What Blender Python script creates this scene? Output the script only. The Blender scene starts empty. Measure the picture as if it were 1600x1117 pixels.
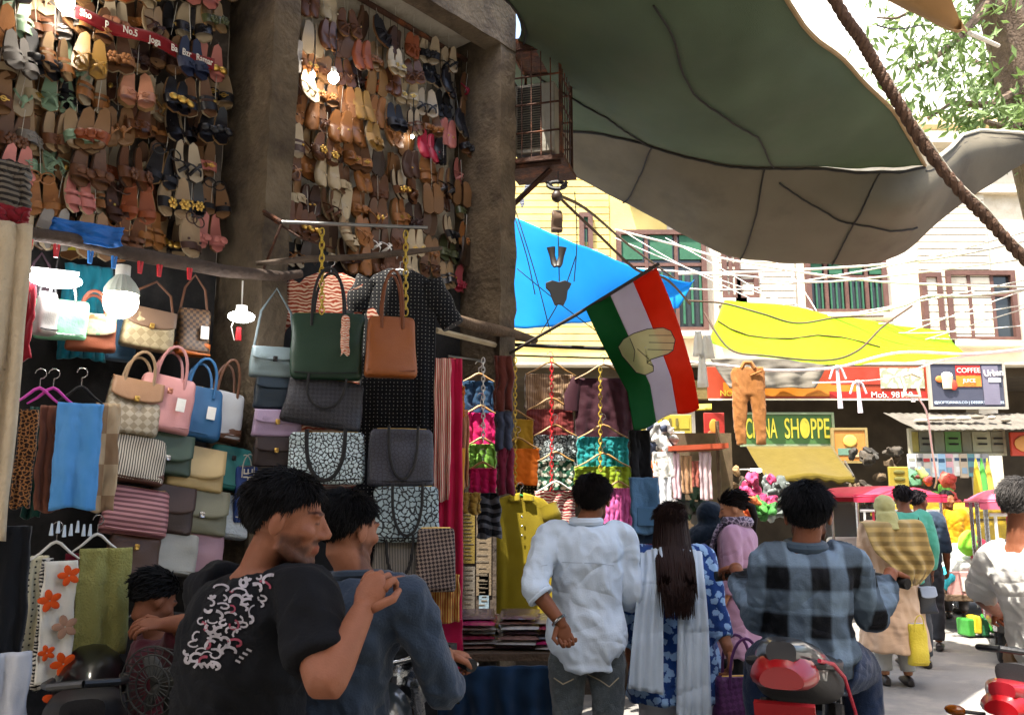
import bpy, bmesh, math, random
from mathutils import Vector, Matrix, Euler, noise
random.seed(7)
SC = bpy.context.scene
COL = SC.collection
R = math.radians
# ------------------------------------------------------------------ camera
FPX, CXP, CYP, PITCH, CAMZ = 1350.0, 800.0, 558.5, R(9.3), 1.6
cam_d = bpy.data.cameras.new('camera'); cam = bpy.data.objects.new('camera', cam_d); COL.objects.link(cam)
cam_d.sensor_width = 36; cam_d.lens = 36*FPX/1600; cam_d.clip_start = .05; cam_d.clip_end = 400
cam.location = (0, 0, CAMZ); cam.rotation_euler = (R(90)+PITCH, 0, 0)
SC.camera = cam
# ------------------------------------------------------------------ sky, sun, exposure
SUN_EL, SUN_AZ = R(68), R(222)          # azimuth measured from +Y towards +X: the sun stands behind the shop building, left of the camera
w = bpy.data.worlds.new('World'); SC.world = w; w.use_nodes = True
nt = w.node_tree; nt.nodes.clear()
sky = nt.nodes.new('ShaderNodeTexSky'); sky.sky_type = 'NISHITA'; sky.sun_disc = False
sky.sun_elevation = SUN_EL; sky.sun_rotation = SUN_AZ; sky.dust_density = 5.0; sky.air_density = 1.2
bg = nt.nodes.new('ShaderNodeBackground'); bg.inputs['Strength'].default_value = .15
out = nt.nodes.new('ShaderNodeOutputWorld')
nt.links.new(sky.outputs[0], bg.inputs[0]); nt.links.new(bg.outputs[0], out.inputs[0])
sd = bpy.data.lights.new('sun', 'SUN'); sd.energy = 4.6; sd.angle = R(.5); sd.color = (1, .95, .86)
sun = bpy.data.objects.new('sun', sd); COL.objects.link(sun)
sdir = Vector((math.sin(SUN_AZ)*math.cos(SUN_EL), math.cos(SUN_AZ)*math.cos(SUN_EL), math.sin(SUN_EL)))
sun.rotation_euler = sdir.to_track_quat('Z', 'Y').to_euler(); sun.location = (0, -3, 12)
SC.render.engine = 'CYCLES'
SC.view_settings.view_transform = 'Standard'; SC.view_settings.look = 'None'
SC.view_settings.exposure = 2.1; SC.view_settings.gamma = 1; SC.view_settings.use_curve_mapping = False
SC.cycles.max_bounces = 6; SC.cycles.transparent_max_bounces = 6

# ------------------------------------------------------------------ pixel -> place
SP, CP = math.sin(PITCH), math.cos(PITCH)
def ray(px, py):
    u = (px-CXP)/FPX; v = (CYP-py)/FPX
    return Vector((u, CP - v*SP, SP + v*CP))
def P(px, py, Y):                       # point at forward distance Y
    r = ray(px, py); return Vector((0, 0, CAMZ)) + r*(Y/r.y)
def G(px, py, z=0.0):                   # point on the ground
    r = ray(px, py); return Vector((0, 0, CAMZ)) + r*((z-CAMZ)/r.z)
FA = Vector((-2.09, 4.7, 0)); PHI = R(40)
FD = Vector((math.sin(PHI), math.cos(PHI), 0)); FN = Vector((math.cos(PHI), -math.sin(PHI), 0))
FYAW = R(50)
def FP(px, py, t=0.0):                  # point on the shop front plane, t metres towards the street
    r = ray(px, py); o = Vector((0, 0, CAMZ)); k = ((FA + FN*t) - o).dot(FN)/r.dot(FN); return o + r*k
def FS(px, py, t): return (FP(px, py, t)-FA).dot(FD)
def FW(s, t, z): q = FA + FD*s + FN*t; return Vector((q.x, q.y, z))
def mpp(Y): return Y/FPX                # metres per photo pixel at distance Y

# ------------------------------------------------------------------ materials
def lin(h):
    h = h.lstrip('#'); v = [int(h[i:i+2], 16)/255 for i in (0, 2, 4)]
    return tuple((c/12.92 if c <= .04045 else ((c+.055)/1.055)**2.4) for c in v) + (1,)
MATS = {}
def M(key, hx='#808080', rough=.8, var=.18, vs=6., bump=.15, bs=60., metal=0., pat=None, hx2='#ffffff', ps=20., transl=0., emit=0., coat=0., sheen=0., dirt=None, alpha=1., spec=.4, soft=.02, wr=0.):
    if key in MATS: return MATS[key]
    m = bpy.data.materials.new(key); m.use_nodes = True; t = m.node_tree; N = t.nodes; L = t.links
    b = N['Principled BSDF']; o = N['Material Output']
    tc = N.new('ShaderNodeTexCoord')
    base = lin(hx)
    def mixc(f, a, c):
        x = N.new('ShaderNodeMix'); x.data_type = 'RGBA'
        for s, v in ((x.inputs[0], f), (x.inputs[6], a), (x.inputs[7], c)):
            if hasattr(v, 'links'): L.new(v, s)
            else: s.default_value = v
        return x.outputs[2]
    def ramp(src, lo, hi):
        x = N.new('ShaderNodeMapRange'); x.inputs[1].default_value = lo; x.inputs[2].default_value = hi; L.new(src, x.inputs[0]); return x.outputs[0]
    col = base
    if pat:
        sp = N.new('ShaderNodeSeparateXYZ'); L.new(tc.outputs['Object'], sp.inputs[0])
        cb = N.new('ShaderNodeCombineXYZ'); L.new(sp.outputs[0], cb.inputs[0]); L.new(sp.outputs[2], cb.inputs[1])
        flat = cb.outputs[0]
        if pat in ('sx', 'sz', 'sy', 'zebra'):
            x = N.new('ShaderNodeTexWave'); x.bands_direction = {'sx': 'X', 'sz': 'Y', 'zebra': 'Y', 'sy': 'X'}[pat]
            x.inputs['Scale'].default_value = ps; x.inputs['Distortion'].default_value = 7. if pat == 'zebra' else .35; x.inputs['Detail'].default_value = 1.5
            if pat == 'zebra': x.inputs['Detail Scale'].default_value = 1.2
            L.new(flat, x.inputs['Vector']); f = ramp(x.outputs['Fac'], .5-soft, .5+soft)
        elif pat in ('dots', 'leopard', 'floral', 'croc'):
            x = N.new('ShaderNodeTexVoronoi'); x.voronoi_dimensions = '2D'; x.inputs['Scale'].default_value = ps
            if pat == 'dots': x.inputs['Randomness'].default_value = .15; f = ramp(x.outputs['Distance'], .26 if soft == .02 else soft*1.2, .22 if soft == .02 else soft)
            elif pat == 'leopard': x.feature = 'DISTANCE_TO_EDGE'; f = ramp(x.outputs['Distance'], .1, .16)
            elif pat == 'croc': x.feature = 'DISTANCE_TO_EDGE'; f = ramp(x.outputs['Distance'], .0, .12)
            else: f = ramp(x.outputs['Distance'], .42, .36)
            if pat in ('floral', 'leopard'):
                nz = N.new('ShaderNodeTexNoise'); nz.inputs['Scale'].default_value = ps*1.6; L.new(flat, nz.inputs['Vector'])
                ad = N.new('ShaderNodeMix'); ad.data_type = 'VECTOR'; ad.inputs[0].default_value = .12/ps*8; L.new(flat, ad.inputs[4]); L.new(nz.outputs['Color'], ad.inputs[5]); L.new(ad.outputs[1], x.inputs['Vector'])
            else: L.new(flat, x.inputs['Vector'])
        elif pat in ('check', 'weave'):
            x = N.new('ShaderNodeTexChecker'); x.inputs['Scale'].default_value = ps
            if pat == 'weave':
                mp = N.new('ShaderNodeMapping'); mp.inputs['Rotation'].default_value = (0, 0, R(38)); L.new(flat, mp.inputs[0]); L.new(mp.outputs[0], x.inputs['Vector'])
            else: L.new(flat, x.inputs['Vector'])
            f = x.outputs['Fac']
        elif pat == 'plaid':
            fs = []
            for d_, sc_ in (('X', ps), ('Y', ps*.85)):
                x = N.new('ShaderNodeTexWave'); x.bands_direction = d_; x.inputs['Scale'].default_value = sc_; x.inputs['Distortion'].default_value = .6; x.inputs['Detail Scale'].default_value = .6
                L.new(flat, x.inputs['Vector']); fs.append(ramp(x.outputs['Fac'], .38, .62))
            a = N.new('ShaderNodeMath'); a.operation = 'ADD'; L.new(fs[0], a.inputs[0]); L.new(fs[1], a.inputs[1])
            f = ramp(a.outputs[0], 0, 2)
        col = mixc(f, base, lin(hx2))
    nz = N.new('ShaderNodeTexNoise'); nz.inputs['Scale'].default_value = vs; nz.inputs['Detail'].default_value = 5; L.new(tc.outputs['Object'], nz.inputs['Vector'])
    if var > 0:
        f = ramp(nz.outputs['Fac'], .3, .7)
        hs = N.new('ShaderNodeHueSaturation'); hs.inputs['Value'].default_value = 1-var*1.3; hs.inputs['Saturation'].default_value = 1.05
        if hasattr(col, 'links'): L.new(col, hs.inputs['Color'])
        else: hs.inputs['Color'].default_value = col
        col = mixc(f, hs.outputs[0], col)
    if dirt:
        n2 = N.new('ShaderNodeTexNoise'); n2.inputs['Scale'].default_value = dirt[1]; n2.inputs['Detail'].default_value = 8; n2.inputs['Roughness'].default_value = .65
        L.new(tc.outputs['Object'], n2.inputs['Vector']); f = ramp(n2.outputs['Fac'], dirt[2], dirt[3]); col = mixc(f, col, lin(dirt[0]))
    if hasattr(col, 'links'): L.new(col, b.inputs['Base Color'])
    else: b.inputs['Base Color'].default_value = col
    b.inputs['Roughness'].default_value = rough; b.inputs['Metallic'].default_value = metal
    b.inputs['Specular IOR Level'].default_value = spec; b.inputs['Coat Weight'].default_value = coat; b.inputs['Sheen Weight'].default_value = sheen
    if alpha < 1: b.inputs['Alpha'].default_value = alpha
    if emit > 0:
        b.inputs['Emission Color'].default_value = base; b.inputs['Emission Strength'].default_value = emit
    if bump > 0:
        n3 = N.new('ShaderNodeTexNoise'); n3.inputs['Scale'].default_value = bs; n3.inputs['Detail'].default_value = 4; L.new(tc.outputs['Object'], n3.inputs['Vector'])
        bp = N.new('ShaderNodeBump'); bp.inputs['Strength'].default_value = bump; bp.inputs['Distance'].default_value = .02
        L.new(n3.outputs['Fac'], bp.inputs['Height']); L.new(bp.outputs[0], b.inputs['Normal'])
        if wr > 0:                       # soft creases of worn cloth
            n4 = N.new('ShaderNodeTexNoise'); n4.inputs['Scale'].default_value = 2.6; n4.inputs['Detail'].default_value = 1.2; n4.inputs['Distortion'].default_value = .9
            mp = N.new('ShaderNodeMapping'); mp.inputs['Rotation'].default_value = (0, R(30), R(20)); mp.inputs['Scale'].default_value = (1, 1, 2.); L.new(tc.outputs['Object'], mp.inputs[0]); L.new(mp.outputs[0], n4.inputs['Vector'])
            ab = N.new('ShaderNodeMath'); ab.operation = 'SUBTRACT'; ab.inputs[1].default_value = .5; L.new(n4.outputs['Fac'], ab.inputs[0]); a2 = N.new('ShaderNodeMath'); a2.operation = 'ABSOLUTE'; L.new(ab.outputs[0], a2.inputs[0])
            b2 = N.new('ShaderNodeBump'); b2.inputs['Strength'].default_value = wr; b2.inputs['Distance'].default_value = .12; L.new(a2.outputs[0], b2.inputs['Height']); L.new(b2.outputs[0], bp.inputs['Normal'])
    if transl > 0:
        tr = N.new('ShaderNodeBsdfTranslucent'); mx = N.new('ShaderNodeMixShader'); mx.inputs[0].default_value = transl
        if hasattr(col, 'links'): L.new(col, tr.inputs[0])
        else: tr.inputs[0].default_value = col
        L.new(b.outputs[0], mx.inputs[1]); L.new(tr.outputs[0], mx.inputs[2]); L.new(mx.outputs[0], o.inputs[0])
    MATS[key] = m; return m
def cloth(hx, **k):
    k.setdefault('rough', .9); k.setdefault('bump', .12); k.setdefault('bs', 140.); k.setdefault('var', .12); k.setdefault('sheen', .15); k.setdefault('spec', .2)
    return M('cloth_'+hx+''.join(f'{a}{b}' for a, b in sorted(k.items())), hx, **k)
def leather(hx, **k):
    k.setdefault('rough', .48); k.setdefault('bump', .12); k.setdefault('bs', 180.); k.setdefault('var', .14)
    return M('leather_'+hx+''.join(f'{a}{b}' for a, b in sorted(k.items())), hx, **k)

# ------------------------------------------------------------------ mesh collecting
class MB:
    def __init__(s): s.v = []; s.f = []
    def add(s, vs, fs):
        n = len(s.v); s.v += [tuple(q) for q in vs]; s.f += [tuple(i+n for i in f) for f in fs]; return s
    def box(s, c, sz, mtx=None, taper=(1, 1)):
        hx, hy, hz = sz[0]/2, sz[1]/2, sz[2]/2; c = Vector(c); vs = []
        for z, k in ((-hz, 1), (hz, 0)):
            a, b_ = (taper if k == 0 else (1, 1))
            for x, y in ((-hx, -hy), (hx, -hy), (hx, hy), (-hx, hy)):
                q = Vector((x*a, y*b_, z)); q = (mtx @ q) if mtx else q; vs.append(c+q)
        return s.add(vs, [(3, 2, 1, 0), (4, 5, 6, 7), (0, 1, 5, 4), (1, 2, 6, 5), (2, 3, 7, 6), (3, 0, 4, 7)])
    def loft(s, rings, closed=True, cap=True):
        n = len(rings[0]); vs = [q for r in rings for q in r]; fs = []
        for i in range(len(rings)-1):
            for j in range(n if closed else n-1):
                a = i*n+j; b_ = i*n+(j+1) % n; fs.append((a, b_, b_+n, a+n))
        if cap and closed: fs.append(tuple(range(n))[::-1]); fs.append(tuple(range((len(rings)-1)*n, len(rings)*n)))
        return s.add(vs, fs)
    def tube(s, pts, r, n=8, flat=1., up=None, cap=True):
        pts = [Vector(q) for q in pts]; m = len(pts)
        rr = r if isinstance(r, (list, tuple)) else [r]*m; rings = []; px_ = None
        for i, q in enumerate(pts):
            t = (pts[min(i+1, m-1)]-pts[max(i-1, 0)])
            if t.length < 1e-9: t = Vector((0, 0, 1))
            t.normalize()
            if px_ is None:
                h = Vector(up) if up else (Vector((0, 0, 1)) if abs(t.z) < .9 else Vector((0, 1, 0))); x = t.cross(h)
                if x.length < 1e-6: x = t.cross(Vector((1, 0, 0)))
            else: x = px_ - t*px_.dot(t)
            x.normalize(); px_ = x; y = t.cross(x)
            rings.append([q + x*(rr[i]*math.cos(2*math.pi*k/n)) + y*(rr[i]*flat*math.sin(2*math.pi*k/n)) for k in range(n)])
        return s.loft(rings, cap=cap)
    def ell(s, c, rad, mtx=None, n=14, m=9):
        c = Vector(c); rings = []
        for i in range(m+1):
            a = -math.pi/2 + math.pi*min(max(i/m, .02), .98); z = math.sin(a)*rad[2]; k = math.cos(a); ring = []
            for j in range(n):
                q = Vector((rad[0]*k*math.cos(2*math.pi*j/n), rad[1]*k*math.sin(2*math.pi*j/n), z)); ring.append(c + (mtx @ q if mtx else q))
            rings.append(ring)
        return s.loft(rings)
    def cyl(s, a, b_, r, n=16, r2=None): return s.tube([a, b_], [r, r if r2 is None else r2], n)
    def grid(s, fn, nu, nv):
        vs = [fn(i/nu, j/nv) for j in range(nv+1) for i in range(nu+1)]
        return s.add(vs, [(j*(nu+1)+i, j*(nu+1)+i+1, (j+1)*(nu+1)+i+1, (j+1)*(nu+1)+i) for j in range(nv) for i in range(nu)])
    def torus(s, c, Rr, r, mtx=None, n=20, m=8, sx=1., sy=1.):
        c = Vector(c); rings = []
        for i in range(n+1):
            a = 2*math.pi*i/n; ring = []
            for j in range(m):
                b_ = 2*math.pi*j/m; q = Vector(((Rr*sx+r*math.cos(b_))*math.cos(a), (Rr*sy+r*math.cos(b_))*math.sin(a), r*math.sin(b_))); ring.append(c + (mtx @ q if mtx else q))
            rings.append(ring)
        return s.loft(rings, cap=False)
    def mesh(s, name, mat=None, smooth=True):
        me = bpy.data.meshes.new(name); me.from_pydata(s.v, [], s.f); me.update()
        if mat: me.materials.append(mat)
        if smooth: me.polygons.foreach_set('use_smooth', [True]*len(me.polygons))
        return me
    def build(s, name, mat=None, parent=None, smooth=True, sharp=40, mods=None):
        me = s.mesh(name, mat, smooth)
        if smooth and sharp: me.set_sharp_from_angle(angle=R(sharp))
        return obj(name, me, parent)
def obj(name, data, parent=None):
    o = bpy.data.objects.new(name, data); COL.objects.link(o)
    if parent: o.parent = parent
    return o
def tag(o, label=None, cat=None, group=None, kind=None):
    for k, v in (('label', label), ('category', cat), ('group', group), ('kind', kind)):
        if v: o[k] = v
    return o
def thing(name, label, cat, loc=(0, 0, 0), yaw=0., group=None, rot=None):
    o = obj(name, None); o.location = loc; o.rotation_euler = rot if rot else (0, 0, yaw); o.empty_display_size = .1
    return tag(o, label, cat, group)
def copy_tree(o, parent=None):
    c = o.copy(); COL.objects.link(c); c.parent = parent
    for ch in o.children: copy_tree(ch, c)
    return c
def solid(o, th=.003, off=0.):
    m = o.modifiers.new('thickness', 'SOLIDIFY'); m.thickness = th; m.offset = off; return o
def bevel(o, wd=.006, seg=2):
    m = o.modifiers.new('edge', 'BEVEL'); m.width = wd; m.segments = seg; m.limit_method = 'ANGLE'; m.angle_limit = R(35); return o
def subd(o, n=1):
    m = o.modifiers.new('smooth', 'SUBSURF'); m.levels = n; m.render_levels = n; return o
def nz(p, s=1., o=0.): return noise.noise(Vector((p[0]*s+o, p[1]*s+o*1.7, p[2]*s-o)))
def rnd(a, b): return random.uniform(a, b)
def lerp(a, b, f): return a+(b-a)*f
TMPS = bpy.data.scenes.new('scratch')        # meshes are evaluated here, away from the big scene
def baked(data, mods=()):
    t = bpy.data.objects.new('tmp', data); TMPS.collection.objects.link(t)
    for kind, kw in mods:
        m = t.modifiers.new(kind, kind)
        for a, b in kw.items(): setattr(m, a, b)
    vl = TMPS.view_layers[0]; vl.update(); me = bpy.data.meshes.new_from_object(t.evaluated_get(vl.depsgraph)); bpy.data.objects.remove(t); return me
def text(name, body, size, loc, rot, mat, parent=None, ext=.004, align='CENTER', sx=1., bold=0.):
    cu = bpy.data.curves.new(name, 'FONT'); cu.body = body; cu.size = size; cu.align_x = align; cu.align_y = 'CENTER'; cu.extrude = ext; cu.offset = bold
    me = baked(cu)
    me.materials.clear(); me.materials.append(mat)
    for v in me.vertices: v.co.x *= sx
    o = obj(name, me, parent); o.location = loc; o.rotation_euler = rot; return o
def panel(name, x0, x1, y0, y1, Y, mat, parent, th=.05):      # a frontal board given by photo pixels at distance Y (world coordinates)
    a = P(x0, y1, Y); b_ = P(x1, y0, Y)
    return bevel(MB().box(((a.x+b_.x)/2, Y, (a.z+b_.z)/2), (b_.x-a.x, th, b_.z-a.z)).build(name, mat, parent, smooth=False), .008, 1)
# ================================================================== SETTING
asphalt = M('asphalt', '#7d7a75', .9, .25, 1.5, .5, 90., dirt=('#a39a8c', 1.1, .5, .8))
def road_fn(u, v):
    x = -40+80*u; y = -25+75*v
    return (x, y, .012*nz((x*.7, y*.7, 0)))
ro = MB().grid(road_fn, 120, 110).build('road', asphalt); tag(ro, kind='structure')
# ---- the shop house on the left, seen along its front
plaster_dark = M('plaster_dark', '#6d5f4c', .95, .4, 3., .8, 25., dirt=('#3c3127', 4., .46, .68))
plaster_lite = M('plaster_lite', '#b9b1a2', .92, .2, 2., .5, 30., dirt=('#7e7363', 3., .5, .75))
plaster_grey = M('plaster_grey', '#8d9188', .92, .3, 3., .5, 30., dirt=('#54544b', 5., .5, .7))
sh = thing('shop_building', 'weathered plaster shop building with two open bays between rough pillars', 'building', (0, 0, 0))
def fbox(name, s0, s1, t0, t1, z0, z1, mat, parent=sh, rough=0., res=.07):
    nu = max(1, int((s1-s0)/res)); nt_ = max(1, int((t1-t0)/res)); nw = max(1, int((z1-z0)/res)) if rough else 1
    if not rough: nu = nt_ = 1
    mb = MB()
    def put(fn, a, b_): 
        def g(u, v):
            s_, t_, z_ = fn(u, v); q = FW(s_, t_, z_)
            if rough:
                k = rough*(nz((q.x*9, q.y*9, q.z*9))+.6*nz((q.x*26, q.y*26, q.z*26))); q = q + Vector((nz(q, 5, 3), nz(q, 5, 9), nz(q, 5, 17)))*rough*.8 + FN*k*.4
            return q
        mb.grid(g, a, b_)
    put(lambda u, v: (lerp(s0, s1, u), t1, lerp(z0, z1, v)), nu, nw)
    put(lambda u, v: (lerp(s1, s0, u), t0, lerp(z0, z1, v)), nu, nw)
    put(lambda u, v: (s0, lerp(t0, t1, u), lerp(z0, z1, v)), nt_, nw)
    put(lambda u, v: (s1, lerp(t1, t0, u), lerp(z0, z1, v)), nt_, nw)
    put(lambda u, v: (lerp(s0, s1, u), lerp(t0, t1, v), z0), nu, nt_)
    put(lambda u, v: (lerp(s0, s1, u), lerp(t1, t0, v), z1), nu, nt_)
    return mb.build(name, mat, parent, sharp=50)
P1a, P1b = FS(416, 300, .42), FS(456, 300, .42); P2a, P2b = FS(782, 300, .42), FS(806, 300, .42)
fbox('back_wall', -4.2, P2b, -.75, -.08, 0, 5.6, plaster_lite)
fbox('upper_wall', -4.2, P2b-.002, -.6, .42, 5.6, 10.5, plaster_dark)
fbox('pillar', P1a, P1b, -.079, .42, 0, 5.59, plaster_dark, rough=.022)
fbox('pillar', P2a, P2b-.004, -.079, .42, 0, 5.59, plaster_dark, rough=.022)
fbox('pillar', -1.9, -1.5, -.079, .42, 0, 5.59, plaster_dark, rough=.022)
fbox('ceiling', P1b+.02, P2a-.02, -.078, .24, 5.32, 5.46, plaster_lite)
fbox('ceiling', -1.48, P1a-.02, -.078, .24, 5.32, 5.46, plaster_lite)
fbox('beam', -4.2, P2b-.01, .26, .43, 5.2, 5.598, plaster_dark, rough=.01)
dark_board = M('bay_shade_board', '#1e1d1e', .9, .3, 3., .3, 20., dirt=('#353231', 4., .5, .75))  # dark backing for the bays; their interior shade is put into its colour
fbox('bay_shade_board', -1.49, P1a-.03, -.075, -.02, 0, 2.95, dark_board)
fbox('backing_board', -1.48, P1a-.031, -.074, -.03, 2.951, 5.3, M('backing_board', '#4d443d', .9, .4, 3., .3, 20., dirt=('#83796f', 2.5, .5, .7)))
fbox('bay_shade_board', P1b+.03, P2a-.03, -.075, .03, 0, 3.25, dark_board)
rust = M('rust', '#4a2f22', .85, .4, 8., .6, 50., metal=.2, dirt=('#7a4526', 7., .5, .7))
steel = M('steel', '#8a8a88', .4, .2, 8., .1, metal=.9)
darkmetal = M('darkmetal', '#2c2a29', .55, .2, 8., .2, metal=.5)
rail = MB().tube([FP(556, -6, .04), FP(742, 103, .04)], .022, 8).build('hanging_rail', rust, sh)
# ---- far houses across the road
stucco = M('stucco', '#d6ccb8', .9, .22, 1.2, .3, 30., dirt=('#9d8c6e', 1.2, .52, .8))
stucco_y = M('stucco_yellow', '#d6c078', .9, .2, 1.2, .3, 30., dirt=('#a8925c', 1.4, .52, .8))
white_wall = M('white_wall', '#f0ece4', .9, .08, 1., .2, 20.)
brown_wood = M('brown_wood', '#5c3f36', .7, .25, 6., .3, 30.)
green_sh = M('green_shutter', '#27593f', .7, .2, 6., .2, 30.)
glass_d = M('dark_glass', '#2b2f31', .15, .1, 3., 0., spec=.6)
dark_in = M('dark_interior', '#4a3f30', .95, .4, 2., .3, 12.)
FY = 18.0
fh = thing('market_building', 'cream two storey market building with louvred windows above a row of shops', 'building', (0, 0, 0))
def wb(name, x0, x1, z0, z1, y0, y1, mat, parent=fh): return MB().box(((x0+x1)/2, (y0+y1)/2, (z0+z1)/2), (x1-x0, abs(y1-y0), z1-z0)).build(name, mat, parent, smooth=False)
X0 = -6.0
wb('upper_wall', X0, 3.35, 4.35, 11.6, FY, FY+.6, stucco_y)
wb('upper_wall', 3.351, 15, 4.35, 9.2, FY+.05, FY+.6, stucco)
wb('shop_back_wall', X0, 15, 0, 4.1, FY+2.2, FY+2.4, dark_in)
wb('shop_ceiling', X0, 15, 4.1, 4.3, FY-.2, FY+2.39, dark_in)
wb('cornice', 3.4, 15, 9.2, 9.45, FY-.35, FY+.62, stucco)
wb('cornice', 3.4, 15, 8.15, 8.33, FY-.12, FY+.049, stucco)
wb('fascia', X0, 15, 4.301, 4.349, FY-.6, FY+.5, stucco)
wb('fascia', 3.5, 9.5, 3.62, 4.0, FY-.45, FY-.2, M('sooty_band', '#7b6a3e', .9, .3, 3., .4, 30., dirt=('#3a3224', 3., .5, .7)))
for xx in (-2.2, 3.6, 9.9, 14.4): wb('pier', xx-.2, xx+.2, 0, 4.09, FY-.1, FY+.4, stucco)
for k in range(30):                     # clapboard-like relief courses of the facade
    z = 4.75+k*.155
    for (xa, xb) in ((X0, 2.1), (4.45, 6.05), (8.75, 10.25)):
        if z < 8.1 or xa < 0: wb('siding_board', xa, xb, z, z+.135, FY-.028-.004*(k % 3), FY+.052 if xa > 0 else FY+.01, stucco_y if xa < 0 else stucco)
def window(x0, x1, y0, y1, Y, arch=False, shut=None, n=2):
    a = P(x0, y1, Y); b_ = P(x1, y0, Y); W = b_.x-a.x; H = b_.z-a.z; cx_ = (a.x+b_.x)/2; cz = (a.z+b_.z)/2
    f = MB()
    for (c, s_) in (((cx_, Y-.07, a.z+.05), (W, .14, .1)), ((cx_, Y-.07, b_.z-.05), (W, .14, .1)), ((a.x+.05, Y-.07, cz), (.1, .138, H-.2)), ((b_.x-.05, Y-.07, cz), (.1, .138, H-.2))): f.box(c, s_)
    fo = f.build('window', brown_wood, fh, smooth=False)
    MB().box((cx_, Y-.02, cz), (W-.2, .03, H-.2)).build('pane', glass_d, fo, smooth=False)
    for i in range(1, n): MB().box((a.x+W*i/n, Y-.06, cz), (.07, .08, H-.2)).build('mullion', brown_wood, fo, smooth=False)
    MB().box((cx_, Y-.055, a.z+H*.66), (W-.2, .07, .07)).build('transom', brown_wood, fo, smooth=False)
    if shut:
        for i in range(n):
            c = a.x+W*(i+.5)/n
            MB().box((c, Y-.075, a.z+H*.83), (W/n-.16, .03, H*.24)).build('shutter', green_sh, fo, smooth=False)
            for j in range(3): MB().box((c-W/n*.28+j*W/n*.28, Y-.08, a.z+H*.33), (W/n*.07, .03, H*.5)).build('slat', green_sh, fo, smooth=False)
    wb('window_sill', a.x-.08, b_.x+.08, a.z-.12, a.z-.005, Y-.3, Y+.02, stucco)
window(905, 925, 335, 395, FY, shut=True, n=1)
window(965, 1100, 362, 520, FY, shut=True, n=3)
window(1128, 1152, 388, 470, FY+.05)
window(1150, 1182, 425, 470, FY+.05, n=1)
window(1260, 1380, 405, 492, FY+.05, shut=True, n=4)
window(1443, 1466, 428, 535, FY+.05, n=1)
window(1482, 1580, 425, 535, FY+.05, n=3)
window(985, 1060, 215, 300, FY, shut=True, n=2)
fb = thing('white_building', 'tall white sunlit building rising behind the market building', 'building', (0, 0, 0))
wb('wall', 6.5, 34, 0, 24, 26, 32, white_wall, fb)
wb('cornice', 6.3, 34.2, 13.2, 13.5, 25.6, 25.99, M('cream_trim', '#d9c39a', .9), fb)
wb('cornice', 6.3, 34.2, 10.4, 10.9, 25.5, 25.99, MATS['cream_trim'], fb)
# ---- houses behind the camera's right side close the street (they bounce light back)
rs = thing('corner_house', 'plain cream house across the lane facing the shop bays', 'building', (0, 0, 0))
wb('wall', 7.5, 13, 0, 8.5, -14, 1.0, stucco, rs)
wb('plinth', 7.3, 7.499, 0, .6, -14, 1.0, plaster_grey, rs)
for yy in (-11, -7.5, -4, -1):
    q = wb('window', 7.42, 7.499, 4.4, 6., yy, yy+1.2, brown_wood, rs); wb('pane', 7.39, 7.419, 4.5, 5.9, yy+.1, yy+1.1, glass_d, q)
    q = wb('shutter_door', 7.40, 7.498, .61, 3., yy, yy+1.5, green_sh, rs)
rs2 = thing('sky_blocking_house', 'long plain unseen house added opposite the market building to block sky light', 'building', (0, 0, 0))  # unseen house added behind the camera to block skylight and darken the foreground
wb('wall', -16, 7.2, 0, 9.5, -12, -5.2, stucco, rs2)
wb('cornice', -16, 7.2, 4.4, 4.7, -5.199, -4.9, stucco, rs2)
for xx in range(-15, 6, 3):
    q = wb('window', xx, xx+1.3, 5.6, 7.3, -5.199, -5.1, brown_wood, rs2); wb('pane', xx+.1, xx+1.2, 5.7, 7.2, -5.099, -5.07, glass_d, q); wb('shutter_door', xx-.3, xx+1.8, 0, 3.4, -5.198, -5.1, darkmetal, rs2)
# ---- tarpaulins
def tarp(name, rows, mat, label, sub=14, sag=0., hem=None, th=.006):
    # rows: lists of world points, same length, lofted with smooth interpolation
    nr, nc = len(rows), len(rows[0])
    def cr(a, b_, c, d, t): return .5*((2*b_)+(c-a)*t+(2*a-5*b_+4*c-d)*t*t+(3*b_-a-3*c+d)*t*t*t)
    def row_at(r, u):
        x = u*(nc-1); i = min(int(x), nc-2); t = x-i; g = lambda k: r[min(max(k, 0), nc-1)]
        return cr(g(i-1), g(i), g(i+1), g(i+2), t)
    def fn(u, v):
        y = v*(nr-1); j = min(int(y), nr-2); t = y-j; g = lambda k: row_at(rows[min(max(k, 0), nr-1)], u)
        q = cr(g(j-1), g(j), g(j+1), g(j+2), t)
        q.z += -sag*math.sin(math.pi*u)*math.sin(math.pi*v) + .035*nz((q.x*1.1, q.y*1.1, q.z)) + .02*math.sin(6*q.x+3*q.y)*nz((q.x*.8, q.y*.8, 4)) + .014*nz((q.x*4, q.y*2.2, 7)) + .012*(.4-abs(nz((q.x*2.6+q.y, q.y*1.3-q.x, 2))))
        return q
    o = MB().grid(fn, sub*(nc-1), sub*(nr-1)).build(name, mat, None, sharp=0); solid(o, th)
    tag(o, label, 'tarpaulin'); return o, fn
green_t = M('tarp_green', '#46543f', .9, .25, 1.2, .35, 220., transl=.12, dirt=('#4a4f3f', 1.1, .5, .8))
tan_t = M('tarp_tan', '#625b4b', .9, .25, 1.2, .35, 220., transl=.07, dirt=('#453f33', 1.3, .5, .8))
def PZ(px, py, z):                      # point of the ray at height z
    r = ray(px, py); return Vector((0, 0, CAMZ)) + r*((z-CAMZ)/r.z)
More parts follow.
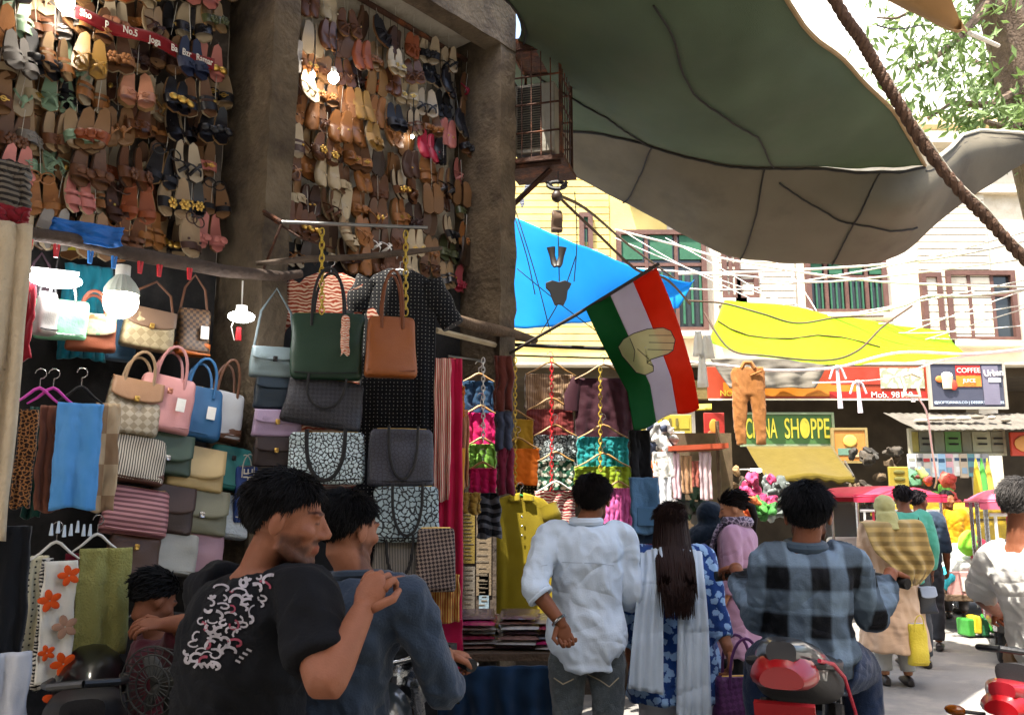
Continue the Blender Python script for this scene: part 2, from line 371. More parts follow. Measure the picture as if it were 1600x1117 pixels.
gt, gfn = tarp('tarpaulin', [
    [Vector((-3.0, 3.4, 5.4)), Vector((-2.4, 2.9, 5.3)), Vector((-1.7, 2.6, 5.25)), Vector((-.9, 2.4, 5.25)), Vector((-.1, 2.5, 5.3))],
    [PZ(752, -30, 5.0), PZ(880, -40, 4.8), PZ(1010, -40, 4.7), PZ(1120, -30, 4.75), PZ(1225, -5, 4.8)],
    [PZ(798, 95, 5.5), PZ(960, 118, 4.75), PZ(1100, 120, 4.58), PZ(1215, 95, 4.65), PZ(1318, 98, 4.85)],
    [PZ(800, 160, 5.45), PZ(970, 182, 4.8), PZ(1130, 215, 4.55), PZ(1260, 205, 4.6), PZ(1400, 180, 4.8)],
    [PZ(802, 196, 5.4), PZ(975, 216, 4.85), PZ(1130, 258, 4.6), PZ(1260, 262, 4.6), PZ(1445, 258, 4.75)]],
    green_t, 'big green canvas tarpaulin strung overhead from the shop building', 12)
tt, tfn = tarp('tarpaulin', [
    [PZ(802, 196, 5.4), PZ(975, 216, 4.85), PZ(1130, 258, 4.6), PZ(1260, 262, 4.6), PZ(1445, 258, 4.75), PZ(1520, 209, 5.6), PZ(1640, 212, 5.8)],
    [PZ(806, 215, 5.3), PZ(980, 262, 4.75), PZ(1130, 322, 4.35), PZ(1262, 335, 4.28), PZ(1430, 318, 4.35), PZ(1530, 238, 5.3), PZ(1640, 222, 5.8)],
    [PZ(812, 232, 5.2), PZ(985, 322, 4.6), PZ(1130, 395, 4.15), PZ(1265, 411, 4.0), PZ(1390, 406, 4.05), PZ(1505, 318, 4.8), PZ(1640, 228, 5.75)]],
    tan_t, 'tan canvas tarpaulin with black cord seams sewn below the green one', 10)
for o_ in (gt, tt): o_.modifiers['thickness'].offset = 1
cordm = M('black_cord', '#221f1b', .9, .1)
def seam(fn, uv, parent, r=.008, dz=-.01):
    mb = MB(); pts = []
    for k in range(len(uv)-1):
        for i in range(12):
            f = i/12; q = fn(lerp(uv[k][0], uv[k+1][0], f), lerp(uv[k][1], uv[k+1][1], f)); pts.append(q+Vector((0, 0, dz-.004*(i % 2))))
    pts.append(fn(*uv[-1])+Vector((0, 0, dz))); mb.tube(pts, r, 6); return mb.build('seam_cord', cordm, parent)
seam(gfn, [(0, .25), (.05, .5), (.22, .78), (.3, 1)], gt); seam(gfn, [(.42, .3), (.45, .55), (.6, .75), (.66, 1)], gt)
seam(tfn, [(0, .02), (1/6, .02), (2/6, .02), (3/6, .02), (4/6, .02)], tt, .012)
for u in (.21, .42, .6): seam(tfn, [(u, .02), (u-.02, .5), (u-.055, 1)], tt)
seam(tfn, [(.45, .2), (.55, .55), (.7, .75)], tt, .009)
seam(tfn, [(.67, .1), (.8, .2), (1, .3)], tt, .008)
hemrope = MB().tube([tfn(u/20, 0)+Vector((0, 0, .02)) for u in range(14, 21)], .02, 6).build('hem_rope', M('pale_rope', '#cfc8b6', .9), tt)
MB().tube([gfn(1, v/30)+Vector((0, 0, .0)) for v in range(6, 31)], .018, 6).build('hem_rope', M('tan_rope', '#8b7350', .9), gt)
t2, f2 = tarp('tarpaulin', [
    [PZ(1512, 52, 4.7), PZ(1506, 42, 4.72), PZ(1500, 30, 4.75)],
    [PZ(1380, 0, 4.7), PZ(1435, 8, 4.75), PZ(1488, 0, 4.8)],
    [Vector((-1.0, 4.3, 5.75)), Vector((-.1, 3.2, 5.6)), Vector((.8, 2.45, 5.6))],
    [Vector((-4.2, 2.2, 6.0)), Vector((-3.2, -.6, 5.8)), Vector((-2.0, -3.2, 5.7))]],
    M('tarp_brown', '#a5835a', .9, .2, 1.5, .3, 200., transl=.2), 'brown canvas tarpaulin with a pointed corner hung before the tree', 10)
blue_t = M('tarp_blue', '#1799dc', .55, .1, 2., .15, 60., transl=.6)
bt, bfn = tarp('tarpaulin', [
    [P(795, 335, 10.2), P(860, 362, 10.4), P(960, 405, 11), P(1068, 440, 11.6), P(1085, 437, 11.8)],
    [P(790, 420, 9.8), P(850, 440, 10), P(930, 452, 10.6), P(1010, 470, 11.3), P(1072, 462, 11.6)],
    [P(788, 515, 9.4), P(840, 516, 9.6), P(900, 505, 10.2), P(985, 492, 11), P(1060, 482, 11.5)]],
    blue_t, 'bright blue plastic tarpaulin stretched past the pillar towards the cream building', 10, th=.002)
yel_t = M('tarp_yellow', '#9fc800', .55, .1, 2., .15, 60., transl=.55)
yt, yfn = tarp('tarpaulin', [
    [P(1132, 472, 12), P(1210, 476, 12.6), P(1310, 492, 13), P(1400, 508, 13.4), P(1478, 518, 13.6)],
    [P(1118, 505, 11.3), P(1200, 520, 11.6), P(1310, 530, 12), P(1400, 535, 12.6), P(1490, 535, 13)],
    [P(1108, 535, 10.6), P(1190, 558, 10.6), P(1300, 570, 11), P(1390, 568, 11.8), P(1510, 556, 12.4)]],
    yel_t, 'glowing lime yellow tarpaulin spread over the lane below the cables', 10, sag=.12, th=.002)
MB().tube([yfn(u/12, .42+.1*math.sin(u*.8))+Vector((0, -.05, -.03)) for u in range(0, 9)], .014, 6).build('slack_cord', M('brown_cord', '#5b4020', .9), yt)
# ================================================================== FOOTWEAR hanging in the two bays
SHOE_L = .235
def sole_w(t): return .5*(.058+.028*math.sin(min(1, t*1.02)*math.pi*.9-.55))*(1-max(0, (t-.86)/.14)**2.2)**.5*(1-max(0, (.10-t)/.10)**2.2)**.5 + .002
def sole_rings(th, y0, k=1., bend=.012, n=13):
    outs = []
    for i in range(n+1):
        t = i/n; w_ = sole_w(t)*k; z = -t*SHOE_L; y = y0 + bend*math.sin(t*math.pi*1.3); cx_ = .006*math.sin(t*3)
        outs.append([Vector((cx_-w_, y, z)), Vector((cx_+w_, y, z)), Vector((cx_+w_*.97, y+th, z)), Vector((cx_-w_*.97, y+th, z))])
    return outs
def band(t0, t1, h, n=9, k=1.06):
    def fn(u, v):
        t = lerp(t0, t1, v); w_ = sole_w(t)*k; a = math.pi*(u); x = -math.cos(a)*w_; y = -math.sin(a)**.7*h + .012*math.sin(t*math.pi*1.3)+.004
        return Vector((x+.006*math.sin(t*3), y, -t*SHOE_L))
    return MB().grid(fn, n, 4)
SHOE_MESH = {}
def shoe_mesh(part, kind, mat):
    k = (part, kind, mat.name)
    if k in SHOE_MESH: return SHOE_MESH[k]
    mb = MB()
    if part == 'sole':
        mb.loft(sole_rings(.012 if kind != 'wedge' else .03, .0))
        if kind == 'heel': mb.box((0, .04, -.03), (.045, .065, .05), taper=(1.1, 1))
    elif part == 'insole': mb.loft(sole_rings(.004, -.0045, .9))
    elif part == 'strap':
        if kind in ('slide', 'bow', 'flower', 'wedge'): mb = band(.58, .84, .045)
        elif kind == 'thin':
            mb = band(.5, .58, .04)
        elif kind == 'thin2': mb = band(.65, .85, .042)
        elif kind == 'thong':
            for sx in (-1, 1): mb.tube([(sx*.036, .006, -.45*SHOE_L), (sx*.03, -.03, -.6*SHOE_L), (0, -.03, -.74*SHOE_L), (0, .004, -.82*SHOE_L)], .0055, 6)
        elif kind == 'cross':
            for sx in (-1, 1): mb.tube([(sx*.036, .008, -.5*SHOE_L), (sx*.02, -.034, -.6*SHOE_L), (-sx*.02, -.036, -.74*SHOE_L), (-sx*.037, .006, -.84*SHOE_L)], .011, 6, flat=.4)
        elif kind == 'heel':
            mb = band(.68, .84, .04)
        elif kind == 'ballet':
            def fn(u, v):
                t = lerp(.02, .99, v); w_ = sole_w(t)*1.08; a = math.pi*u; hh = .05*(1-.35*v)
                opening = 1 if t > .62 else .42 + .58*max(0, (t-.5)/.12)
                s_ = u if opening >= 1 else (u*opening if u < .5 else 1-(1-u)*opening)
                a = math.pi*s_; return Vector((-math.cos(a)*w_*1.04+.006*math.sin(t*3), -math.sin(a)**.8*hh + .012*math.sin(t*math.pi*1.3)+.006, -t*SHOE_L))
            mb.grid(fn, 12, 12)
    elif part == 'ankle': mb.torus((0, -.03, -.03), .034, .004, Matrix.Rotation(R(80), 3, 'X'), n=14, m=5)
    elif part == 'ornament':
        if kind == 'bow':
            for sx in (-1, 1): mb.ell((sx*.024, -.045, -.7*SHOE_L), (.027, .013, .021), Matrix.Rotation(sx*R(18), 3, 'Y'), 10, 6)
            mb.ell((0, -.052, -.7*SHOE_L), (.009, .011, .013), None, 8, 6)
        elif kind == 'flower':
            for i in range(6):
                a = i*math.pi/3; mb.ell((math.cos(a)*.019, -.048, -.71*SHOE_L+math.sin(a)*.019), (.014, .008, .012), Matrix.Rotation(-a, 3, 'Y'), 8, 5)
            mb.ell((0, -.056, -.71*SHOE_L), (.009, .007, .009), None, 8, 5)
        elif kind in ('slide', 'wedge'): mb.torus((0, -.046, -.71*SHOE_L), .012, .0035, Matrix.Rotation(R(90), 3, 'X'), 14, 6); mb.box((0, -.047, -.71*SHOE_L), (.05, .004, .006))
        elif kind == 'thong': mb.ell((0, -.037, -.66*SHOE_L), (.014, .006, .018), None, 8, 5)
        elif kind == 'ballet': mb.ell((0, -.05, -.66*SHOE_L), (.011, .005, .007), None, 8, 5)
        else: mb.box((.026, -.03, -.62*SHOE_L), (.012, .008, .012))
    me = mb.mesh(part, mat); me.set_sharp_from_angle(angle=R(45)); SHOE_MESH[k] = me; return me
SHOE_COL = {'tan': '#8f5f38', 'brown': '#5c3822', 'dark brown': '#3d241a', 'black': '#17151a', 'cream': '#b3a286', 'rose': '#b8736c', 'rust orange': '#86462a',
            'sage green': '#7f9880', 'grey': '#7d7772', 'gold': '#94713a', 'peach': '#a8735a', 'olive': '#4d5238', 'white': '#d8d5cf', 'yellow': '#c3b545', 'crimson': '#98283c', 'navy': '#232a44'}
STYLE = {'slide': 'wide band slides', 'bow': 'flat bow slippers', 'flower': 'flat flower slippers', 'thin': 'double strap sandals', 'thong': 'stone set thong sandals',
         'cross': 'cross strap sandals', 'heel': 'block heel sandals', 'ballet': 'closed ballet flats', 'wedge': 'thick soled slides'}
SOLE_C = ['#6d4c2d', '#8c6d48', '#33251d', '#a08e74', '#4c3220', '#7d5d3a']
goldm = M('gilt', '#c9a35a', .3, .1, metal=.9); stringm = M('string', '#c9c4ba', .9)
str_me = MB().tube([(0, .004, 0), (0, .003, .2)], .0016, 5).mesh('hanging_string', stringm)
def pair(loc, kind, cname, bay, row, sc=1., flip=False, spread=0.):
    cm = leather(SHOE_COL[cname], rough=rnd(.3, .6).__round__(1)); sm = leather(random.choice(SOLE_C))
    im = cm if random.random() < .5 else leather(random.choice(['#7d5c3e', '#937a5c', '#5f3f28', '#a6967f']))
    om = goldm if random.random() < .25 else cm
    rowname = ['top', 'second', 'third', 'fourth', 'fifth', 'sixth', 'seventh', 'eighth', 'ninth', 'tenth'][row]
    lab = f"{cname} {STYLE[kind]}, {rowname} row of the {bay}"
    o = thing('sandal_pair' if kind != 'ballet' else 'shoe_pair', lab, 'footwear', loc, 0, lab.replace(',', ' of'))
    o.rotation_euler = (R(rnd(-12, 4)), R(rnd(-6, 6)), FYAW + R(rnd(-24, 20)) + (math.pi if flip else 0)); o.scale = (sc, sc, sc)
    for i, sx in enumerate((-1, 1)):
        a = obj('shoe', shoe_mesh('sole', kind, sm), o); a.location = (sx*(.034+spread), .014*i*random.choice((-1, 1)), -.02*random.random()); a.rotation_euler = (0, R(rnd(-7, 7)), R(rnd(-18, 18)))
        a.scale = (sx, 1, 1)
        obj('insole', shoe_mesh('insole', kind, im), a); obj('strap', shoe_mesh('strap', kind, cm), a)
        if kind == 'thin': obj('strap', shoe_mesh('strap', 'thin2', cm), a)
        if kind == 'heel': obj('ankle_strap', shoe_mesh('ankle', kind, cm), a)
        if kind not in ('thin', 'cross') or i: obj('ornament', shoe_mesh('ornament', kind, om), a)
    obj('hanging_string', str_me, o).location = (0, .01, -.02)
    return o
def wchoice(d): return random.choices(list(d), weights=list(d.values()))[0]
random.seed(21)
# first bay: mixed ladies' sandals, black towards the pillar, pale greens and tans at the left
row_y = [-48, 6, 62, 118, 172, 228, 284, 338]
for r_, y0 in enumerate(row_y):
    x = -14
    while x < 338:
        t_ = rnd(.0, .2); py = y0 - 10 + x*.02 + rnd(-9, 9)
        if x < 120: cn = wchoice({'sage green': 4, 'grey': 2, 'brown': 2, 'rose': 2, 'tan': 2, 'cream': 2, 'black': 1})
        elif x < 235: cn = wchoice({'tan': 5, 'brown': 4, 'rust orange': 3, 'cream': 1, 'dark brown': 3, 'gold': 1, 'peach': 1})
        elif x < 305: cn = wchoice({'black': 6, 'dark brown': 1, 'olive': 1, 'navy': 1})
        else: cn = wchoice({'rust orange': 3, 'peach': 2, 'rose': 3, 'black': 2, 'olive': 1})
        if r_ == 7 and 90 < x < 130: cn = 'yellow'
        pair(FP(x+14, py, t_), wchoice({'slide': 3, 'bow': 3, 'flower': 2, 'thin': 2, 'thong': 2, 'cross': 2, 'heel': 2, 'wedge': 1}), cn, 'red banner bay', r_, rnd(.92, 1.12))
        x += rnd(27, 33)
# second bay: leather flats and slippers on strings from the rail
for r_ in range(10):
    x = 458
    while x < 742:
        f = (x-455)/285; top = -30 + 118*f; bot = 372 + 46*f
        if x > 716: top += 30
        py = lerp(top, bot, r_/9.3) + rnd(-8, 8)
        if f < .3: cn = wchoice({'dark brown': 3, 'brown': 4, 'tan': 2, 'cream': 3, 'grey': 2})
        elif f < .72: cn = wchoice({'brown': 4, 'tan': 5, 'rust orange': 2, 'cream': 2, 'white': 1, 'dark brown': 2, 'black': 1, 'gold': 1})
        else: cn = wchoice({'black': 5, 'crimson': 1.2, 'rose': 1.5, 'tan': 2, 'dark brown': 1, 'olive': 1})
        kd = wchoice({'ballet': 6 if f < .6 else 2, 'slide': 2, 'thin': 1, 'thong': 2, 'cross': 2, 'bow': 1, 'wedge': 1, 'flower': 1})
        if not (r_ == 0 and x < 470): pair(FP(x, py, rnd(.0, .1)), kd, cn, 'rusty rail bay', r_, rnd(.92, 1.08), flip=random.random() < .12)
        x += rnd(24, 29)
# strings from the rail to the top row
for i in range(16):
    f = (i+.5)/16; q = FP(lerp(560, 738, f), lerp(-3, 101, f), .04); 
    if True:
        o = MB().tube([(0, 0, 0), (.004, .002, -.2), (0, 0, -rnd(.3, .5))], .0022, 5).build('hanging_string', darkmetal, sh); o.location = q
# red banner with white lettering across the first bay
bn = thing('banner', 'long red cloth banner with white lettering hung across the first shoe bay', 'banner', (0, 0, 0))
bm_ = cloth('#7d181d', transl=.1); wtx = M('white_print', '#cfc9c0', .8, .05)
b0, b1 = FP(118, 8, .2), FP(334, 92, .2)
mb = MB().grid(lambda u, v: b0.lerp(b1, u) + Vector((0, 0, -.075*v-.012*math.sin(u*9))) + FN*(.012*math.sin(u*14+v)), 40, 4)
solid(mb.build('cloth', bm_, bn), .002)
dz = math.atan2(b1.z-b0.z, (b1-b0).to_2d().length)
for f, tx in ((.06, 'Sho'), (.2, 'p'), (.36, 'No.5'), (.535, 'Joga'), (.68, 'Ba'), (.775, 'Bzr'), (.915, 'Ramar')):
    q = b0.lerp(b1, f) + Vector((0, 0, -.04)) + FN*.018
    text('lettering', tx, .056, q, Matrix.Rotation(FYAW, 3, 'Z').to_4x4().to_euler() if False else (Matrix.Rotation(FYAW, 3, 'Z') @ Matrix.Rotation(-dz, 3, 'Y') @ Matrix.Rotation(R(90), 3, 'X')).to_euler(), wtx, bn, .001, sx=.72, bold=.001)
# bulbs among the shoes
bulb_on = M('bulb_lit', '#fff4e2', .3, 0, emit=26., bump=0); bulb_cap = M('bulb_cap', '#d9d6cc', .4, .05)
def bulb(q, r, label, holder=True, group=None):
    o = thing('light_bulb', label, 'bulb', q, 0, group)
    mb = MB(); mb.ell((0, 0, 0), (r, r, r*1.12), None, 14, 10); mb.build('glass', bulb_on, o)
    mb = MB(); mb.tube([(0, 0, r*.8), (0, 0, r*1.7), (0, 0, r*2.1)], [r*.62, r*.55, r*.35], 12); mb.build('holder', bulb_cap, o)
    MB().tube([(0, 0, r*2), (.01, .01, r*2+.12), (0, .03, r*2+.3)], .004, 6).build('wire', darkmetal, o); return o
bulb(FP(521, 122, .22), .036, 'bare lit bulb among the brown flats under the rusty rail')
bulb(FP(488, 118, .15), .02, 'small lit bulb beside the larger one under the rusty rail')
bulb(FP(102, 4, .25), .045, 'lit bulb at the left end of the red banner'.replace('at the left end', 'hung just before the start'))
bulb(FP(644, 214, .1), .012, 'tiny lit bulb between tan sandals in the second bay')
gold = goldm
# ================================================================== BAGS
def bag_body(W, H, D, taper=.9, rnd_=.18, sag=.0, n=28):
    rings = []; zs = [0, .03, .08, .16, .25, .35, .45, .55, .65, .75, .85, .92, .97, 1]
    for f in zs:
        e = 1 - (.10 if f in (0, 1) else .03 if f in (.03, .97) else 0); w_ = W/2*lerp(1, taper, f)*e; d_ = D/2*(lerp(1, .55, f))*(e if f else .8)*(1+.12*math.sin(f*math.pi)); ring = []
        for k in range(n):
            a = 2*math.pi*k/n; c, s_ = math.cos(a), math.sin(a); p_ = .42
            x = math.copysign(abs(c)**p_, c)*w_; y = math.copysign(abs(s_)**p_, s_)*d_
            ring.append(Vector((x*(1+.05*nz((f*2, x*3, 1), 1, H*41)), y + .02*nz((x*7, y*5, f*2.5), 1, W*50) + .006*nz((x*22, y*9, f*9), 1, W*31), -H/2+H*f - sag*(1-(x/w_)**2 if w_ else 0)*(1 if f > .8 else 0))))
        rings.append(ring)
    return MB().loft(rings)
def bag(name, label, q, W, H, D, mat, yaw=FYAW, roll=0., pitch=0., taper=.9, handle=None, hmat=None, hh=.6, hw=.5, flap=None, fh=.5, clasp=None, strap=None, tagc=None, base=None, group=None, hr=.008, loops='up', sag=0., bottom=None):
    o = thing(name, label, 'bag', q, yaw, group)
    o.rotation_euler = (Matrix.Rotation(yaw, 3, 'Z') @ Matrix.Rotation(pitch, 3, 'X') @ Matrix.Rotation(roll, 3, 'Y')).to_euler()
    b_ = bag_body(W, H, D, taper, sag=sag).build('body', mat, o, sharp=50); hm = hmat or mat
    if base:
        mb = bag_body(W*1.012, H*.28, D*1.03, 1.0); mb.v = [(x, y, z-H*.365) for x, y, z in mb.v]; mb.build('base', base, o, sharp=50)
    if handle:
        for sy in (-1, 1):
            s_ = 1 if loops == 'up' else -1; z0 = H*.42; pts = []
            for i in range(13):
                a = math.pi*i/12; pts.append((-math.cos(a)*W*hw/2*(1 if loops == 'up' else 1), sy*(D*.3+.006)+(-.02*math.sin(a) if sy < 0 else .01*math.sin(a)), z0 + s_*math.sin(a)**.8*H*hh))
            pts = [(pts[0][0], pts[0][1], z0-H*.12*s_)] + pts + [(pts[-1][0], pts[-1][1], z0-H*.12*s_)]
            if loops != 'up' and sy > 0: continue
            if loops != 'up': pts = [(x, -D*.5-.02, z) for x, y, z in pts]
            MB().tube(pts, hr, 8, flat=.7).build('handle', hm, o)
    if flap:
        def fn(u, v):
            x = lerp(-.5, .5, u)*W*taper*1.0; k = v*(1+.0*u)
            if v < .25: y = lerp(D*.22, -D*.34, v/.25); z = H*.5+.006
            else:
                f = (v-.25)/.75; zz = H*.5 - f*H*fh*(1-.22*abs(2*u-1)**3); y = -D*lerp(.30, .5, min(1, f*fh*1.4))*(1+.1*math.sin(f*2))-.008; z = zz
            return Vector((x, y, z))
        solid(MB().grid(fn, 12, 12).build('flap', flap, o, sharp=60), .004, 1)
    if clasp:
        zc = H*.5 - H*fh*.92 if flap else H*.2
        bevel(MB().box((0, -D*.52-.012, zc), (W*.09, .012, W*.11)).build('clasp', clasp, o), .003, 1)
        MB().torus((0, -D*.52-.02, zc-.004), W*.03, .003, Matrix.Rotation(R(90), 3, 'X'), 12, 5).build('clasp_ring', clasp, o)
    if not flap:
        MB().tube([(-W*.40*taper, -.004, H*.502), (0, -.006, H*.506), (W*.40*taper, -.004, H*.502)], .005, 6).build('zip', gold if W > .2 else silverm, o)
        e = D*.5+.004; MB().tube([(-W*.44, -D*.46, -H*.40), (-W*.2, -e, -H*.42), (W*.2, -e, -H*.42), (W*.44, -D*.46, -H*.40)], .0035, 6).build('piping', hm, o)
    if strap:
        MB().tube([(-W*.42, 0, H*.4), (-W*.3, 0, H*.5+strap*.6), (0, .01, H*.5+strap), (W*.3, 0, H*.5+strap*.6), (W*.42, 0, H*.4)], .007, 6, flat=.5).build('strap', hm, o)
    if tagc:
        bevel(MB().box((W*.22, -D*.55-.012, -H*.02), (.045, .002, .07)).build('price_tag', tagc, o, smooth=False), .001, 1)
    return o
def bagp(name, label, px, py, wp, hp, t, mat, D=.11, **k):
    q = FP(px, py, t); s_ = mpp(q.y); return bag(name, label, q, wp*s_/.86, hp*s_*1.03, D, mat, **k)
def bagY(name, label, px, py, wp, hp, Y, mat, D=.12, **k):
    q = P(px, py, Y); s_ = mpp(Y); k.setdefault('yaw', R(16)); return bag(name, label, q, wp*s_/.96, hp*s_*1.02, D, mat, **k)
gold = goldm; silverm = M('silver_metal', '#b8b8bb', .25, .05, metal=.95); paper = M('paper_tag', '#e6e4df', .8, .05)
blackL = leather('#141315'); brownL = leather('#5c3a26'); tanL = leather('#9a6a44')
gG = 'handbags on the slanted display'
kw = dict(roll=R(9), pitch=R(-8), group=gG, yaw=FYAW-R(14))
bagp('handbag', 'woven cream handbag with tan flap and twin loop handles on the display', 207, 637, 74, 84, .34, leather('#b3a793', pat='weave', hx2='#94866f', ps=34.), handle=1, hmat=leather('#8b7359'), hh=.6, flap=leather('#9c7657'), fh=.42, clasp=gold, **kw)
bagp('handbag', 'pale pink leather tote with white tag and rose twist lock', 257, 632, 76, 86, .36, leather('#c98f8d'), handle=1, hmat=leather('#b07d7c'), hh=.62, clasp=M('rose_gold', '#c98a73', .3, metal=.9), tagc=paper, **kw)
bagp('handbag', 'cobalt blue leather tote with twin handles on the display', 306, 645, 70, 80, .36, leather('#2c5f8c'), handle=1, hh=.62, tagc=paper, **kw)
bagp('handbag', 'silver white tote with brown trim and brown wrapped handles', 346, 650, 56, 74, .36, leather('#b4b6ba'), handle=1, hmat=brownL, hh=.75, base=brownL, **kw)
bagp('handbag', 'cream clutch bag with fine grey stripes on the display', 211, 718, 80, 68, .38, cloth('#cfc6b6', pat='sx', hx2='#5f5a53', ps=26.), base=leather('#5b3d35'), **kw)
bagp('handbag', 'dark bottle green flap bag on the display', 259, 710, 70, 62, .37, leather('#3a4a3d'), flap=leather('#415244'), fh=.7, clasp=silverm, **kw)
bagp('handbag', 'sand beige flap bag on the display', 306, 733, 76, 64, .38, leather('#c0a674'), flap=leather('#c6ad7d'), fh=.75, **kw)
bagp('handbag', 'teal leather shoulder bag on the display', 357, 732, 60, 64, .38, leather('#2d7775'), clasp=darkmetal, **kw)
bagp('handbag', 'rose bag with dark pin stripes in the middle of the display', 213, 800, 84, 70, .40, leather('#bd8688', pat='sz', hx2='#6f4347', ps=13., soft=.15), **kw)
bagp('handbag', 'dark brown leather bag between the rose striped and the olive studded ones', 263, 797, 66, 70, .39, leather('#3b2a24'), flap=leather('#45312a'), fh=.6, **kw)
bagp('handbag', 'olive grey bag with a row of metal studs', 311, 800, 76, 66, .40, leather('#7a7862'), flap=leather('#807e68'), fh=.65, clasp=silverm, **kw)
bagp('handbag', 'crinkled silver white pouch bag at the end of the display', 361, 808, 46, 62, .40, leather('#bcc4c8', bump=.5, bs=60.), **kw)
bagp('handbag', 'chocolate brown bag with brass toggle at the foot of the display', 206, 870, 70, 62, .42, leather('#4d3326'), clasp=gold, **kw)
bagp('handbag', 'pale grey flat bag at the foot of the display', 263, 864, 76, 60, .42, leather('#a3a29a'), **kw)
bagp('handbag', 'dusty mauve bag at the foot of the display', 311, 866, 62, 62, .42, leather('#9f7c86'), **kw)
o = bagp('paper_bag', 'navy blue carrier bag printed with white capital letters', 384, 772, 32, 82, .46, M('navy_bag', '#1f3a77', .5, .1), D=.05, handle=1, hmat=stringm, hr=.003, hh=.3, yaw=FYAW-R(14))
text('lettering', 'THE', .075, (0, -.03, .07), (R(90), R(-90), 0), wtx, o, .001)
# hung under the wooden pole
bagp('handbag', 'glossy mint green satin handbag hung under the strip lamp', 95, 500, 66, 60, .33, leather('#8fd0a8', rough=.22, bump=.5, bs=18.), handle=1, hmat=silverm, hh=.7, hr=.005, yaw=FYAW-R(22), taper=1.02, strap=None)
bagp('handbag', 'rust leather bag with embroidered fringe flap beside the mint one', 143, 520, 64, 56, .33, leather('#8a4b33'), flap=cloth('#a9937b', pat='floral', hx2='#6e8a70', ps=40.), fh=.62, handle=1, hmat=leather('#6f3a2a'), hh=.7, yaw=FYAW-R(22))
bagp('handbag', 'quilted beige satchel with brown flap and gold lock by the globe bulb', 232, 515, 70, 62, .3, leather('#a09376', pat='weave', hx2='#8a7c60', ps=30.), flap=leather('#6b5544'), fh=.5, clasp=gold, strap=.16, hmat=brownL, yaw=FYAW-R(14), roll=R(6))
bagp('handbag', 'chequered brown bag with orange base and white price card', 301, 520, 46, 72, .3, leather('#3a2b22', pat='check', hx2='#6b5138', ps=60.), base=leather('#b5622b'), tagc=paper, strap=.2, hmat=brownL, yaw=FYAW-R(10))
bagp('handbag', 'dark plum bag hung in the shade behind the mint one', 60, 470, 34, 60, .15, leather('#45303a'), strap=.15)
bagp('handbag', 'denim blue bag hung behind the globe bulb', 186, 530, 40, 66, .12, cloth('#41617e'), strap=.15)
bagp('handbag', 'small white bag with dark piping hung beside the red garment', 72, 490, 26, 66, .4, leather('#c9c5c0'), strap=.12, hmat=blackL)
# column on the pillar
gc = dict(group='small flap bags on the pillar', yaw=R(22))
bagp('handbag', 'slate grey flap shoulder bag on a long strap against the pillar', 428, 567, 66, 46, .6, leather('#6e7d7f'), flap=leather('#758487'), fh=.45, strap=.34, hmat=leather('#555f61'), clasp=darkmetal, D=.09, **gc)
bagp('handbag', 'navy flap bag below the slate grey one', 431, 613, 60, 50, .6, leather('#1c2a36'), flap=leather('#20303d'), fh=.4, D=.09, **gc)
bagp('handbag', 'lavender flap bag with a gold lock', 432, 662, 66, 40, .62, leather('#9c86a0'), flap=leather('#a48ea8'), fh=.5, clasp=gold, D=.09, **gc)
bagp('handbag', 'black brown flap bag below the lavender one', 430, 706, 60, 44, .62, leather('#2a1d1c'), flap=leather('#31221f'), fh=.5, clasp=gold, D=.09, **gc)
# the big bags before the second bay
CY = 4.7
bagY('tote_bag', 'large bottle green tote with black handles on a yellow chain', 512, 542, 106, 104, CY, leather('#14301f'), handle=1, hmat=blackL, hh=.75, hw=.45, taper=1.05, yaw=R(6))
o = bagY('tote_bag', 'tan brown leather tote on a yellow chain before the dotted dress', 611, 543, 80, 94, CY, leather('#8f5026'), handle=1, hmat=leather('#6d3a1c'), hh=.85, hw=.4, taper=.88, yaw=R(14))
bagY('handbag', 'black quilted handbag hung askew below the green tote', 506, 630, 122, 74, CY+.02, leather('#201f24', pat='weave', hx2='#2f2d33', ps=60., bump=.4, bs=90.), roll=R(8), handle=1, hmat=blackL, hh=.55, hw=.45, loops='down', yaw=R(10), hr=.007)
bagY('handbag', 'black and white leopard and zebra print handbag with black drop handle', 511, 716, 112, 78, CY-.02, leather('#14171a', pat='leopard', hx2='#c9dade', ps=46.), handle=1, hmat=blackL, hh=.85, hw=.5, loops='down', hr=.011, yaw=R(5), taper=1.0)
bagY('handbag', 'charcoal crocodile grain tote hung below the tan tote', 627, 715, 102, 86, CY, leather('#1b1a20', pat='croc', hx2='#3a3942', ps=48.), handle=1, hmat=blackL, hh=.8, hw=.42, loops='down', yaw=R(14))
bagY('handbag', 'silver and black snakeskin print tote under the crocodile one', 634, 803, 104, 82, CY-.02, leather('#15181a', pat='leopard', hx2='#9fb0b3', ps=36.), handle=1, hmat=blackL, hh=.8, hw=.42, loops='down', yaw=R(12))
bagY('handbag', 'dark woven stripe bag under the snakeskin tote', 622, 873, 76, 66, CY, leather('#2b2622', pat='sx', hx2='#8b8378', ps=38.), handle=1, hmat=blackL, hh=.8, hw=.5, loops='down', yaw=R(12))
bagY('handbag', 'brown and cream knitted chevron bag beside the pink cloth', 680, 874, 60, 92, CY-.03, cloth('#8c7a6e', pat='weave', hx2='#352b2a', ps=70.), yaw=R(14))
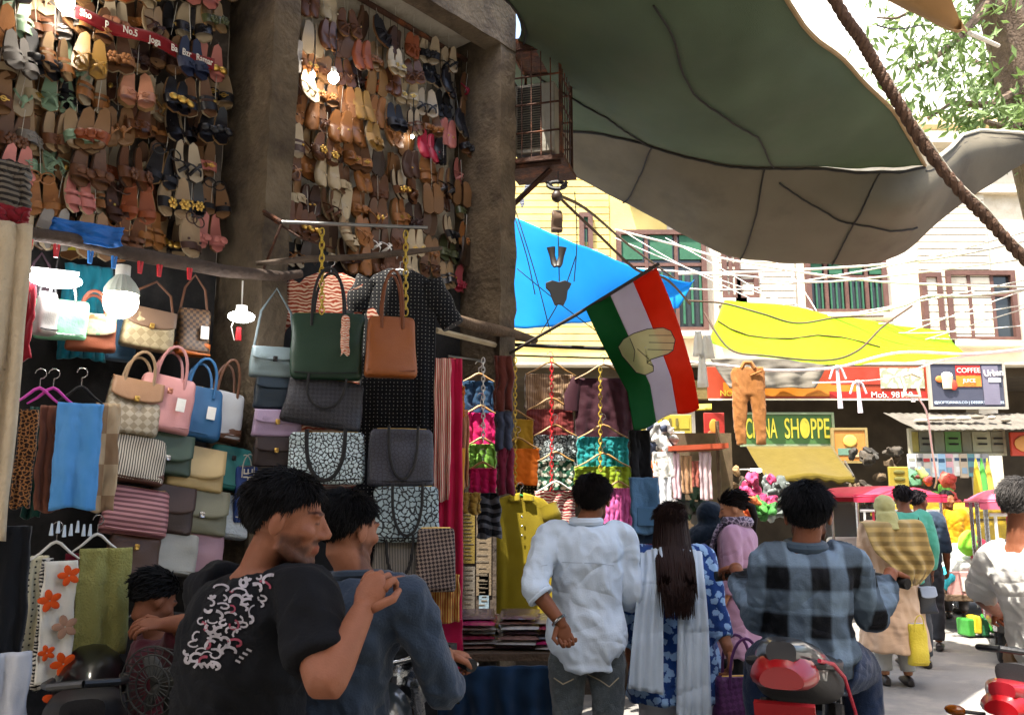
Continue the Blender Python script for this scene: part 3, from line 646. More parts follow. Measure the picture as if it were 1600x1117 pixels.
# ================================================================== CLOTHES
def sheet(name, label, q, W, H, mat, yaw=FYAW, folds=3, amp=.02, th=.012, taper=1., cat='scarf', group=None, hemwave=.02, parent=None, seed=None, flare=0., front=None):
    sd_ = rnd(0, 50) if seed is None else seed
    def fn(u, v):
        w_ = W*lerp(1, taper, v)*(1+flare*v); x = (u-.5)*w_; z = -v*H - hemwave*v*(.5+.5*math.sin(u*7+sd_))*.8
        y = amp*math.sin(u*folds*2*math.pi+sd_+1.2*nz((u*2, v*2, sd_)))*(.35+.65*v) + .5*amp*nz((u*5, v*4, sd_), 1.3) + .01*nz((u*14, v*12, sd_))
        return Vector((x + .012*nz((0, v*4, sd_)), y, z))
    mb = MB().grid(fn, max(14, folds*9), 26)
    if parent is not None: return solid(mb.build(name, mat, parent, sharp=0), th)
    o = mb.build(name, mat, None, sharp=0); solid(o, th); o.location = q; o.rotation_euler = (0, 0, yaw); return tag(o, label, cat, group)
def sheetp(name, label, x0, x1, y0, y1, t, mat, **k):
    q = FP((x0+x1)/2, y0, t); b_ = FP((x0+x1)/2, y1, t); s_ = mpp(q.y); k.setdefault('yaw', FYAW-R(18)); return sheet(name, label, q, (x1-x0)*s_/.9, q.z-b_.z, mat, **k)
def sheetY(name, label, x0, x1, y0, y1, Y, mat, **k):
    q = P((x0+x1)/2, y0, Y); b_ = P((x0+x1)/2, y1, Y); k.setdefault('yaw', R(8)); return sheet(name, label, q, (x1-x0)*mpp(Y), q.z-b_.z, mat, **k)
def hanger_mb(W=.4, r=.007, drop=.1, wood=True):
    mb = MB(); pts = [(-W/2, 0, -drop), (-W*.3, 0, -drop*.62), (-W*.1, 0, -drop*.12), (0, 0, 0), (W*.1, 0, -drop*.12), (W*.3, 0, -drop*.62), (W/2, 0, -drop)]
    mb.tube(pts, [r*.8, r*1.2, r*1.4, r*1.5, r*1.4, r*1.2, r*.8], 8, flat=.7); return mb
def hook_mb(): 
    return MB().tube([(0, 0, 0), (0, 0, .04)] + [(.022*math.sin(a)*1., 0, .062-.022*math.cos(a)) for a in [math.pi*(i/8)*1.5 for i in range(9)]], .0025, 6)
woodm = M('hanger_wood', '#a9814d', .5, .2, 12.); whitep = M('white_plastic', '#d6d3cc', .4, .05); pinkp = M('pink_plastic', '#d04fb0', .35, .05); greenp = M('green_plastic', '#2c8a4a', .4, .05)
def hanger(label, q, W=.4, mat=woodm, yaw=0., group=None, tilt=0., drop=None):
    o = thing('clothes_hanger', label, 'hanger', q, yaw, group); o.rotation_euler = (0, tilt, yaw)
    hanger_mb(W, drop=drop or W*.26).build('frame', mat, o); hook_mb().build('hook', silverm, o); return o
def garment(name, label, q, W, H, mat, yaw=0., sleeve=.0, sw=.09, flare=.15, depth=.05, neck=.07, collar=None, cat='garment', group=None, folds=5, amp=.012, hang=None, waist=1., seed=None, buttons=None, sdrop=60, v_neck=.05):
    o = thing(name, label, cat, q, yaw, group); sd_ = rnd(0, 99) if seed is None else seed; rings = []; n = 44; ns = 22
    for i in range(ns+1):
        f = i/ns; z = -f*H
        if f < .12: hw = lerp(neck, W/2, (f/.12)**.55); z = -H*.0 - (f/.12)**1.3*.06*1. - f*H*.35
        else: hw = W/2*lerp(1, waist, math.sin(min(1, (f-.12)/.45)*math.pi/2))*(1+flare*max(0, f-.4)/.6); z = -.06-H*.042-(f-.12)/.88*(H-.06-H*.042)
        ring = []
        for k in range(n):
            a = 2*math.pi*k/n; c, s_ = math.cos(a), math.sin(a); x = math.copysign(abs(c)**.8, c)*hw
            y = math.copysign(abs(s_)**.7, s_)*depth*(.25 if f < .03 else .7+.3*f) + amp*math.sin(x/W*folds*6.3+sd_+nz((x*3, f*3, sd_))*2)*min(1, f*1.6) + .012*nz((x*10, f*7, sd_))
            if i == 0 and s_ < 0: z2 = z - v_neck*(1-(x/max(hw, .01))**2)
            else: z2 = z
            if i == ns: z2 -= .015*math.sin(k*.9+sd_)
            ring.append(Vector((x, y, z2)))
        rings.append(ring)
    MB().loft(rings).build('body', mat, o, sharp=60)
    if sleeve:
        for sx in (-1, 1):
            a = R(sdrop); st = Vector((sx*W*.40, 0, -.085)); d_ = Vector((sx*math.cos(a), 0, -math.sin(a))); pts = []; rr = []
            for i in range(8):
                f = i/7; pts.append(st + d_*sleeve*f + Vector((0, .008*math.sin(f*9+sd_), 0))); rr.append(sw*lerp(1, .8, f)*(1+.06*math.sin(f*14+sd_)))
            MB().tube(pts, rr, 14, flat=.55, up=(0, 1, 0)).build('sleeve', mat, o, sharp=60)
    if collar:
        for sx in (-1, 1): solid(MB().grid(lambda u, v: Vector((sx*lerp(.012, neck+.02, u), -depth*.6-.012-.012*v, .012-.02*u-.065*v*(1-.3*u))), 4, 4).build('collar', collar, o), .004)
    if buttons:
        for i in range(buttons): MB().ell((0, -depth*.95-.014, -.16-i*.065), (.008, .004, .008), None, 8, 5).build('button', silverm, o)
    if hang: hanger_mb(min(W*.85, .42), drop=.09).build('hanger', hang, o).location = (0, 0, -.005); hk = hook_mb().build('hanger_hook', silverm, o); hk.location = (0, 0, .0)
    return o
def garY(name, label, x0, x1, y0, y1, Y, mat, **k):
    q = P((x0+x1)/2, y0, Y); b_ = P((x0+x1)/2, y1, Y); k.setdefault('yaw', R(8)); return garment(name, label, q, (x1-x0)*mpp(Y), q.z-b_.z, mat, **k)
# ---- far left: garments and scarves
lace = cloth('#bfae93', bump=.5, bs=50.)
sheet('lace_kurta', 'long beige lace kurta hung at the very edge of the shop', P(-4, 345, 3.3), .24, 1.24, lace, yaw=R(30), folds=3, amp=.04, th=.02, cat='garment', taper=1.05)
sheet('black_kurta', 'long black kurta hung below the beige lace one', P(4, 822, 3.36), .20, .52, cloth('#101114'), yaw=R(30), folds=2, amp=.02, th=.02, cat='garment')
sheet('white_trousers', 'white cotton trousers hung under the black kurta', P(4, 1020, 3.36), .19, .5, cloth('#b9bcc2'), yaw=R(30), folds=2, amp=.02, th=.02, cat='garment')
sheet('crimson_folded_shirt', 'crimson folded top behind the beige lace kurta', P(18, 322, 3.42), .12, .09, cloth('#7a1c26'), yaw=R(30), folds=1, amp=.02, th=.03, cat='garment')
sheetp('crimson_garment', 'narrow crimson garment between the lace kurta and the mint bag', 34, 54, 440, 560, .45, cloth('#8c1f2c'), folds=1, cat='garment')
sheetp('striped_pile', 'stack of dark striped garments with white hangers on the pole', 2, 42, 255, 322, .62, cloth('#2a2522', pat='sz', hx2='#70675c', ps=12.), folds=1, th=.05, cat='garment')
GS = 'scarves on hangers'
sheetp('leopard_scarf', 'brown leopard print scarf beside the lace kurta', 34, 56, 640, 790, .64, cloth('#9a6a3f', pat='leopard', hx2='#2a1810', ps=60.), folds=1, group=GS)
sheetp('dark_green_scarf', 'dark green scarf between leopard and brown ones', 50, 72, 636, 806, .52, cloth('#123a33'), folds=1, group=GS)
sheetp('brown_scarf', 'rust brown scarf beside the sky blue one', 70, 100, 634, 796, .60, cloth('#7d4f3e'), folds=2, amp=.012, group=GS)
o = sheetp('sky_blue_scarf', 'sky blue scarf with white tassels on a dark hanger', 98, 156, 630, 792, .72, cloth('#5f9fdc'), folds=2, amp=.012, group=GS)
for i in range(7): 
    tz = MB().tube([(-.075+i*.025, 0, 0), (-.075+i*.025, .004, -.05)], [.004, .009], 7).build('tassel', cloth('#c9d6e2'), o); tz.location = (0, .0, -.52+.01*math.sin(i*2))
sheetp('tan_scarf', 'tan and cream two tone scarf beside the blue one', 154, 186, 630, 796, .56, cloth('#9c8064', pat='check', hx2='#c2ab8c', ps=7.), folds=1, group=GS)
sheetp('polka_scarf', 'cream scarf with dark dots and a pink fringe', 42, 72, 868, 1064, .58, cloth('#d9d2b4', pat='dots', hx2='#3c3a33', ps=40., soft=.16), folds=1, group=GS)
sheetp('braided_scarf', 'thin black and white braided scarf', 69, 81, 872, 1072, .66, cloth('#cfcac0', pat='zebra', hx2='#17171a', ps=20.), folds=1, amp=.008, th=.02, group=GS)
o = sheetp('floral_scarf', 'white scarf printed with big orange flowers', 76, 117, 876, 1064, .72, cloth('#dcd9cd'), folds=1, amp=.008, group=GS)
of = cloth('#d9531f'); pf = cloth('#a5806a')
def blossom(o, x, z, r, m, y=-.03):
    mb = MB()
    for i in range(5):
        a = i*2*math.pi/5+x*20; mb.ell((x+math.cos(a)*r*.6, y, z+math.sin(a)*r*.6), (r*.55, .003, r*.36), Matrix.Rotation(-a, 3, 'Y'), 10, 5)
    mb.build('printed_flower', m, o)
for x, z, r, m in ((.03, -.06, .04, of), (-.035, -.16, .042, of), (.03, -.27, .045, pf), (-.03, -.37, .03, of), (.035, -.42, .045, of), (.02, -.56, .048, of)): blossom(o, x, z, r, m)
sheetp('maroon_scarf', 'plain maroon scarf between floral and olive ones', 108, 146, 864, 1032, .60, cloth('#6d1425'), folds=1, amp=.01, group=GS)
sheetp('olive_scarf', 'woolly olive green stole on a white hanger', 134, 200, 856, 1016, .70, cloth('#9c9a5c', bump=.6, bs=110.), folds=2, amp=.018, group=GS)
sheetp('beige_stole', 'beige stole end showing below the olive stole', 140, 184, 990, 1066, .58, cloth('#a4916b'), folds=1, group=GS)
for px, py, m, l in ((62, 606, pinkp, 'magenta plastic hanger holding the brown scarf'), (83, 606, pinkp, 'magenta plastic hanger beside the blue scarf'), (127, 604, darkmetal, 'dark hanger holding the sky blue scarf'), (88, 846, whitep, 'white hanger holding the floral scarf'), (152, 834, whitep, 'white hanger holding the olive stole')):
    hanger(l, FP(px, py, .66), .19, m, FYAW-R(18), drop=.075)
teal_c = cloth('#1f6f83')
sheetp('teal_cloth', 'teal cloth hung in the shade behind the strip lamp', 108, 170, 415, 560, .1, teal_c, folds=4, cat='cloth')
sheetp('blue_plastic_sheet', 'crumpled blue plastic sheet thrown over the wooden pole', 90, 184, 348, 378, .62, M('blue_sheet', '#1c62b0', .45, .1, bump=.4, bs=20.), folds=2, amp=.025, th=.006, cat='plastic sheet')
# ---- racks, poles
pole = MB().tube([FP(20, 362, .6), FP(110, 374, .6), FP(200, 396, .58), FP(290, 412, .56), FP(352, 424, .55), FP(440, 432, .5), FP(470, 428, .5)], [.03, .032, .035, .036, .034, .03, .025], 10).build('wooden_pole', M('pole_wood', '#4f4036', .85, .35, 10., .6, 40.)); tag(pole, 'curved wooden pole carrying lamps and bags across the first bay', 'pole')
pm = {'red': M('red_plastic', '#c02a30', .4, .05), 'blue': M('blue_plastic', '#2a6fb8', .4, .05)}
for px, py, c in ((46, 384, 'red'), (88, 392, 'red'), (141, 402, 'blue'), (178, 410, 'blue'), (219, 418, 'red'), (249, 423, 'red'), (296, 428, 'red')):
    o = thing('clothes_peg', f'{c} plastic peg clipped on the wooden pole', 'peg', FP(px, py, .63), FYAW, f'{c} pegs on the pole')
    for sx in (-1, 1): MB().box((sx*.006, 0, 0), (.009, .012, .06), Matrix.Rotation(sx*R(5), 3, 'Y')).build('jaw', pm[c], o, smooth=False)
    MB().torus((0, 0, .006), .007, .002, Matrix.Rotation(R(90), 3, 'X'), 10, 5).build('spring', silverm, o)
rk = thing('garment_rack', 'thin steel rail on angled brackets fixed to the pillar', 'rack', (0, 0, 0))
MB().tube([P(440, 347, 4.75), P(668, 356, 4.95)], .011, 8).build('rail', steel, rk)
MB().tube([FP(412, 330, .44), P(440, 347, 4.75)], .012, 8).build('bracket', rust, rk)
MB().tube([FP(412, 335, .44), P(470, 372, 4.75), P(520, 388, 4.8)], .007, 6).build('bracket', rust, rk)
MB().tube([FP(412, 420, .44), P(440, 350, 4.75)], .008, 6).build('brace', rust, rk)
MB().tube([P(400, 412, 4.7), P(480, 405, 4.75), P(560, 402, 4.8), P(640, 394, 4.9), P(690, 388, 5.0)], [.014, .02, .018, .02, .012], 8).build('branch_rail', M('grey_branch', '#57493d', .9, .3, 9., .5), rk)
def chain(label, px, y0, y1, Y, mat, L=.05, group='plastic chains'):
    a = P(px, y0, Y); b_ = P(px, y1, Y); n = max(2, int((a.z-b_.z)/(L*.72))); mb = MB()
    for i in range(n): mb.torus(a.lerp(b_, (i+.5)/n), L*.5, L*.09, Matrix.Rotation(R(90)*(i % 2), 3, 'Z') @ Matrix.Rotation(R(90), 3, 'X'), 12, 5, sx=.5, sy=1.)
    o = mb.build('chain', mat); o['kind'] = 'stuff'; return tag(o, label, 'chain', group)
ych = M('yellow_plastic', '#b89a3a', .45, .1)
chain('yellow plastic chain carrying the green tote', 503, 358, 490, 4.66, ych); chain('yellow plastic chain carrying the tan tote', 634, 362, 492, 4.78, ych)
# ---- the two dresses before the second bay
garY('striped_kurta', 'rust red kurta with pale stripes behind the green tote', 462, 572, 426, 760, 5.05, cloth('#7a2f1d', pat='zebra', hx2='#b09480', ps=15., soft=.06), sleeve=.32, sw=.085, hang=woodm, flare=.0)
garY('dotted_dress', 'long black dress with tiny white dots behind the tan tote', 566, 684, 420, 900, 5.1, cloth('#0d0d10', pat='dots', hx2='#a8a49c', ps=44., soft=.1), sleeve=.3, sw=.085, hang=whitep, flare=.12)
o = thing('neck_scarf', 'orange and white neck scarf knotted on the green tote handle', 'scarf', P(540, 498, 4.6), 0)
MB().ell((0, 0, 0), (.022, .018, .02), None, 10, 7).build('knot', cloth('#c2542c', pat='zebra', hx2='#e2d3bf', ps=30.), o); sheet('tail', '', None, .045, .19, cloth('#c2542c', pat='zebra', hx2='#e2d3bf', ps=30.), folds=1, amp=.006, th=.004, parent=o)
GP = 'bright cloths beside the dotted dress'
sheetY('pink_dupatta', 'long hot pink dupatta hung from the beam down to the stall table', 690, 722, 560, 1010, 5.0, cloth('#b3173f'), folds=2, cat='scarf', flare=.25)
sheetY('red_dupatta', 'red and white striped dupatta beside the hot pink one', 680, 704, 560, 780, 4.95, cloth('#b0251f', pat='sx', hx2='#ddc9b4', ps=30.), folds=2, cat='scarf')
sheetY('mustard_dupatta', 'mustard dupatta edge beside the hot pink one', 712, 726, 700, 850, 5.05, cloth('#c0832a'), folds=1, cat='scarf', taper=.6)
sheetY('fringed_shawl', 'orange and gold striped shawl with long fringe under the bags', 600, 716, 898, 972, 4.78, cloth('#a5532b', pat='sx', hx2='#c9a35a', ps=24., soft=.1), folds=7, amp=.02, cat='scarf')
sheetY('hot_pink_cloth', 'hot pink cloth hanging below the fringed shawl', 600, 720, 968, 1090, 4.85, cloth('#a31440'), folds=3, cat='cloth')
# ---- lamps on the pole
lampw = M('lamp_white', '#ffffff', .4, 0, emit=10., bump=0)
o = thing('strip_lamp', 'oval white strip lamp glowing above the mint green bag', 'lamp', FP(86, 437, .5), FYAW-R(20))
MB().ell((0, 0, 0), (.115, .035, .04), None, 18, 10).build('diffuser', lampw, o); MB().box((0, .02, .045), (.2, .03, .012)).build('mount', bulb_cap, o); MB().tube([(0, .01, .05), (.01, .01, .15), (0, 0, .2)], .004, 6).build('wire', darkmetal, o)
MB().ell((-.125, 0, 0), (.02, .02, .022), None, 10, 7).build('end_bulb', lampw, o)
o = thing('globe_lamp', 'big white globe bulb with ribbed grey collar on the pole', 'lamp', FP(189, 468, .5), FYAW)
MB().ell((0, 0, -.01), (.082, .082, .085), None, 20, 12).build('globe', M('globe_lit', '#fff6e6', .4, 0, emit=9., bump=0), o)
mb = MB(); rings = []
for f, r_ in ((0, .084), (.3, .08), (.6, .062), (.85, .04), (1, .03)): rings.append([Vector((math.cos(2*math.pi*k/40)*r_*(1 if k % 2 else .94), math.sin(2*math.pi*k/40)*r_*(1 if k % 2 else .94), .025+f*.1)) for k in range(40)])
mb.loft(rings).build('collar', M('lamp_collar', '#b9beb0', .5, .05), o); MB().cyl((0, 0, .12), (0, 0, .17), .035, 14).build('holder', bulb_cap, o)
o = thing('disc_lamp', 'round flat white lamp with a red switch dangling before the pillar', 'lamp', FP(377, 495, .6), FYAW-R(20))
MB().ell((0, 0, 0), (.07, .07, .03), None, 20, 9).build('diffuser', lampw, o); MB().cyl((0, 0, .02), (0, 0, .06), .03, 12).build('holder', bulb_cap, o); MB().tube([(0, 0, .06), (0, .01, .2)], .004, 6).build('wire', bulb_cap, o)
MB().tube([(-.03, 0, 0), (-.05, 0, -.06), (-.03, 0, -.13), (-.01, 0, -.1)], .003, 6).build('switch_cord', bulb_cap, o); MB().tube([(-.01, 0, -.06), (-.01, 0, -.13)], [.012, .017], 10).build('switch', pm['red'], o)
# ================================================================== CLOTHES STALL beyond the second pillar
old_wood = M('old_wood', '#5d4a38', .9, .35, 8., .6, 40.); pale_wood = M('pale_wood', '#b7a688', .8, .2, 8., .3)
st = thing('market_stall', 'timber clothes stall with papered back board beside the second pillar', 'stall', (0, 0, 0))
SY = 7.5
a = P(672, 700, SY); b_ = P(1000, 700, SY)
MB().box(((a.x+b_.x)/2, SY+.03, 1.15), (b_.x-a.x, .05, 2.3)).build('back_board', M('stall_board', '#55493d', .9, .3, 3., .4, 30., dirt=('#2f2722', 3., .5, .7)), st, smooth=False)
for px in (676, 996): q = P(px, 700, SY-.06); MB().tube([(q.x, q.y, 0), (q.x, q.y, 3.0)], .035, 8).build('post', old_wood, st)
MB().tube([P(680, 490, 5.6), P(740, 508, 6.1), P(800, 522, 6.6), P(836, 532, 6.9)], [.035, .045, .045, .03], 9).build('beam', old_wood, st)
bevel(MB().tube([P(682, 516, 5.65), P(778, 540, 6.5)], .022, 4).build('lath', pale_wood, st, sharp=30), .003, 1)
MB().tube([P(790, 538, 6.7), P(955, 545, 6.7)], .016, 8).build('cross_bar', darkmetal, st)
MB().tube([P(790, 555, 6.62), P(960, 560, 6.62)], .008, 8).build('cross_bar', darkmetal, st)
MB().tube([P(700, 556, 6.3), P(770, 566, 6.6)], .008, 8).build('cross_bar', steel, st)
tp = MB().box((P(800, 1000, 5.9).x-.02, 5.64, .68), (1.5, .66, .04)); tp.build('table_top', old_wood, st, smooth=False)
for dx in (-.62, .62):
    for dy in (-.29, .29): MB().box((P(800, 1000, 5.9).x+dx, 5.64+dy, .33), (.05, .05, .658)).build('leg', old_wood, st, smooth=False)
sheetY('blue_table_cloth', 'dark blue cloth hanging from the front edge of the stall table', 690, 872, 1040, 1200, 5.28, cloth('#16304a'), folds=5, amp=.045, cat='cloth', yaw=0.)
a = P(690, 700, 6.0); b_ = P(776, 700, 6.0)
MB().box(((a.x+b_.x)/2, 6.03, 1.0), (b_.x-a.x, .05, 2.0)).build('side_board', MATS['stall_board'], st, smooth=False)
# posters on the side board
pst = [(716, 742, 800, 880, '#8a7538', 'faded mustard newsprint sheet pasted on the stall board'), (744, 768, 790, 930, '#7d6d57', 'brown newsprint strip pasted beside the yellow kurta'), (718, 742, 885, 990, '#756d62', 'grey newsprint sheet pasted low on the stall board'), (748, 764, 895, 985, '#7d909b', 'pale blue poster strip with dark print on the stall board')]
inkm = M('ink', '#26221f', .9)
for x0, x1, y0, y1, c, l in pst:
    a = P(x0, y1, 5.99); b_ = P(x1, y0, 5.99); o = thing('poster', l, 'poster', ((a.x+b_.x)/2, 5.998, (a.z+b_.z)/2), 0)
    W_, H_ = b_.x-a.x, b_.z-a.z; MB().box((0, 0, 0), (W_, .004, H_)).build('sheet', M('news'+c, c, .9, .3, 14.), o, smooth=False)
    ik = M('faded_ink', '#6a5f50', .9)
    for i in range(13): MB().box((rnd(-.015, .006), -.0035, H_*(.45-i*.072)), (W_*rnd(.4, .85), .002, H_*rnd(.008, .02))).build('print_line', ik, o, smooth=False)
# garments on hangers, in columns
GT = 'tops on hangers in the stall'
def top(label, x0, x1, y0, y1, Y, mat, hg=woodm, folds=3, sleeve=0, sw=0, **k):
    if x1 < 780: Y = Y-.95
    q = P((x0+x1)/2, y0, Y); z1 = P((x0+x1)/2, y1, Y).z; W_ = (x1-x0)*mpp(Y); dr = W_*.26
    o = thing('folded_garment', label, 'garment', q, R(rnd(0, 16)), GT)
    sheet('cloth', '', None, W_*1.0, q.z-z1-dr*.9, mat, folds=folds, amp=.012 if folds < 5 else .006, th=.018, parent=o, hemwave=.015).location = (0, .012, -dr*.9)
    sheet('cloth_back', '', None, W_*.97, (q.z-z1-dr*.9)*.93, mat, folds=folds+1, amp=.01, th=.015, parent=o, hemwave=.02).location = (0, .04, -dr*.9)
    hanger_mb(W_*1.02, drop=dr, r=.008).build('hanger', hg, o).location = (0, -.012, 0); hook_mb().build('hanger_hook', silverm, o)
    if sleeve:
        for sx in (-1, 1): MB().tube([(sx*W_*.46, .01, -dr*.9), (sx*W_*.56, .01, -dr-.12), (sx*W_*.58, .01, -dr-sleeve)], [.04, .06, .055], 12, flat=.4, up=(0, 1, 0)).build('sleeve', mat, o)
    return o
top('shiny brown and gold striped top in the upper row of the stall', 820, 900, 566, 640, 6.7, cloth('#6a4a38', pat='sx', hx2='#a48a6a', ps=22., rough=.4))
top('maroon sequinned top below the brown striped one', 824, 898, 622, 690, 6.66, cloth('#5b1a20', pat='sx', hx2='#7f3b36', ps=26., rough=.4))
top('black top with white print below the maroon sequinned one', 834, 900, 664, 735, 6.62, cloth('#1c2022', pat='leopard', hx2='#9aa4a4', ps=38.))
top('dark green printed top below the black and white one', 840, 896, 706, 765, 6.58, cloth('#1e4a36', pat='floral', hx2='#b3b7a6', ps=26.))
top('red and white patterned top beside the yellow kurta', 836, 900, 752, 850, 6.5, cloth('#8c1e2b', pat='zebra', hx2='#c7b6a6', ps=14.), hg=whitep)
top('plum velvet top with wide sleeves in the upper row of the stall', 898, 988, 570, 690, 6.6, cloth('#35101c', rough=.6), sleeve=.24, sw=.09)
top('teal crinkled top below the plum velvet one', 902, 982, 664, 730, 6.5, cloth('#1f7f80', bump=.5, bs=40.), folds=9)
top('lime green top with dark motif below the teal one', 898, 986, 708, 775, 6.44, cloth('#7f9426'), folds=8)
top('orchid pink ruffled top at the stall edge below the lime one', 944, 988, 752, 822, 6.4, cloth('#c85f98'), folds=6)
top('mustard top below the beam of the stall', 770, 834, 640, 712, 6.6, cloth('#a9832a'))
top('bright orange top below the mustard one', 774, 844, 684, 756, 6.55, cloth('#cf6a1f'))
top('dark dotted top below the orange one', 774, 842, 734, 800, 6.6, cloth('#25271d', pat='dots', hx2='#8c8a5c', ps=40.))
garY('yellow_kurta', 'long mustard yellow kurta with collar and brooch over the stall table', 762, 864, 772, 990, 6.35, cloth('#806f12'), sleeve=.2, sw=.085, hang=greenp, collar=cloth('#8a7816'), buttons=3, flare=.12, sdrop=68, yaw=R(10))
top('navy blue top under the timber beam', 724, 772, 584, 655, 6.6, cloth('#1d3a55'))
top('orange ruffled top against the stall post', 698, 726, 598, 650, 6.3, cloth('#b86228'), folds=6)
top('magenta pink top below the navy one', 728, 774, 634, 705, 6.55, cloth('#c2145c'))
top('leaf green top between two magenta ones', 732, 774, 684, 738, 6.5, cloth('#6d9a3c'))
top('magenta top below the leaf green one', 734, 774, 722, 778, 6.45, cloth('#c31b57'))
sheetY('black_scarf', 'black scarf with white lettering border hung before the newsprint', 750, 780, 770, 838, 5.45, cloth('#121216', pat='zebra', hx2='#55555a', ps=5.), folds=2, taper=1.2)
sheetY('dark_leather_strips', 'dark brown fringed garment hung against the stall post', 700, 724, 640, 790, 5.45, cloth('#2c1d18', pat='sx', hx2='#5c3a2a', ps=30.), folds=3, cat='garment')
sheetY('peach_dupatta', 'peach dupatta hung between dark fringe and magenta tops', 716, 732, 640, 760, 5.45, cloth('#b37a58'), folds=2)
sheetY('black_trousers', 'folded black trousers hung at the stall corner', 984, 1016, 672, 752, 6.2, cloth('#0e0e11'), folds=1, th=.03, cat='trousers')
o = sheetY('blue_jeans', 'folded blue denim jeans hung below the black trousers', 984, 1028, 746, 832, 6.15, cloth('#4d6f8f', bump=.35), folds=1, th=.035, cat='jeans')
bevel(MB().box((0, -.025, -.27), (.13, .012, .13)).build('pocket', cloth('#456684'), o), .01, 2)
sheetY('dark_jeans', 'dark indigo jeans below the pale blue pair', 986, 1026, 826, 878, 6.2, cloth('#223247'), folds=1, th=.03, cat='jeans')
sheetY('red_folded_cloth', 'brick red folded cloth below the jeans', 984, 1022, 850, 905, 6.1, cloth('#7a1f22'), folds=2, th=.04, cat='cloth')
for x0, x1, y0, y1, c, l in ((774, 800, 556, 640, '#5c2b22', 'rust brown cloth hung on the face of the second pillar'), (776, 800, 642, 700, '#3a3f4f', 'slate cloth hung below the rust brown one'), (690, 712, 560, 640, '#8c4a2c', 'burnt orange cloth hung beside the pink dupatta'), (778, 802, 700, 770, '#6d1f33', 'wine coloured cloth hung at the edge of the pillar'), (722, 750, 770, 800, '#8a6a2c', 'ochre cloth hung above the newsprint'), (690, 716, 790, 900, '#43302a', 'dark brown shawl hung beside the newsprint')):
    sheetY('hanging_cloth', l, x0, x1, y0, y1, 5.35, cloth(c), folds=2, amp=.02, th=.02, cat='cloth')
chain('yellow chain down the middle of the plum and teal tops', 938, 575, 735, 6.38, ych, .045); chain('yellow chain down the mustard and orange tops', 805, 560, 780, 6.45, ych, .045); chain('red chain down the maroon and green tops', 862, 560, 770, 6.5, pm['red'], .045); chain('white chain down the navy and magenta tops', 755, 560, 690, 5.4, whitep, .04)
# wrapped garments on the table
wrapc = ['#8c6a60', '#a8335e', '#b9b3ac', '#6d5560', '#93394f', '#8a8f98', '#c7c2bb', '#5d4238', '#a59a8e']
cname = {'#8c6a60': 'dusty brown', '#a8335e': 'cerise', '#b9b3ac': 'pale grey', '#6d5560': 'plum grey', '#93394f': 'wine red', '#8a8f98': 'steel grey', '#c7c2bb': 'off white', '#5d4238': 'dark brown', '#a59a8e': 'sand'}
random.seed(5)
for ix in range(4):
    for iz in range(7 if ix < 2 else 6):
        for iy in range(1):
            c = wrapc[(ix*3+iz*2+ix*iz) % 9]; x = P(745, 1000, 5.6).x+ix*.25; z = .712+iz*.028
            mb = MB()
            def pk(u, v, s_): 
                e = (1-abs(2*u-1)**6)*(1-abs(2*v-1)**6); return Vector(((u-.5)*.245, (v-.5)*.32, s_*.013*e+.004*nz((u*6, v*6, x+z*9))*e))
            mb.grid(lambda u, v: pk(u, v, 1), 12, 12); mb.grid(lambda u, v: pk(1-u, v, -1), 12, 12)
            o = mb.build('wrapped_garment', M('wrap'+c, c, .22, .25, 20., .5, 30., coat=.6), None, sharp=0); o.location = (x+rnd(-.02, .02), 5.55+rnd(-.03, .03), z+.014); o.rotation_euler = (R(4), 0, R(rnd(-7, 7)))
            tag(o, f'{cname[c]} folded garment in clear wrap, stacked on the stall table', 'packet', f'{cname[c]} wrapped garments on the stall table')
o = sheetY('foil_wrap', 'crumpled clear plastic wrap lying over the stacked garments', 730, 868, 972, 1004, 5.8, M('foil', '#9a8f88', .2, .3, 15., .8, 25., coat=.5), folds=6, amp=.03, th=.01, cat='plastic wrap', yaw=0.)
o.rotation_euler = (R(-62), 0, 0)
# camera on the stall
o = thing('security_camera', 'small white security camera under the stall beam', 'camera', P(793, 586, 6.5), 0)
MB().tube([(0, .1, 0), (0, .0, 0), (0, -.02, 0)], [.036, .04, .04], 16).build('housing', whitep, o); MB().tube([(0, -.019, 0), (0, -.026, 0)], .027, 14).build('lens', blackL, o); MB().tube([(0, .07, 0), (0, .07, .1)], .012, 8).build('mount', whitep, o); MB().box((0, .02, .046), (.09, .13, .012)).build('hood', whitep, o)
# ================================================================== AIR CONDITIONER in its cage
ac = thing('air_conditioner', 'air conditioner unit in a rusty iron cage on the second pillar', 'air conditioner', P(848, 262, 6.75), R(-16))
Wc, Dc, Hc = .40, .42, .93
def cb(n_, a, b_, r, m, nn=6): return MB().tube([a, b_], r, nn).build(n_, m, ac)
acw = M('ac_white', '#8f8a7c', .6, .25, 5., .2, 30., dirt=('#5d5140', 4., .5, .75))
bevel(MB().box((-.03, 0, .37), (.34, .3, .6)).build('unit', acw, ac), .012, 2)
for k in range(26): MB().box((-.07, -.156, .12+k*.0205), (.20, .012, .009), Matrix.Rotation(R(25), 3, 'X')).build('grille_slat', darkmetal, ac, smooth=False)
for x in (-Wc/2, Wc/2):
    for y in (-Dc/2, Dc/2): cb('cage_post', (x, y, 0), (x, y, Hc), .013, rust)
for z in (.0, .22, .46, .70, Hc):
    for y in (-Dc/2, Dc/2): cb('cage_bar', (-Wc/2, y, z), (Wc/2, y, z), .008, rust)
    for x in (-Wc/2, Wc/2): cb('cage_bar', (x, -Dc/2, z), (x, Dc/2, z), .008, rust)
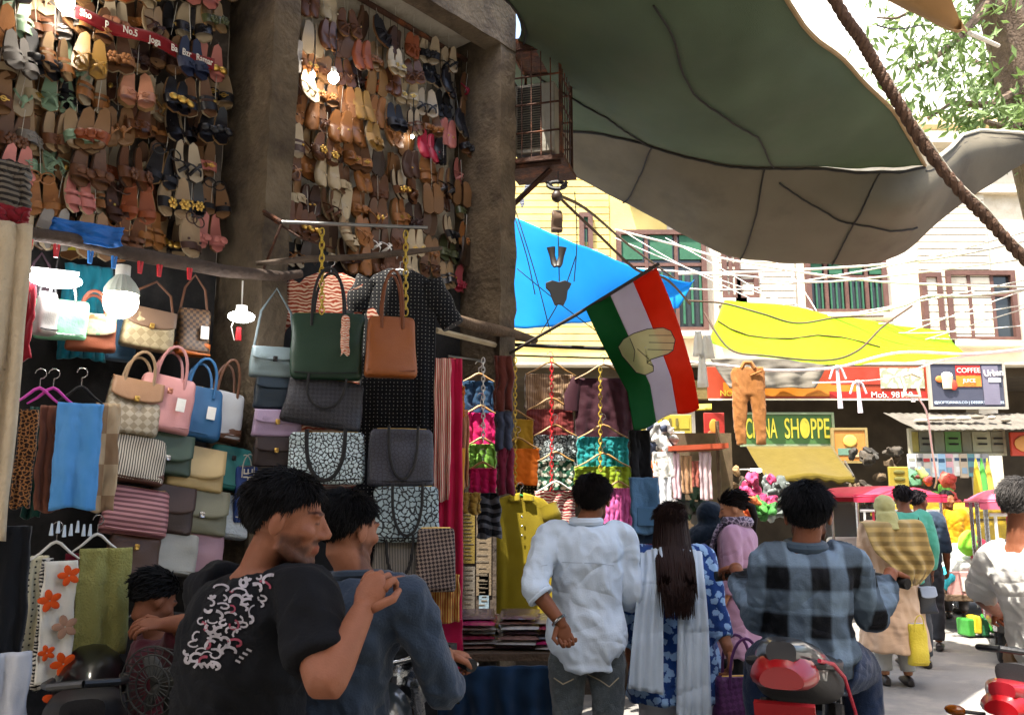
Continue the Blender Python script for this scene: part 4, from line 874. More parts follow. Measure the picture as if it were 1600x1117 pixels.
for k in range(1, 5): cb('cage_bar', (-Wc/2+Wc*k/5, -Dc/2, 0), (-Wc/2+Wc*k/5, -Dc/2, Hc), .005, rust); cb('cage_bar', (Wc/2, -Dc/2+Dc*k/5, 0), (Wc/2, -Dc/2+Dc*k/5, Hc), .005, rust)
MB().box((-.02, 0, -.02), (.5, .5, .035)).build('shelf', rust, ac, smooth=False)
MB().box((0, 0, Hc+.06), (.44, .46, .1)).build('lid', rust, ac, smooth=False)
cb('brace', (.08, -.05, -.04), (-.48, -.02, -.5), .025, rust, 4); cb('bracket', (.2, -.2, -.05), (-.5, -.2, -.05), .02, rust, 4)
# hanging charms below
hc = blackL; hl = ['black iron bracket ring hanging right below the air conditioner', 'small brown leather pouch on the wire below the air conditioner', 'pair of tiny black boots on the wire below the pouch', 'black cut out cloth figure at the end of the wire']
cw = MB().tube([P(872, 268, 6.5), P(872, 360, 6.5), P(874, 440, 6.5)], .004, 6).build('hanging_wire', darkmetal); tag(cw, 'thin wire with charms hanging below the air conditioner', 'wire')
o = thing('iron_ring', hl[0], 'bracket', P(870, 290, 6.48), 0)
MB().torus((0, 0, 0), .07, .016, Matrix.Rotation(R(70), 3, 'X'), 18, 6, sy=.5).build('ring', hc, o); MB().tube([(-.08, 0, .03), (0, 0, -.05), (.08, 0, .03)], .016, 6).build('arm', hc, o); MB().ell((0, 0, -.09), (.045, .04, .05), None, 12, 8).build('knob', leather('#3a2a22'), o)
o = bag('charm_pouch', hl[1], P(870, 346, 6.5), .09, .17, .06, leather('#5a4534'), yaw=R(10)); o['category'] = 'pouch'
o = thing('toy_boots', hl[2], 'charm', P(870, 402, 6.5), 0)
for sx in (-1, 1): MB().tube([(sx*.045, 0, .08), (sx*.035, 0, .01), (sx*.02, 0, -.05), (sx*.01, -.02, -.08)], [.034, .022, .026, .02], 10, flat=.5).build('boot', leather('#2a2522'), o)
o = thing('cloth_figure', hl[3], 'charm', P(873, 458, 6.5), 0)
mb = MB(); out_ = [(-.10, .08), (-.05, .1), (0, .085), (.05, .1), (.1, .075), (.085, .04), (.07, .02), (.06, -.05), (.035, -.1), (0, -.09), (-.03, -.1), (-.055, -.04), (-.07, .01), (-.1, .04)]
mb.loft([[Vector((x, y, z)) for x, z in out_] for y in (-.012, .012)]); bevel(mb.build('figure', hc, o, smooth=False), .004, 1)
o = thing('torn_net', 'torn dark striped netting hanging beside the blue tarpaulin', 'netting', P(822, 410, 8.2), 0)
solid(MB().grid(lambda u, v: P(lerp(lerp(832, 802, v), lerp(836, 806, v), u)+u*8*math.sin(v*9), lerp(375, 470, v)+u*16, 8.2), 8, 22).build('net', cloth('#1a1a22', pat='zebra', hx2='#8a8c96', ps=10.), o), .006)
# ================================================================== FLAG
fl = thing('flag', 'green white and red flag with a hand emblem on a slanting pole', 'flag', (0, 0, 0))
MB().tube([P(772, 566, 6.6), P(900, 492, 6.2), P(1030, 412, 5.9)], .013, 8).build('pole', M('dark_pole', '#3a322c', .7), fl)
def fY(px, py): return 6.05 - .05*math.sin(px*.045+py*.012) - .03*math.sin(py*.05-px*.02)
def fpos(u, v, off=0.):
    L_ = [(915, 483), (932, 520), (952, 560), (980, 612), (990, 672)]; R_ = [(1026, 418), (1048, 470), (1064, 515), (1083, 580), (1093, 636)]
    def at(Lx, v): x = v*4; i = min(int(x), 3); t = x-i; return (lerp(Lx[i][0], Lx[i+1][0], t), lerp(Lx[i][1], Lx[i+1][1], t))
    a, b_ = at(L_, v), at(R_, v); px, py = lerp(a[0], b_[0], u), lerp(a[1], b_[1], u); py += 4*math.sin(u*9)*v
    return P(px, py, fY(px, py)-off)
for nm, u0, u1, c in (('green_band', 0, .345, '#1f6a35'), ('white_band', .345, .665, '#cfc8d2'), ('red_band', .665, 1, '#dd421c')):
    solid(MB().grid(lambda u, v: fpos(lerp(u0, u1, u), v), 16, 40).build(nm, cloth(c, transl=.7, rough=.75, var=.06), fl, sharp=0), .0015)
hp = [(966, 542), (974, 530), (990, 521), (1012, 514), (1036, 512), (1048, 517), (1051, 523), (1055, 531), (1053, 540), (1052, 547), (1044, 553), (1028, 558), (1016, 562), (1011, 567), (1021, 572), (1021, 580), (1008, 586), (994, 582), (984, 570), (972, 556)]
def hpP(x, y, o_): return P(x, y, fY(x, y)-o_)
mb = MB(); cx_, cy_ = 1008, 543; n_ = len(hp)
rings = [[hpP(lerp(cx_, x, f), lerp(cy_, y, f), .005) for x, y in hp] for f in (.02, .25, .5, .75, 1)]
mb.loft(rings, cap=False); hnd = mb.build('hand_emblem', cloth('#e2dca0', transl=.65), fl, sharp=0)
ol = M('emblem_line', '#17141a', .8, 0)
MB().tube([hpP(x, y, .006) for x, y in hp+hp[:1]], .003, 5).build('outline', ol, hnd)
for ln in ([(1014, 524), (1050, 524)], [(1014, 535), (1054, 536)], [(1012, 546), (1051, 547)], [(984, 528), (992, 548), (990, 565)], [(996, 545), (1008, 556), (1014, 561)]): MB().tube([hpP(*ln[0], .006)] + [hpP(lerp(ln[i][0], ln[i+1][0], f), lerp(ln[i][1], ln[i+1][1], f), .006) for i in range(len(ln)-1) for f in (.33, .66, 1)], .0022, 5).build('emblem_line', ol, hnd)
# ================================================================== SHOPS ACROSS THE ROAD
def sign(name, label, x0, x1, y0, y1, Y, mat, cat='sign', frame=None, th=.06):
    a = P(x0, y1, Y); b_ = P(x1, y0, Y); o = thing(name, label, cat, ((a.x+b_.x)/2, Y, (a.z+b_.z)/2), 0); W_, H_ = b_.x-a.x, b_.z-a.z
    bevel(MB().box((0, 0, 0), (W_, th, H_)).build('board', mat, o, smooth=False), .01, 1)
    if frame:
        for sx in (-1, 1): MB().box((sx*(W_/2+.02), -.01, 0), (.05, th+.02, H_+.09)).build('frame', frame, o, smooth=False)
        for sz in (-1, 1): MB().box((0, -.01, sz*(H_/2+.022)), (W_-.012, th+.018, .046)).build('frame', frame, o, smooth=False)
    return o, W_, H_
PN = {}
def patch(o, x, z, w_, h_, mat, y=-.036, name='print', th=.006):
    PN[o.name] = PN.get(o.name, 0)+1; y -= .0035*PN[o.name]
    return MB().box((x, y, z), (w_, th, h_)).build(name, mat, o, smooth=False)
paint = lambda hx, **k: M('paint_'+hx, hx, k.pop('rough', .6), k.pop('var', .12), 3., .1, 30., **k)
def FYP(px, py, Y, o): q = P(px, py, Y); return q.x-o.location.x, q.z-o.location.z
SX = 16.9
o, W_, H_ = sign('shop_sign', 'green shop sign with tall yellow lettering above the yellow awning', 1160, 1298, 648, 694, SX, paint('#3f6130'), frame=paint('#7d8a6a'))
yl = M('sign_yellow', '#e3d24e', .6, .05)
text('lettering', 'CHINA', H_*.95, (-W_*.29, -.036, 0), (R(90), 0, 0), yl, o, .006, sx=.36, bold=.004); text('lettering', 'SHOPPE', H_*.95, (W_*.22, -.036, 0), (R(90), 0, 0), yl, o, .006, sx=.46, bold=.004)
MB().ell((W_*.19, -.04, 0), (W_*.045, .006, H_*.28), None, 18, 8).build('letter_disc', yl, o)
o, W_, H_ = sign('shop_sign', 'long orange and red fascia sign partly draped with grey sheet', 1106, 1446, 573, 624, SX-.1, paint('#96391f'))
patch(o, -W_*.12, -H_*.2, W_*.62, H_*.42, paint('#b8701f')); patch(o, W_*.21, H_*.2, W_*.3, H_*.5, paint('#97321f')); patch(o, W_*.385, H_*.14, W_*.2, H_*.62, paint('#8b8e76', pat='leopard', hx2='#b9bca6', ps=5.)); patch(o, W_*.27, -H_*.38, W_*.44, H_*.22, paint('#9c2018')); patch(o, 0, -H_*.51, W_, H_*.05, paint('#e9dfc4'), y=-.04)
text('lettering', 'NO. 3', .16, (-W_*.4, -.07, -H_*.33), (R(90), 0, 0), yl, o, .004); text('lettering', 'Mob. 98110', .17, (W_*.33, -.07, -H_*.38), (R(90), 0, 0), wtx, o, .004)
sheetY('grey_sheet', 'grey plastic sheet draped over the orange fascia sign', 1108, 1300, 560, 606, SX-.35, cloth('#6d675c'), folds=4, amp=.05, th=.01, cat='plastic sheet', yaw=0., taper=.7)
o, W_, H_ = sign('billboard', 'dark grey drinks billboard with ice cream cup and red orange label', 1456, 1564, 569, 636, SX-.2, paint('#3d3f4d'), 'billboard', frame=paint('#9a9488'))
patch(o, W_*.02, H_*.34, W_*.34, H_*.24, paint('#b02a26')); patch(o, W_*.02, H_*.1, W_*.34, H_*.26, paint('#e07b33')); patch(o, W_*.32, H_*.0, W_*.22, H_*.9, paint('#6a6675'))
cup = MB().tube([(-W_*.28, -.06, -H_*.08), (-W_*.28, -.06, H_*.2)], [W_*.065, W_*.085], 14, flat=.3).build('printed_cup', paint('#d9c39c'), o); MB().ell((-W_*.28, -.06, H_*.23), (W_*.08, .02, H_*.08), None, 12, 6).build('printed_cream', paint('#e9e2d2'), o); MB().ell((-W_*.2, -.065, H_*.0), (W_*.055, .02, H_*.12), None, 12, 6).build('printed_berry', paint('#cf4a3a'), o); MB().ell((-W_*.38, -.055, H_*.14), (W_*.06, .015, H_*.08), None, 12, 6).build('printed_fruit', paint('#d97a3e'), o)
text('lettering', 'COFFEE', H_*.16, (W_*.02, -.065, H_*.34), (R(90), 0, 0), wtx, o, .003); text('lettering', 'JUICE', H_*.12, (W_*.02, -.065, H_*.1), (R(90), 0, 0), wtx, o, .003); text('lettering', 'Urban', H_*.2, (W_*.36, -.065, H_*.28), (R(90), R(-4), 0), wtx, o, .003, bold=.004, sx=.9); patch(o, W_*.37, H_*.12, W_*.17, H_*.09, wtx, y=-.045)
text('lettering', '@SOFTDRINKS.CO | DESSERTS | SHAKES', H_*.085, (0, -.045, -H_*.4), (R(90), 0, 0), M('pale_print', '#b9c6d4', .7, 0), o, .003, sx=1.05)
aw = thing('awning', 'sloping mustard yellow awning below the green shop sign', 'awning', (0, 0, 0)); awm = cloth('#584a0c', transl=.15, bump=.3, bs=20.)
solid(MB().grid(lambda u, v: P(lerp(lerp(1166, 1300, u), lerp(1196, 1336, u), v), lerp(697, 744, v)+3*math.sin(u*9)*v, lerp(16.7, 15.4, v)) + Vector((0, 0, -.03*math.sin(v*3))), 24, 12).build('canopy', awm, aw, sharp=0), .01)
solid(MB().grid(lambda u, v: P(lerp(1196, 1336, u), lerp(744, 752, v)+3*math.sin(u*9)+2*math.sin(u*40)*v, 15.4), 50, 3).build('valance', awm, aw, sharp=0), .008)
for px in (1198, 1334): MB().tube([P(px, 744, 15.4), P(px-14, 720, 16.7)], .02, 6).build('arm', steel, aw)
o, W_, H_ = sign('poster_board', 'orange picture poster beside the green shop sign', 1304, 1350, 672, 720, SX-.1, paint('#b5793c'), 'poster', frame=paint('#8d7a4c')); MB().ell((0, -.05, H_*.15), (W_*.22, .01, H_*.2), None, 14, 6).build('printed_shape', paint('#d9b25a'), o); patch(o, -W_*.1, -H_*.2, W_*.6, H_*.22, paint('#5f7d6a')); patch(o, W_*.2, -H_*.3, W_*.4, H_*.15, paint('#c9a27c'))
o, W_, H_ = sign('poster_board', 'red portrait poster over a white stall lettering strip', 1101, 1131, 645, 700, 15.2, paint('#8c2018'), 'poster'); MB().ell((-W_*.05, -.045, H_*.12), (W_*.22, .012, H_*.2), None, 14, 8).build('printed_face', paint('#b9782f'), o); MB().ell((-W_*.05, -.04, -H_*.16), (W_*.36, .012, H_*.18), None, 14, 8).build('printed_bust', paint('#8c4a22'), o)
text('lettering', 'STALL', H_*.17, (0, -.045, -H_*.42), (R(90), 0, 0), wtx, o, .004, sx=.8)
o, W_, H_ = sign('shop_sign', 'yellow and olive shop sign reading house behind the flag', 1000, 1080, 648, 694, 15.6, paint('#9a8a35')); patch(o, W_*.0, H_*.22, W_*.9, H_*.4, paint('#9c8a2e')); patch(o, W_*.2, -H_*.1, W_*.3, H_*.05, wtx); text('lettering', 'HOUSE', H_*.3, (-W_*.12, -.06, -H_*.06), (R(90), 0, 0), wtx, o, .004, bold=.003)
for i in range(3): patch(o, -W_*.05+i*W_*.13, H_*.24, W_*.05, H_*.26, paint('#5d5226'), y=-.043)
o = thing('awning', 'grey corrugated awning with litter on it over the stationery shop', 'awning', (0, 0, 0)); gm = M('grey_sheet_roof', '#5c574e', .8, .3, 4., .5, 20.)
solid(MB().grid(lambda u, v: P(lerp(lerp(1380, 1600, u), lerp(1432, 1640, u), v), lerp(645, 672, v)-u*2+u*(1-v)*4, lerp(16.8, 15.6, v)) + Vector((0, 0, .006*math.sin(u*120)+.03*nz((u*9, v*3, 1)))), 160, 6).build('sheet', gm, o, sharp=0), .01)
for i in range(7):
    q = P(1440+i*22, 660+rnd(-4, 4), 16.0); MB().ell(q+Vector((0, 0, .06)), (rnd(.06, .16), .1, .04), None, 8, 5).build('litter', cloth(random.choice(['#a89f8f', '#6f675a', '#c2bcae'])), o)
o, W_, H_ = sign('shop_sign', 'panelled shop sign with grey and green fields below the grey awning', 1424, 1564, 673, 708, 16.2, paint('#8d8a74'), frame=paint('#a8a48d'))
for i, (c, x, w_) in enumerate((('#8f8240', -.46, .07), ('#6f6f5f', -.34, .15), ('#7d8068', -.2, .11), ('#5f8a4c', -.05, .17), ('#77745f', .1, .1), ('#989579', .26, .2), ('#85806a', .43, .13))): patch(o, W_*x, 0, W_*w_, H_*.9, paint(c))
for i, x in enumerate((-.34, -.05, .26, .43)):
    for j in range(2): patch(o, W_*x, H_*(.15-.25*j), W_*.1, H_*.08, inkm, y=-.042)
o, W_, H_ = sign('poster_board', 'red food poster hung at the end of the grey awning', 1580, 1640, 675, 712, 16.0, paint('#b8402a'), 'poster'); MB().ell((-.1, -.05, 0), (W_*.3, .01, H_*.35), None, 14, 6).build('printed_dish', paint('#c98a4a'), o)
pk = ['#c9c5bd', '#8d8a88', '#b9b0a6', '#cfd3d6', '#9fc0d8', '#d8a9b0', '#cfc8bd', '#b8a48c', '#5f8a8c']
for i in range(11):
    x0 = 1420+i*11.5; c = pk[i % 9]; y1 = 748+rnd(-6, 4)
    a = P(x0, y1, 15.9); b_ = P(x0+10, 709, 15.9); o = thing('hanging_packet', f'long hanging packet, number {["one","two","three","four","five","six","seven","eight","nine","ten","eleven"][i]} along the rail of the stationery shop', 'packet', ((a.x+b_.x)/2, 15.9, b_.z), R(rnd(-20, 20)), 'packets hung at the stationery shop')
    H_ = b_.z-a.z; W_ = b_.x-a.x; bevel(MB().box((0, 0, -H_/2), (W_, .05, H_)).build('pack', paint(c, rough=.35), o, smooth=False), .012, 2); MB().box((0, -.028, -H_*.25), (W_*.7, .006, H_*.14)).build('label_strip', paint(random.choice(['#a8383a', '#33516e', '#2b2b2b', '#7d7d72'])), o, smooth=False); MB().box((0, -.028, -H_*.7), (W_*.6, .006, H_*.25)).build('label_strip', paint(random.choice(['#5a5a5a', '#8aa0b0', '#e0ddd5'])), o, smooth=False)
o, W_, H_ = sign('notice_board', 'yellow notice board standing beside the stationery shop', 1390, 1418, 729, 768, 14.8, paint('#8c7c30'), 'notice board')
for i in range(3): MB().ell((0, -.04, H_*(.28-i*.28)), (W_*.3, .008, H_*.09), None, 10, 5).build('print', paint('#5d5a2a'), o)
o = thing('tube_light', 'lit tube light below the yellow awning', 'lamp', P(1157, 734, 15.2), 0); MB().tube([(-.22, 0, 0), (.22, 0, .01)], .014, 8).build('tube', M('tube_dim', '#9a958c', .5), o)
for sx in (-1, 1): MB().tube([(sx*.26-.09, -.03, -.01), (sx*.26+.09, -.03, -.01)], .03, 8).build('glowing_end', M('tube_lit', '#fff7e8', .4, 0, emit=8., bump=0), o)
o = thing('wall_clock', 'round white wall clock hung among the toys', 'clock', P(1169, 760, 15.0), 0); MB().tube([(0, 0, 0), (0, -.05, 0)], .16, 20).build('case', paint('#4a463c'), o); MB().tube([(0, -.051, 0), (0, -.06, 0)], .13, 20).build('dial', whitep, o); MB().box((0, -.065, .04), (.012, .006, .09)).build('hand', inkm, o, smooth=False); MB().box((.03, -.066, 0), (.07, .006, .012)).build('hand', inkm, o, smooth=False)
GB = 'bunched plastic goods'
def bunch(label, px, py, Y, cols, n, r, sp=.25, name='toy_bunch'):
    n = int(n*1.7)
    o = thing(name, label, 'toys', P(px, py, Y), 0, GB)
    for i in range(n):
        m = M('plas'+cols[i % len(cols)], cols[i % len(cols)], .7, .35, 9., .4, 25.); c_ = Vector((rnd(-sp, sp), rnd(-.1, .1), rnd(-sp, sp))); rr = r*.85; q_ = MB().ell((0, 0, 0), (rr*rnd(.5, 1.2), rr*.6, rr*rnd(.5, 1.3)), Euler((rnd(0, 3), rnd(0, 3), 0)).to_matrix(), 14, 9); mb = MB(); mb.add([c_+Vector(v)*(1+.9*nz(v, 11, i*2.3+px)) for v in q_.v], q_.f); mb.build('piece', m, o)
    return o
bunch('bunch of hot pink plastic flowers behind the masked woman', 1185, 772, 14.2, ['#b8406c', '#a3305a'], 12, .13); bunch('green plastic toys below the pink bunch', 1194, 803, 13.8, ['#3f8530', '#2f6a2a'], 6, .12, .18); bunch('orange plastic toys between pink bunch and masked woman', 1166, 795, 13.8, ['#c8683a', '#b5502e'], 5, .1, .15)
bunch('grey metal pots hung below the awning', 1215, 775, 14.6, ['#6f7673', '#545b58', '#8b918c'], 10, .14, .3, 'pot_bunch'); bunch('red and green balls before the stationery shop', 1472, 770, 14.2, ['#b8433a', '#5f9a3c', '#c25a4a'], 6, .15, .22); bunch('brown baskets and goods hung beside the clock', 1140, 770, 15.2, ['#6b5335', '#8a6c44', '#4d3b28', '#a3824f'], 14, .12, .4, 'basket_bunch')
bunch('mixed toys and buckets heaped below the packets', 1440, 772, 15.0, ['#5f8a3c', '#3c6a4a', '#9aa05a', '#7a3a34'], 8, .16, .35, 'bucket_bunch'); bunch('dark hardware hung in the shade over the e-rickshaw', 1365, 745, 16.2, ['#3d352a', '#5a4a36', '#2b2720'], 12, .16, .5, 'hardware_bunch')
# striped umbrellas / rolled mats standing at the right shop
for i, c in enumerate(('#b9a23a', '#4f9a45', '#c2ad4a')):
    q = P(1528+i*9, 760, 14.0); o = thing('rolled_umbrella', f'{["yellow","green","ochre"][i]} rolled umbrella hung point up beside the packets', 'umbrella', q, 0, 'rolled umbrellas'); MB().tube([(0, 0, .45), (0, 0, .2), (0, 0, -.3), (0, 0, -.5)], [.01, .05, .09, .03], 9).build('canopy', cloth(c), o); MB().tube([(0, 0, -.5), (0, 0, -.62), (.05, 0, -.66)], .015, 6).build('handle', darkmetal, o)
# second stall: white baby clothes and hanging goods
s2 = thing('market_stall', 'small stall with a red shelf edge and hanging baby clothes', 'stall', (0, 0, 0))
MB().box((P(1085, 700, 12.6).x, 12.6, P(1085, 700, 12.6).z), (.85, .6, .07), Matrix.Rotation(R(-3), 3, 'Y')).build('shelf', paint('#8f3c22'), s2, smooth=False)
q = P(1065, 760, 13.2); MB().box((q.x, 13.3, 1.3), (1.6, .06, 2.6)).build('back_board', M('stall_dark', '#5b4a36', .9, .3), s2, smooth=False)
for px in (1020, 1122): q = P(px, 700, 12.9); MB().tube([(q.x, q.y, 0), (q.x, q.y, 2.75)], .03, 8).build('post', old_wood, s2)
o = thing('awning', 'small yellow roof board above the house sign', 'awning', (0, 0, 0)); solid(MB().grid(lambda u, v: P(lerp(1060, 1112, u), lerp(641, 634, v)-u*2, lerp(12.4, 13.2, v)), 4, 4).build('board', paint('#b3a03a'), o), .03)
for i, (x0, x1, y0, y1, c, l) in enumerate(((1020, 1052, 706, 745, '#b3b0aa', 'white baby frock hung under the red shelf'), (1028, 1048, 745, 790, '#b0b0b2', 'white baby cap and bib hung below the frock'), (1050, 1062, 708, 778, '#b79aa0', 'dusty pink leggings hung under the red shelf'), (1092, 1110, 706, 780, '#a89294', 'pale pink baby trousers hung under the red shelf'), (1064, 1080, 712, 770, '#8c6a4c', 'brown printed cloth hung beside the leggings'), (1012, 1026, 720, 800, '#b0643c', 'orange trinkets strip hung at the stall post'), (1078, 1092, 720, 760, '#7a4034', 'rust cloth hung beside the pale pink trousers'))):
    sheetY('baby_garment' if i < 4 else 'hanging_cloth', l, x0, x1, y0, y1, 12.4, cloth(c), folds=2, amp=.03, th=.02, cat='garment', yaw=0.)
bunch('bundle of white and navy sandals piled on the red shelf', 1030, 684, 12.5, ['#c9c6c2', '#2a3247', '#8f8c88'], 12, .1, .2, 'sandal_bunch'); bunch('glittering trinkets hung in the small stall', 1040, 780, 12.9, ['#c9a58a', '#7d5a44', '#d3cfc6', '#3c2d24'], 16, .07, .3, 'trinket_bunch'); bunch('green and dark bags hung low in the small stall', 1080, 790, 12.8, ['#2f4a34', '#3d3a34', '#23302a'], 6, .14, .22, 'bag_bunch')
# ================================================================== VEHICLES
rubber = M('rubber', '#1b1a19', .85, .1, 10., .3); chrome = M('chrome', '#b9bcc0', .18, .05, metal=1.); blackp = M('black_plastic', '#17181a', .45, .1, 8., .1); glassm = M('windscreen', '#5f6d70', .1, .05, alpha=.35, bump=0)
def wheel(parent, c, r, wd=.07, spokes=10, hubm=None, yaw=0.):
    Mx = Matrix.Rotation(R(90), 3, 'Y')         # axle along local x
    t = MB().torus((0, 0, 0), r-wd*.45, wd*.45, Mx, 28, 10).build('wheel', rubber, parent); t.location = c; t.rotation_euler = (0, 0, yaw)
    MB().torus((0, 0, 0), r-wd*.95, wd*.16, Mx, 28, 6).build('rim', hubm or chrome, t); MB().cyl((-wd*.5, 0, 0), (wd*.5, 0, 0), r*.16, 12).build('hub', darkmetal, t)
    mb = MB()
    for i in range(spokes): a = 2*math.pi*i/spokes; mb.tube([(0, 0, 0), (0, math.cos(a)*(r-wd*.9), math.sin(a)*(r-wd*.9))], .006, 5)
    mb.build('spokes', hubm or chrome, t); return t
def motorcycle(label, loc, yaw, body='#1b1c1f', tail='#b3121c', visor=None, steer=0., group=None, mirrors=True, lean=0., light='#7f0b12', lamp=None):
    o = thing('motorcycle', label, 'motorcycle', loc, yaw, group); o.rotation_euler = (0, lean, yaw)
    bp = M('bike_'+body, body, .28, .1, 4., 0, coat=.7); tp_ = M('bike_'+tail, tail, .25, .08, 4., 0, coat=.7); seatm = leather('#19181a', rough=.6)
    wheel(o, (0, .66, .30), .30, .08); wheel(o, (0, -.62, .30), .30, .11)
    MB().tube([(0, .36, .98), (0, .3, .55), (0, .0, .34), (0, -.3, .36)], .028, 8).build('frame', darkmetal, o)
    for sx in (-1, 1):
        MB().tube([(sx*.075, .66, .3), (sx*.075, .42, .95)], [.025, .022], 8).build('fork_leg', chrome, o); MB().tube([(sx*.09, -.62, .3), (sx*.1, -.1, .36)], .024, 8).build('swing_arm', darkmetal, o); MB().tube([(sx*.12, -.58, .33), (sx*.11, -.38, .72)], .028, 8).build('shock_absorber', darkmetal, o)
    MB().ell((0, .05, .42), (.14, .2, .17), None, 14, 9).build('engine', darkmetal, o)
    for k in range(5): MB().box((0, .08, .4+k*.035), (.27, .2, .012)).build('engine_fin', steel, o, smooth=False)
    MB().tube([(.13, .2, .3), (.15, 0, .2), (.17, -.3, .27), (.18, -.75, .36)], [.022, .025, .045, .05], 10).build('exhaust', chrome, o)
    rings = []
    for y, w_, z0, z1 in ((-.12, .08, .72, .84), (-.02, .13, .68, .92), (.15, .15, .66, .98), (.3, .12, .7, .98), (.38, .06, .78, .92)): rings.append([Vector((math.cos(a)*w_, y, (z0+z1)/2+math.sin(a)*(z1-z0)/2)) for a in [2*math.pi*k/16 for k in range(16)]])
    MB().loft(rings).build('fuel_tank', bp, o)
    rings = []
    for y, w_, z, h in ((.02, .09, .80, .05), (-.15, .14, .79, .07), (-.4, .145, .80, .08), (-.62, .12, .85, .07), (-.78, .07, .9, .04)): rings.append([Vector((math.copysign(abs(math.cos(a))**.6, math.cos(a))*w_, y, z+math.copysign(abs(math.sin(a))**.7, math.sin(a))*h)) for a in [2*math.pi*k/18 for k in range(18)]])
    MB().loft(rings).build('seat', seatm, o)
    rings = []
    for y, w_, z, h in ((-.1, .12, .66, .06), (-.4, .15, .7, .075), (-.68, .13, .78, .075), (-.86, .085, .84, .05), (-.92, .05, .855, .03)): rings.append([Vector((math.copysign(abs(math.cos(a))**.7, math.cos(a))*w_, y, z+math.copysign(abs(math.sin(a))**.7, math.sin(a))*h)) for a in [2*math.pi*k/18 for k in range(18)]])
    MB().loft(rings).build('tail_cowl', bp, o)
    rings = []
    for y, w_, z, h in ((-.84, .095, .80, .055), (-.90, .09, .80, .05), (-.945, .06, .79, .03)): rings.append([Vector((math.copysign(abs(math.cos(a))**.7, math.cos(a))*w_*(1+.25*math.sin(a)*-1), y, z+math.sin(a)*h)) for a in [2*math.pi*k/18 for k in range(18)]])
    MB().loft(rings).build('tail_light', M('lens_'+light, light, .3, .05, 6., 0, coat=.3), o)
    for sx in (-1, 1):
        MB().tube([(sx*.12, -.35, .93), (sx*.13, -.6, .96), (sx*.1, -.85, 1.0), (0, -.9, 1.01)], .013, 8).build('grab_rail', blackp if sx > 0 else blackp, o)
        MB().tube([(sx*.09, -.86, .74), (sx*.17, -.88, .74)], .008, 6).build('indicator_stalk', blackp, o); MB().ell((sx*.2, -.88, .74), (.045, .025, .022), None, 10, 6).build('indicator', M('amber', '#6b3a14', .2, .05), o)
    MB().box((0, -.88, .62), (.17, .02, .2), Matrix.Rotation(R(15), 3, 'X')).build('number_plate', paint('#8c1218') if light == '#7f0b12' else whitep, o, smooth=False)
    solid(MB().grid(lambda u, v: Vector(((u-.5)*.15, -.62-.34*math.cos(v*1.9-.3), .30+.36*math.sin(v*1.9-.3+.6))), 4, 14).build('rear_mudguard', blackp, o), .006); solid(MB().grid(lambda u, v: Vector(((u-.5)*.12, .66-.33*math.cos(v*2.2+.6), .30+.33*math.sin(v*2.2+.6))), 4, 14).build('front_mudguard', bp, o), .006)
    hb = obj('handlebar', None, o); hb.location = (0, .38, 1.02); hb.rotation_euler = (0, 0, steer)
    me = MB().tube([(-.36, -.12, .04), (-.22, -.02, .06), (0, .02, .0), (.22, -.02, .06), (.36, -.12, .04)], .012, 8).mesh('handlebar', chrome); bpy.data.objects.remove(hb); hb = obj('handlebar', me, o); hb.location = (0, .38, 1.02); hb.rotation_euler = (0, 0, steer)
    for sx in (-1, 1):
        MB().tube([(sx*.25, -.045, .055), (sx*.38, -.135, .04)], [.02, .021], 12).build('grip', rubber, hb); MB().tube([(sx*.24, .01, .05), (sx*.36, -.05, .03)], .006, 6).build('brake_lever', chrome, hb); MB().box((sx*.23, -.02, .06), (.05, .05, .05)).build('switch_box', blackp, hb)
        if mirrors: MB().tube([(sx*.22, -.01, .07), (sx*.27, .02, .18), (sx*.3, 0, .22)], .006, 6).build('mirror_stem', blackp, hb); MB().ell((sx*.33, 0, .24), (.065, .02, .04), None, 14, 8).build('mirror', blackp, hb)
    MB().ell((0, .13, -.08), (.1, .07, .1), None, 16, 10).build('headlamp', lamp or chrome, hb); MB().ell((0, .05, .05), (.09, .05, .045), None, 14, 8).build('gauge', blackp, hb)
    if visor:
        def vf(u, v): a = (u-.5)*2.4; return Vector((math.sin(a)*.19*(1-.25*v), .16+.06*math.cos(a)-.1*v, -.16+.34*v))
        solid(MB().grid(vf, 14, 10).build('windshield', M('visor_'+visor, visor, .2, .1, 5., 0, coat=.4), hb), .008)
        MB().tube([vf(u/14, 1) for u in range(15)], .009, 6).build('windshield_edge', whitep, hb)
    return o
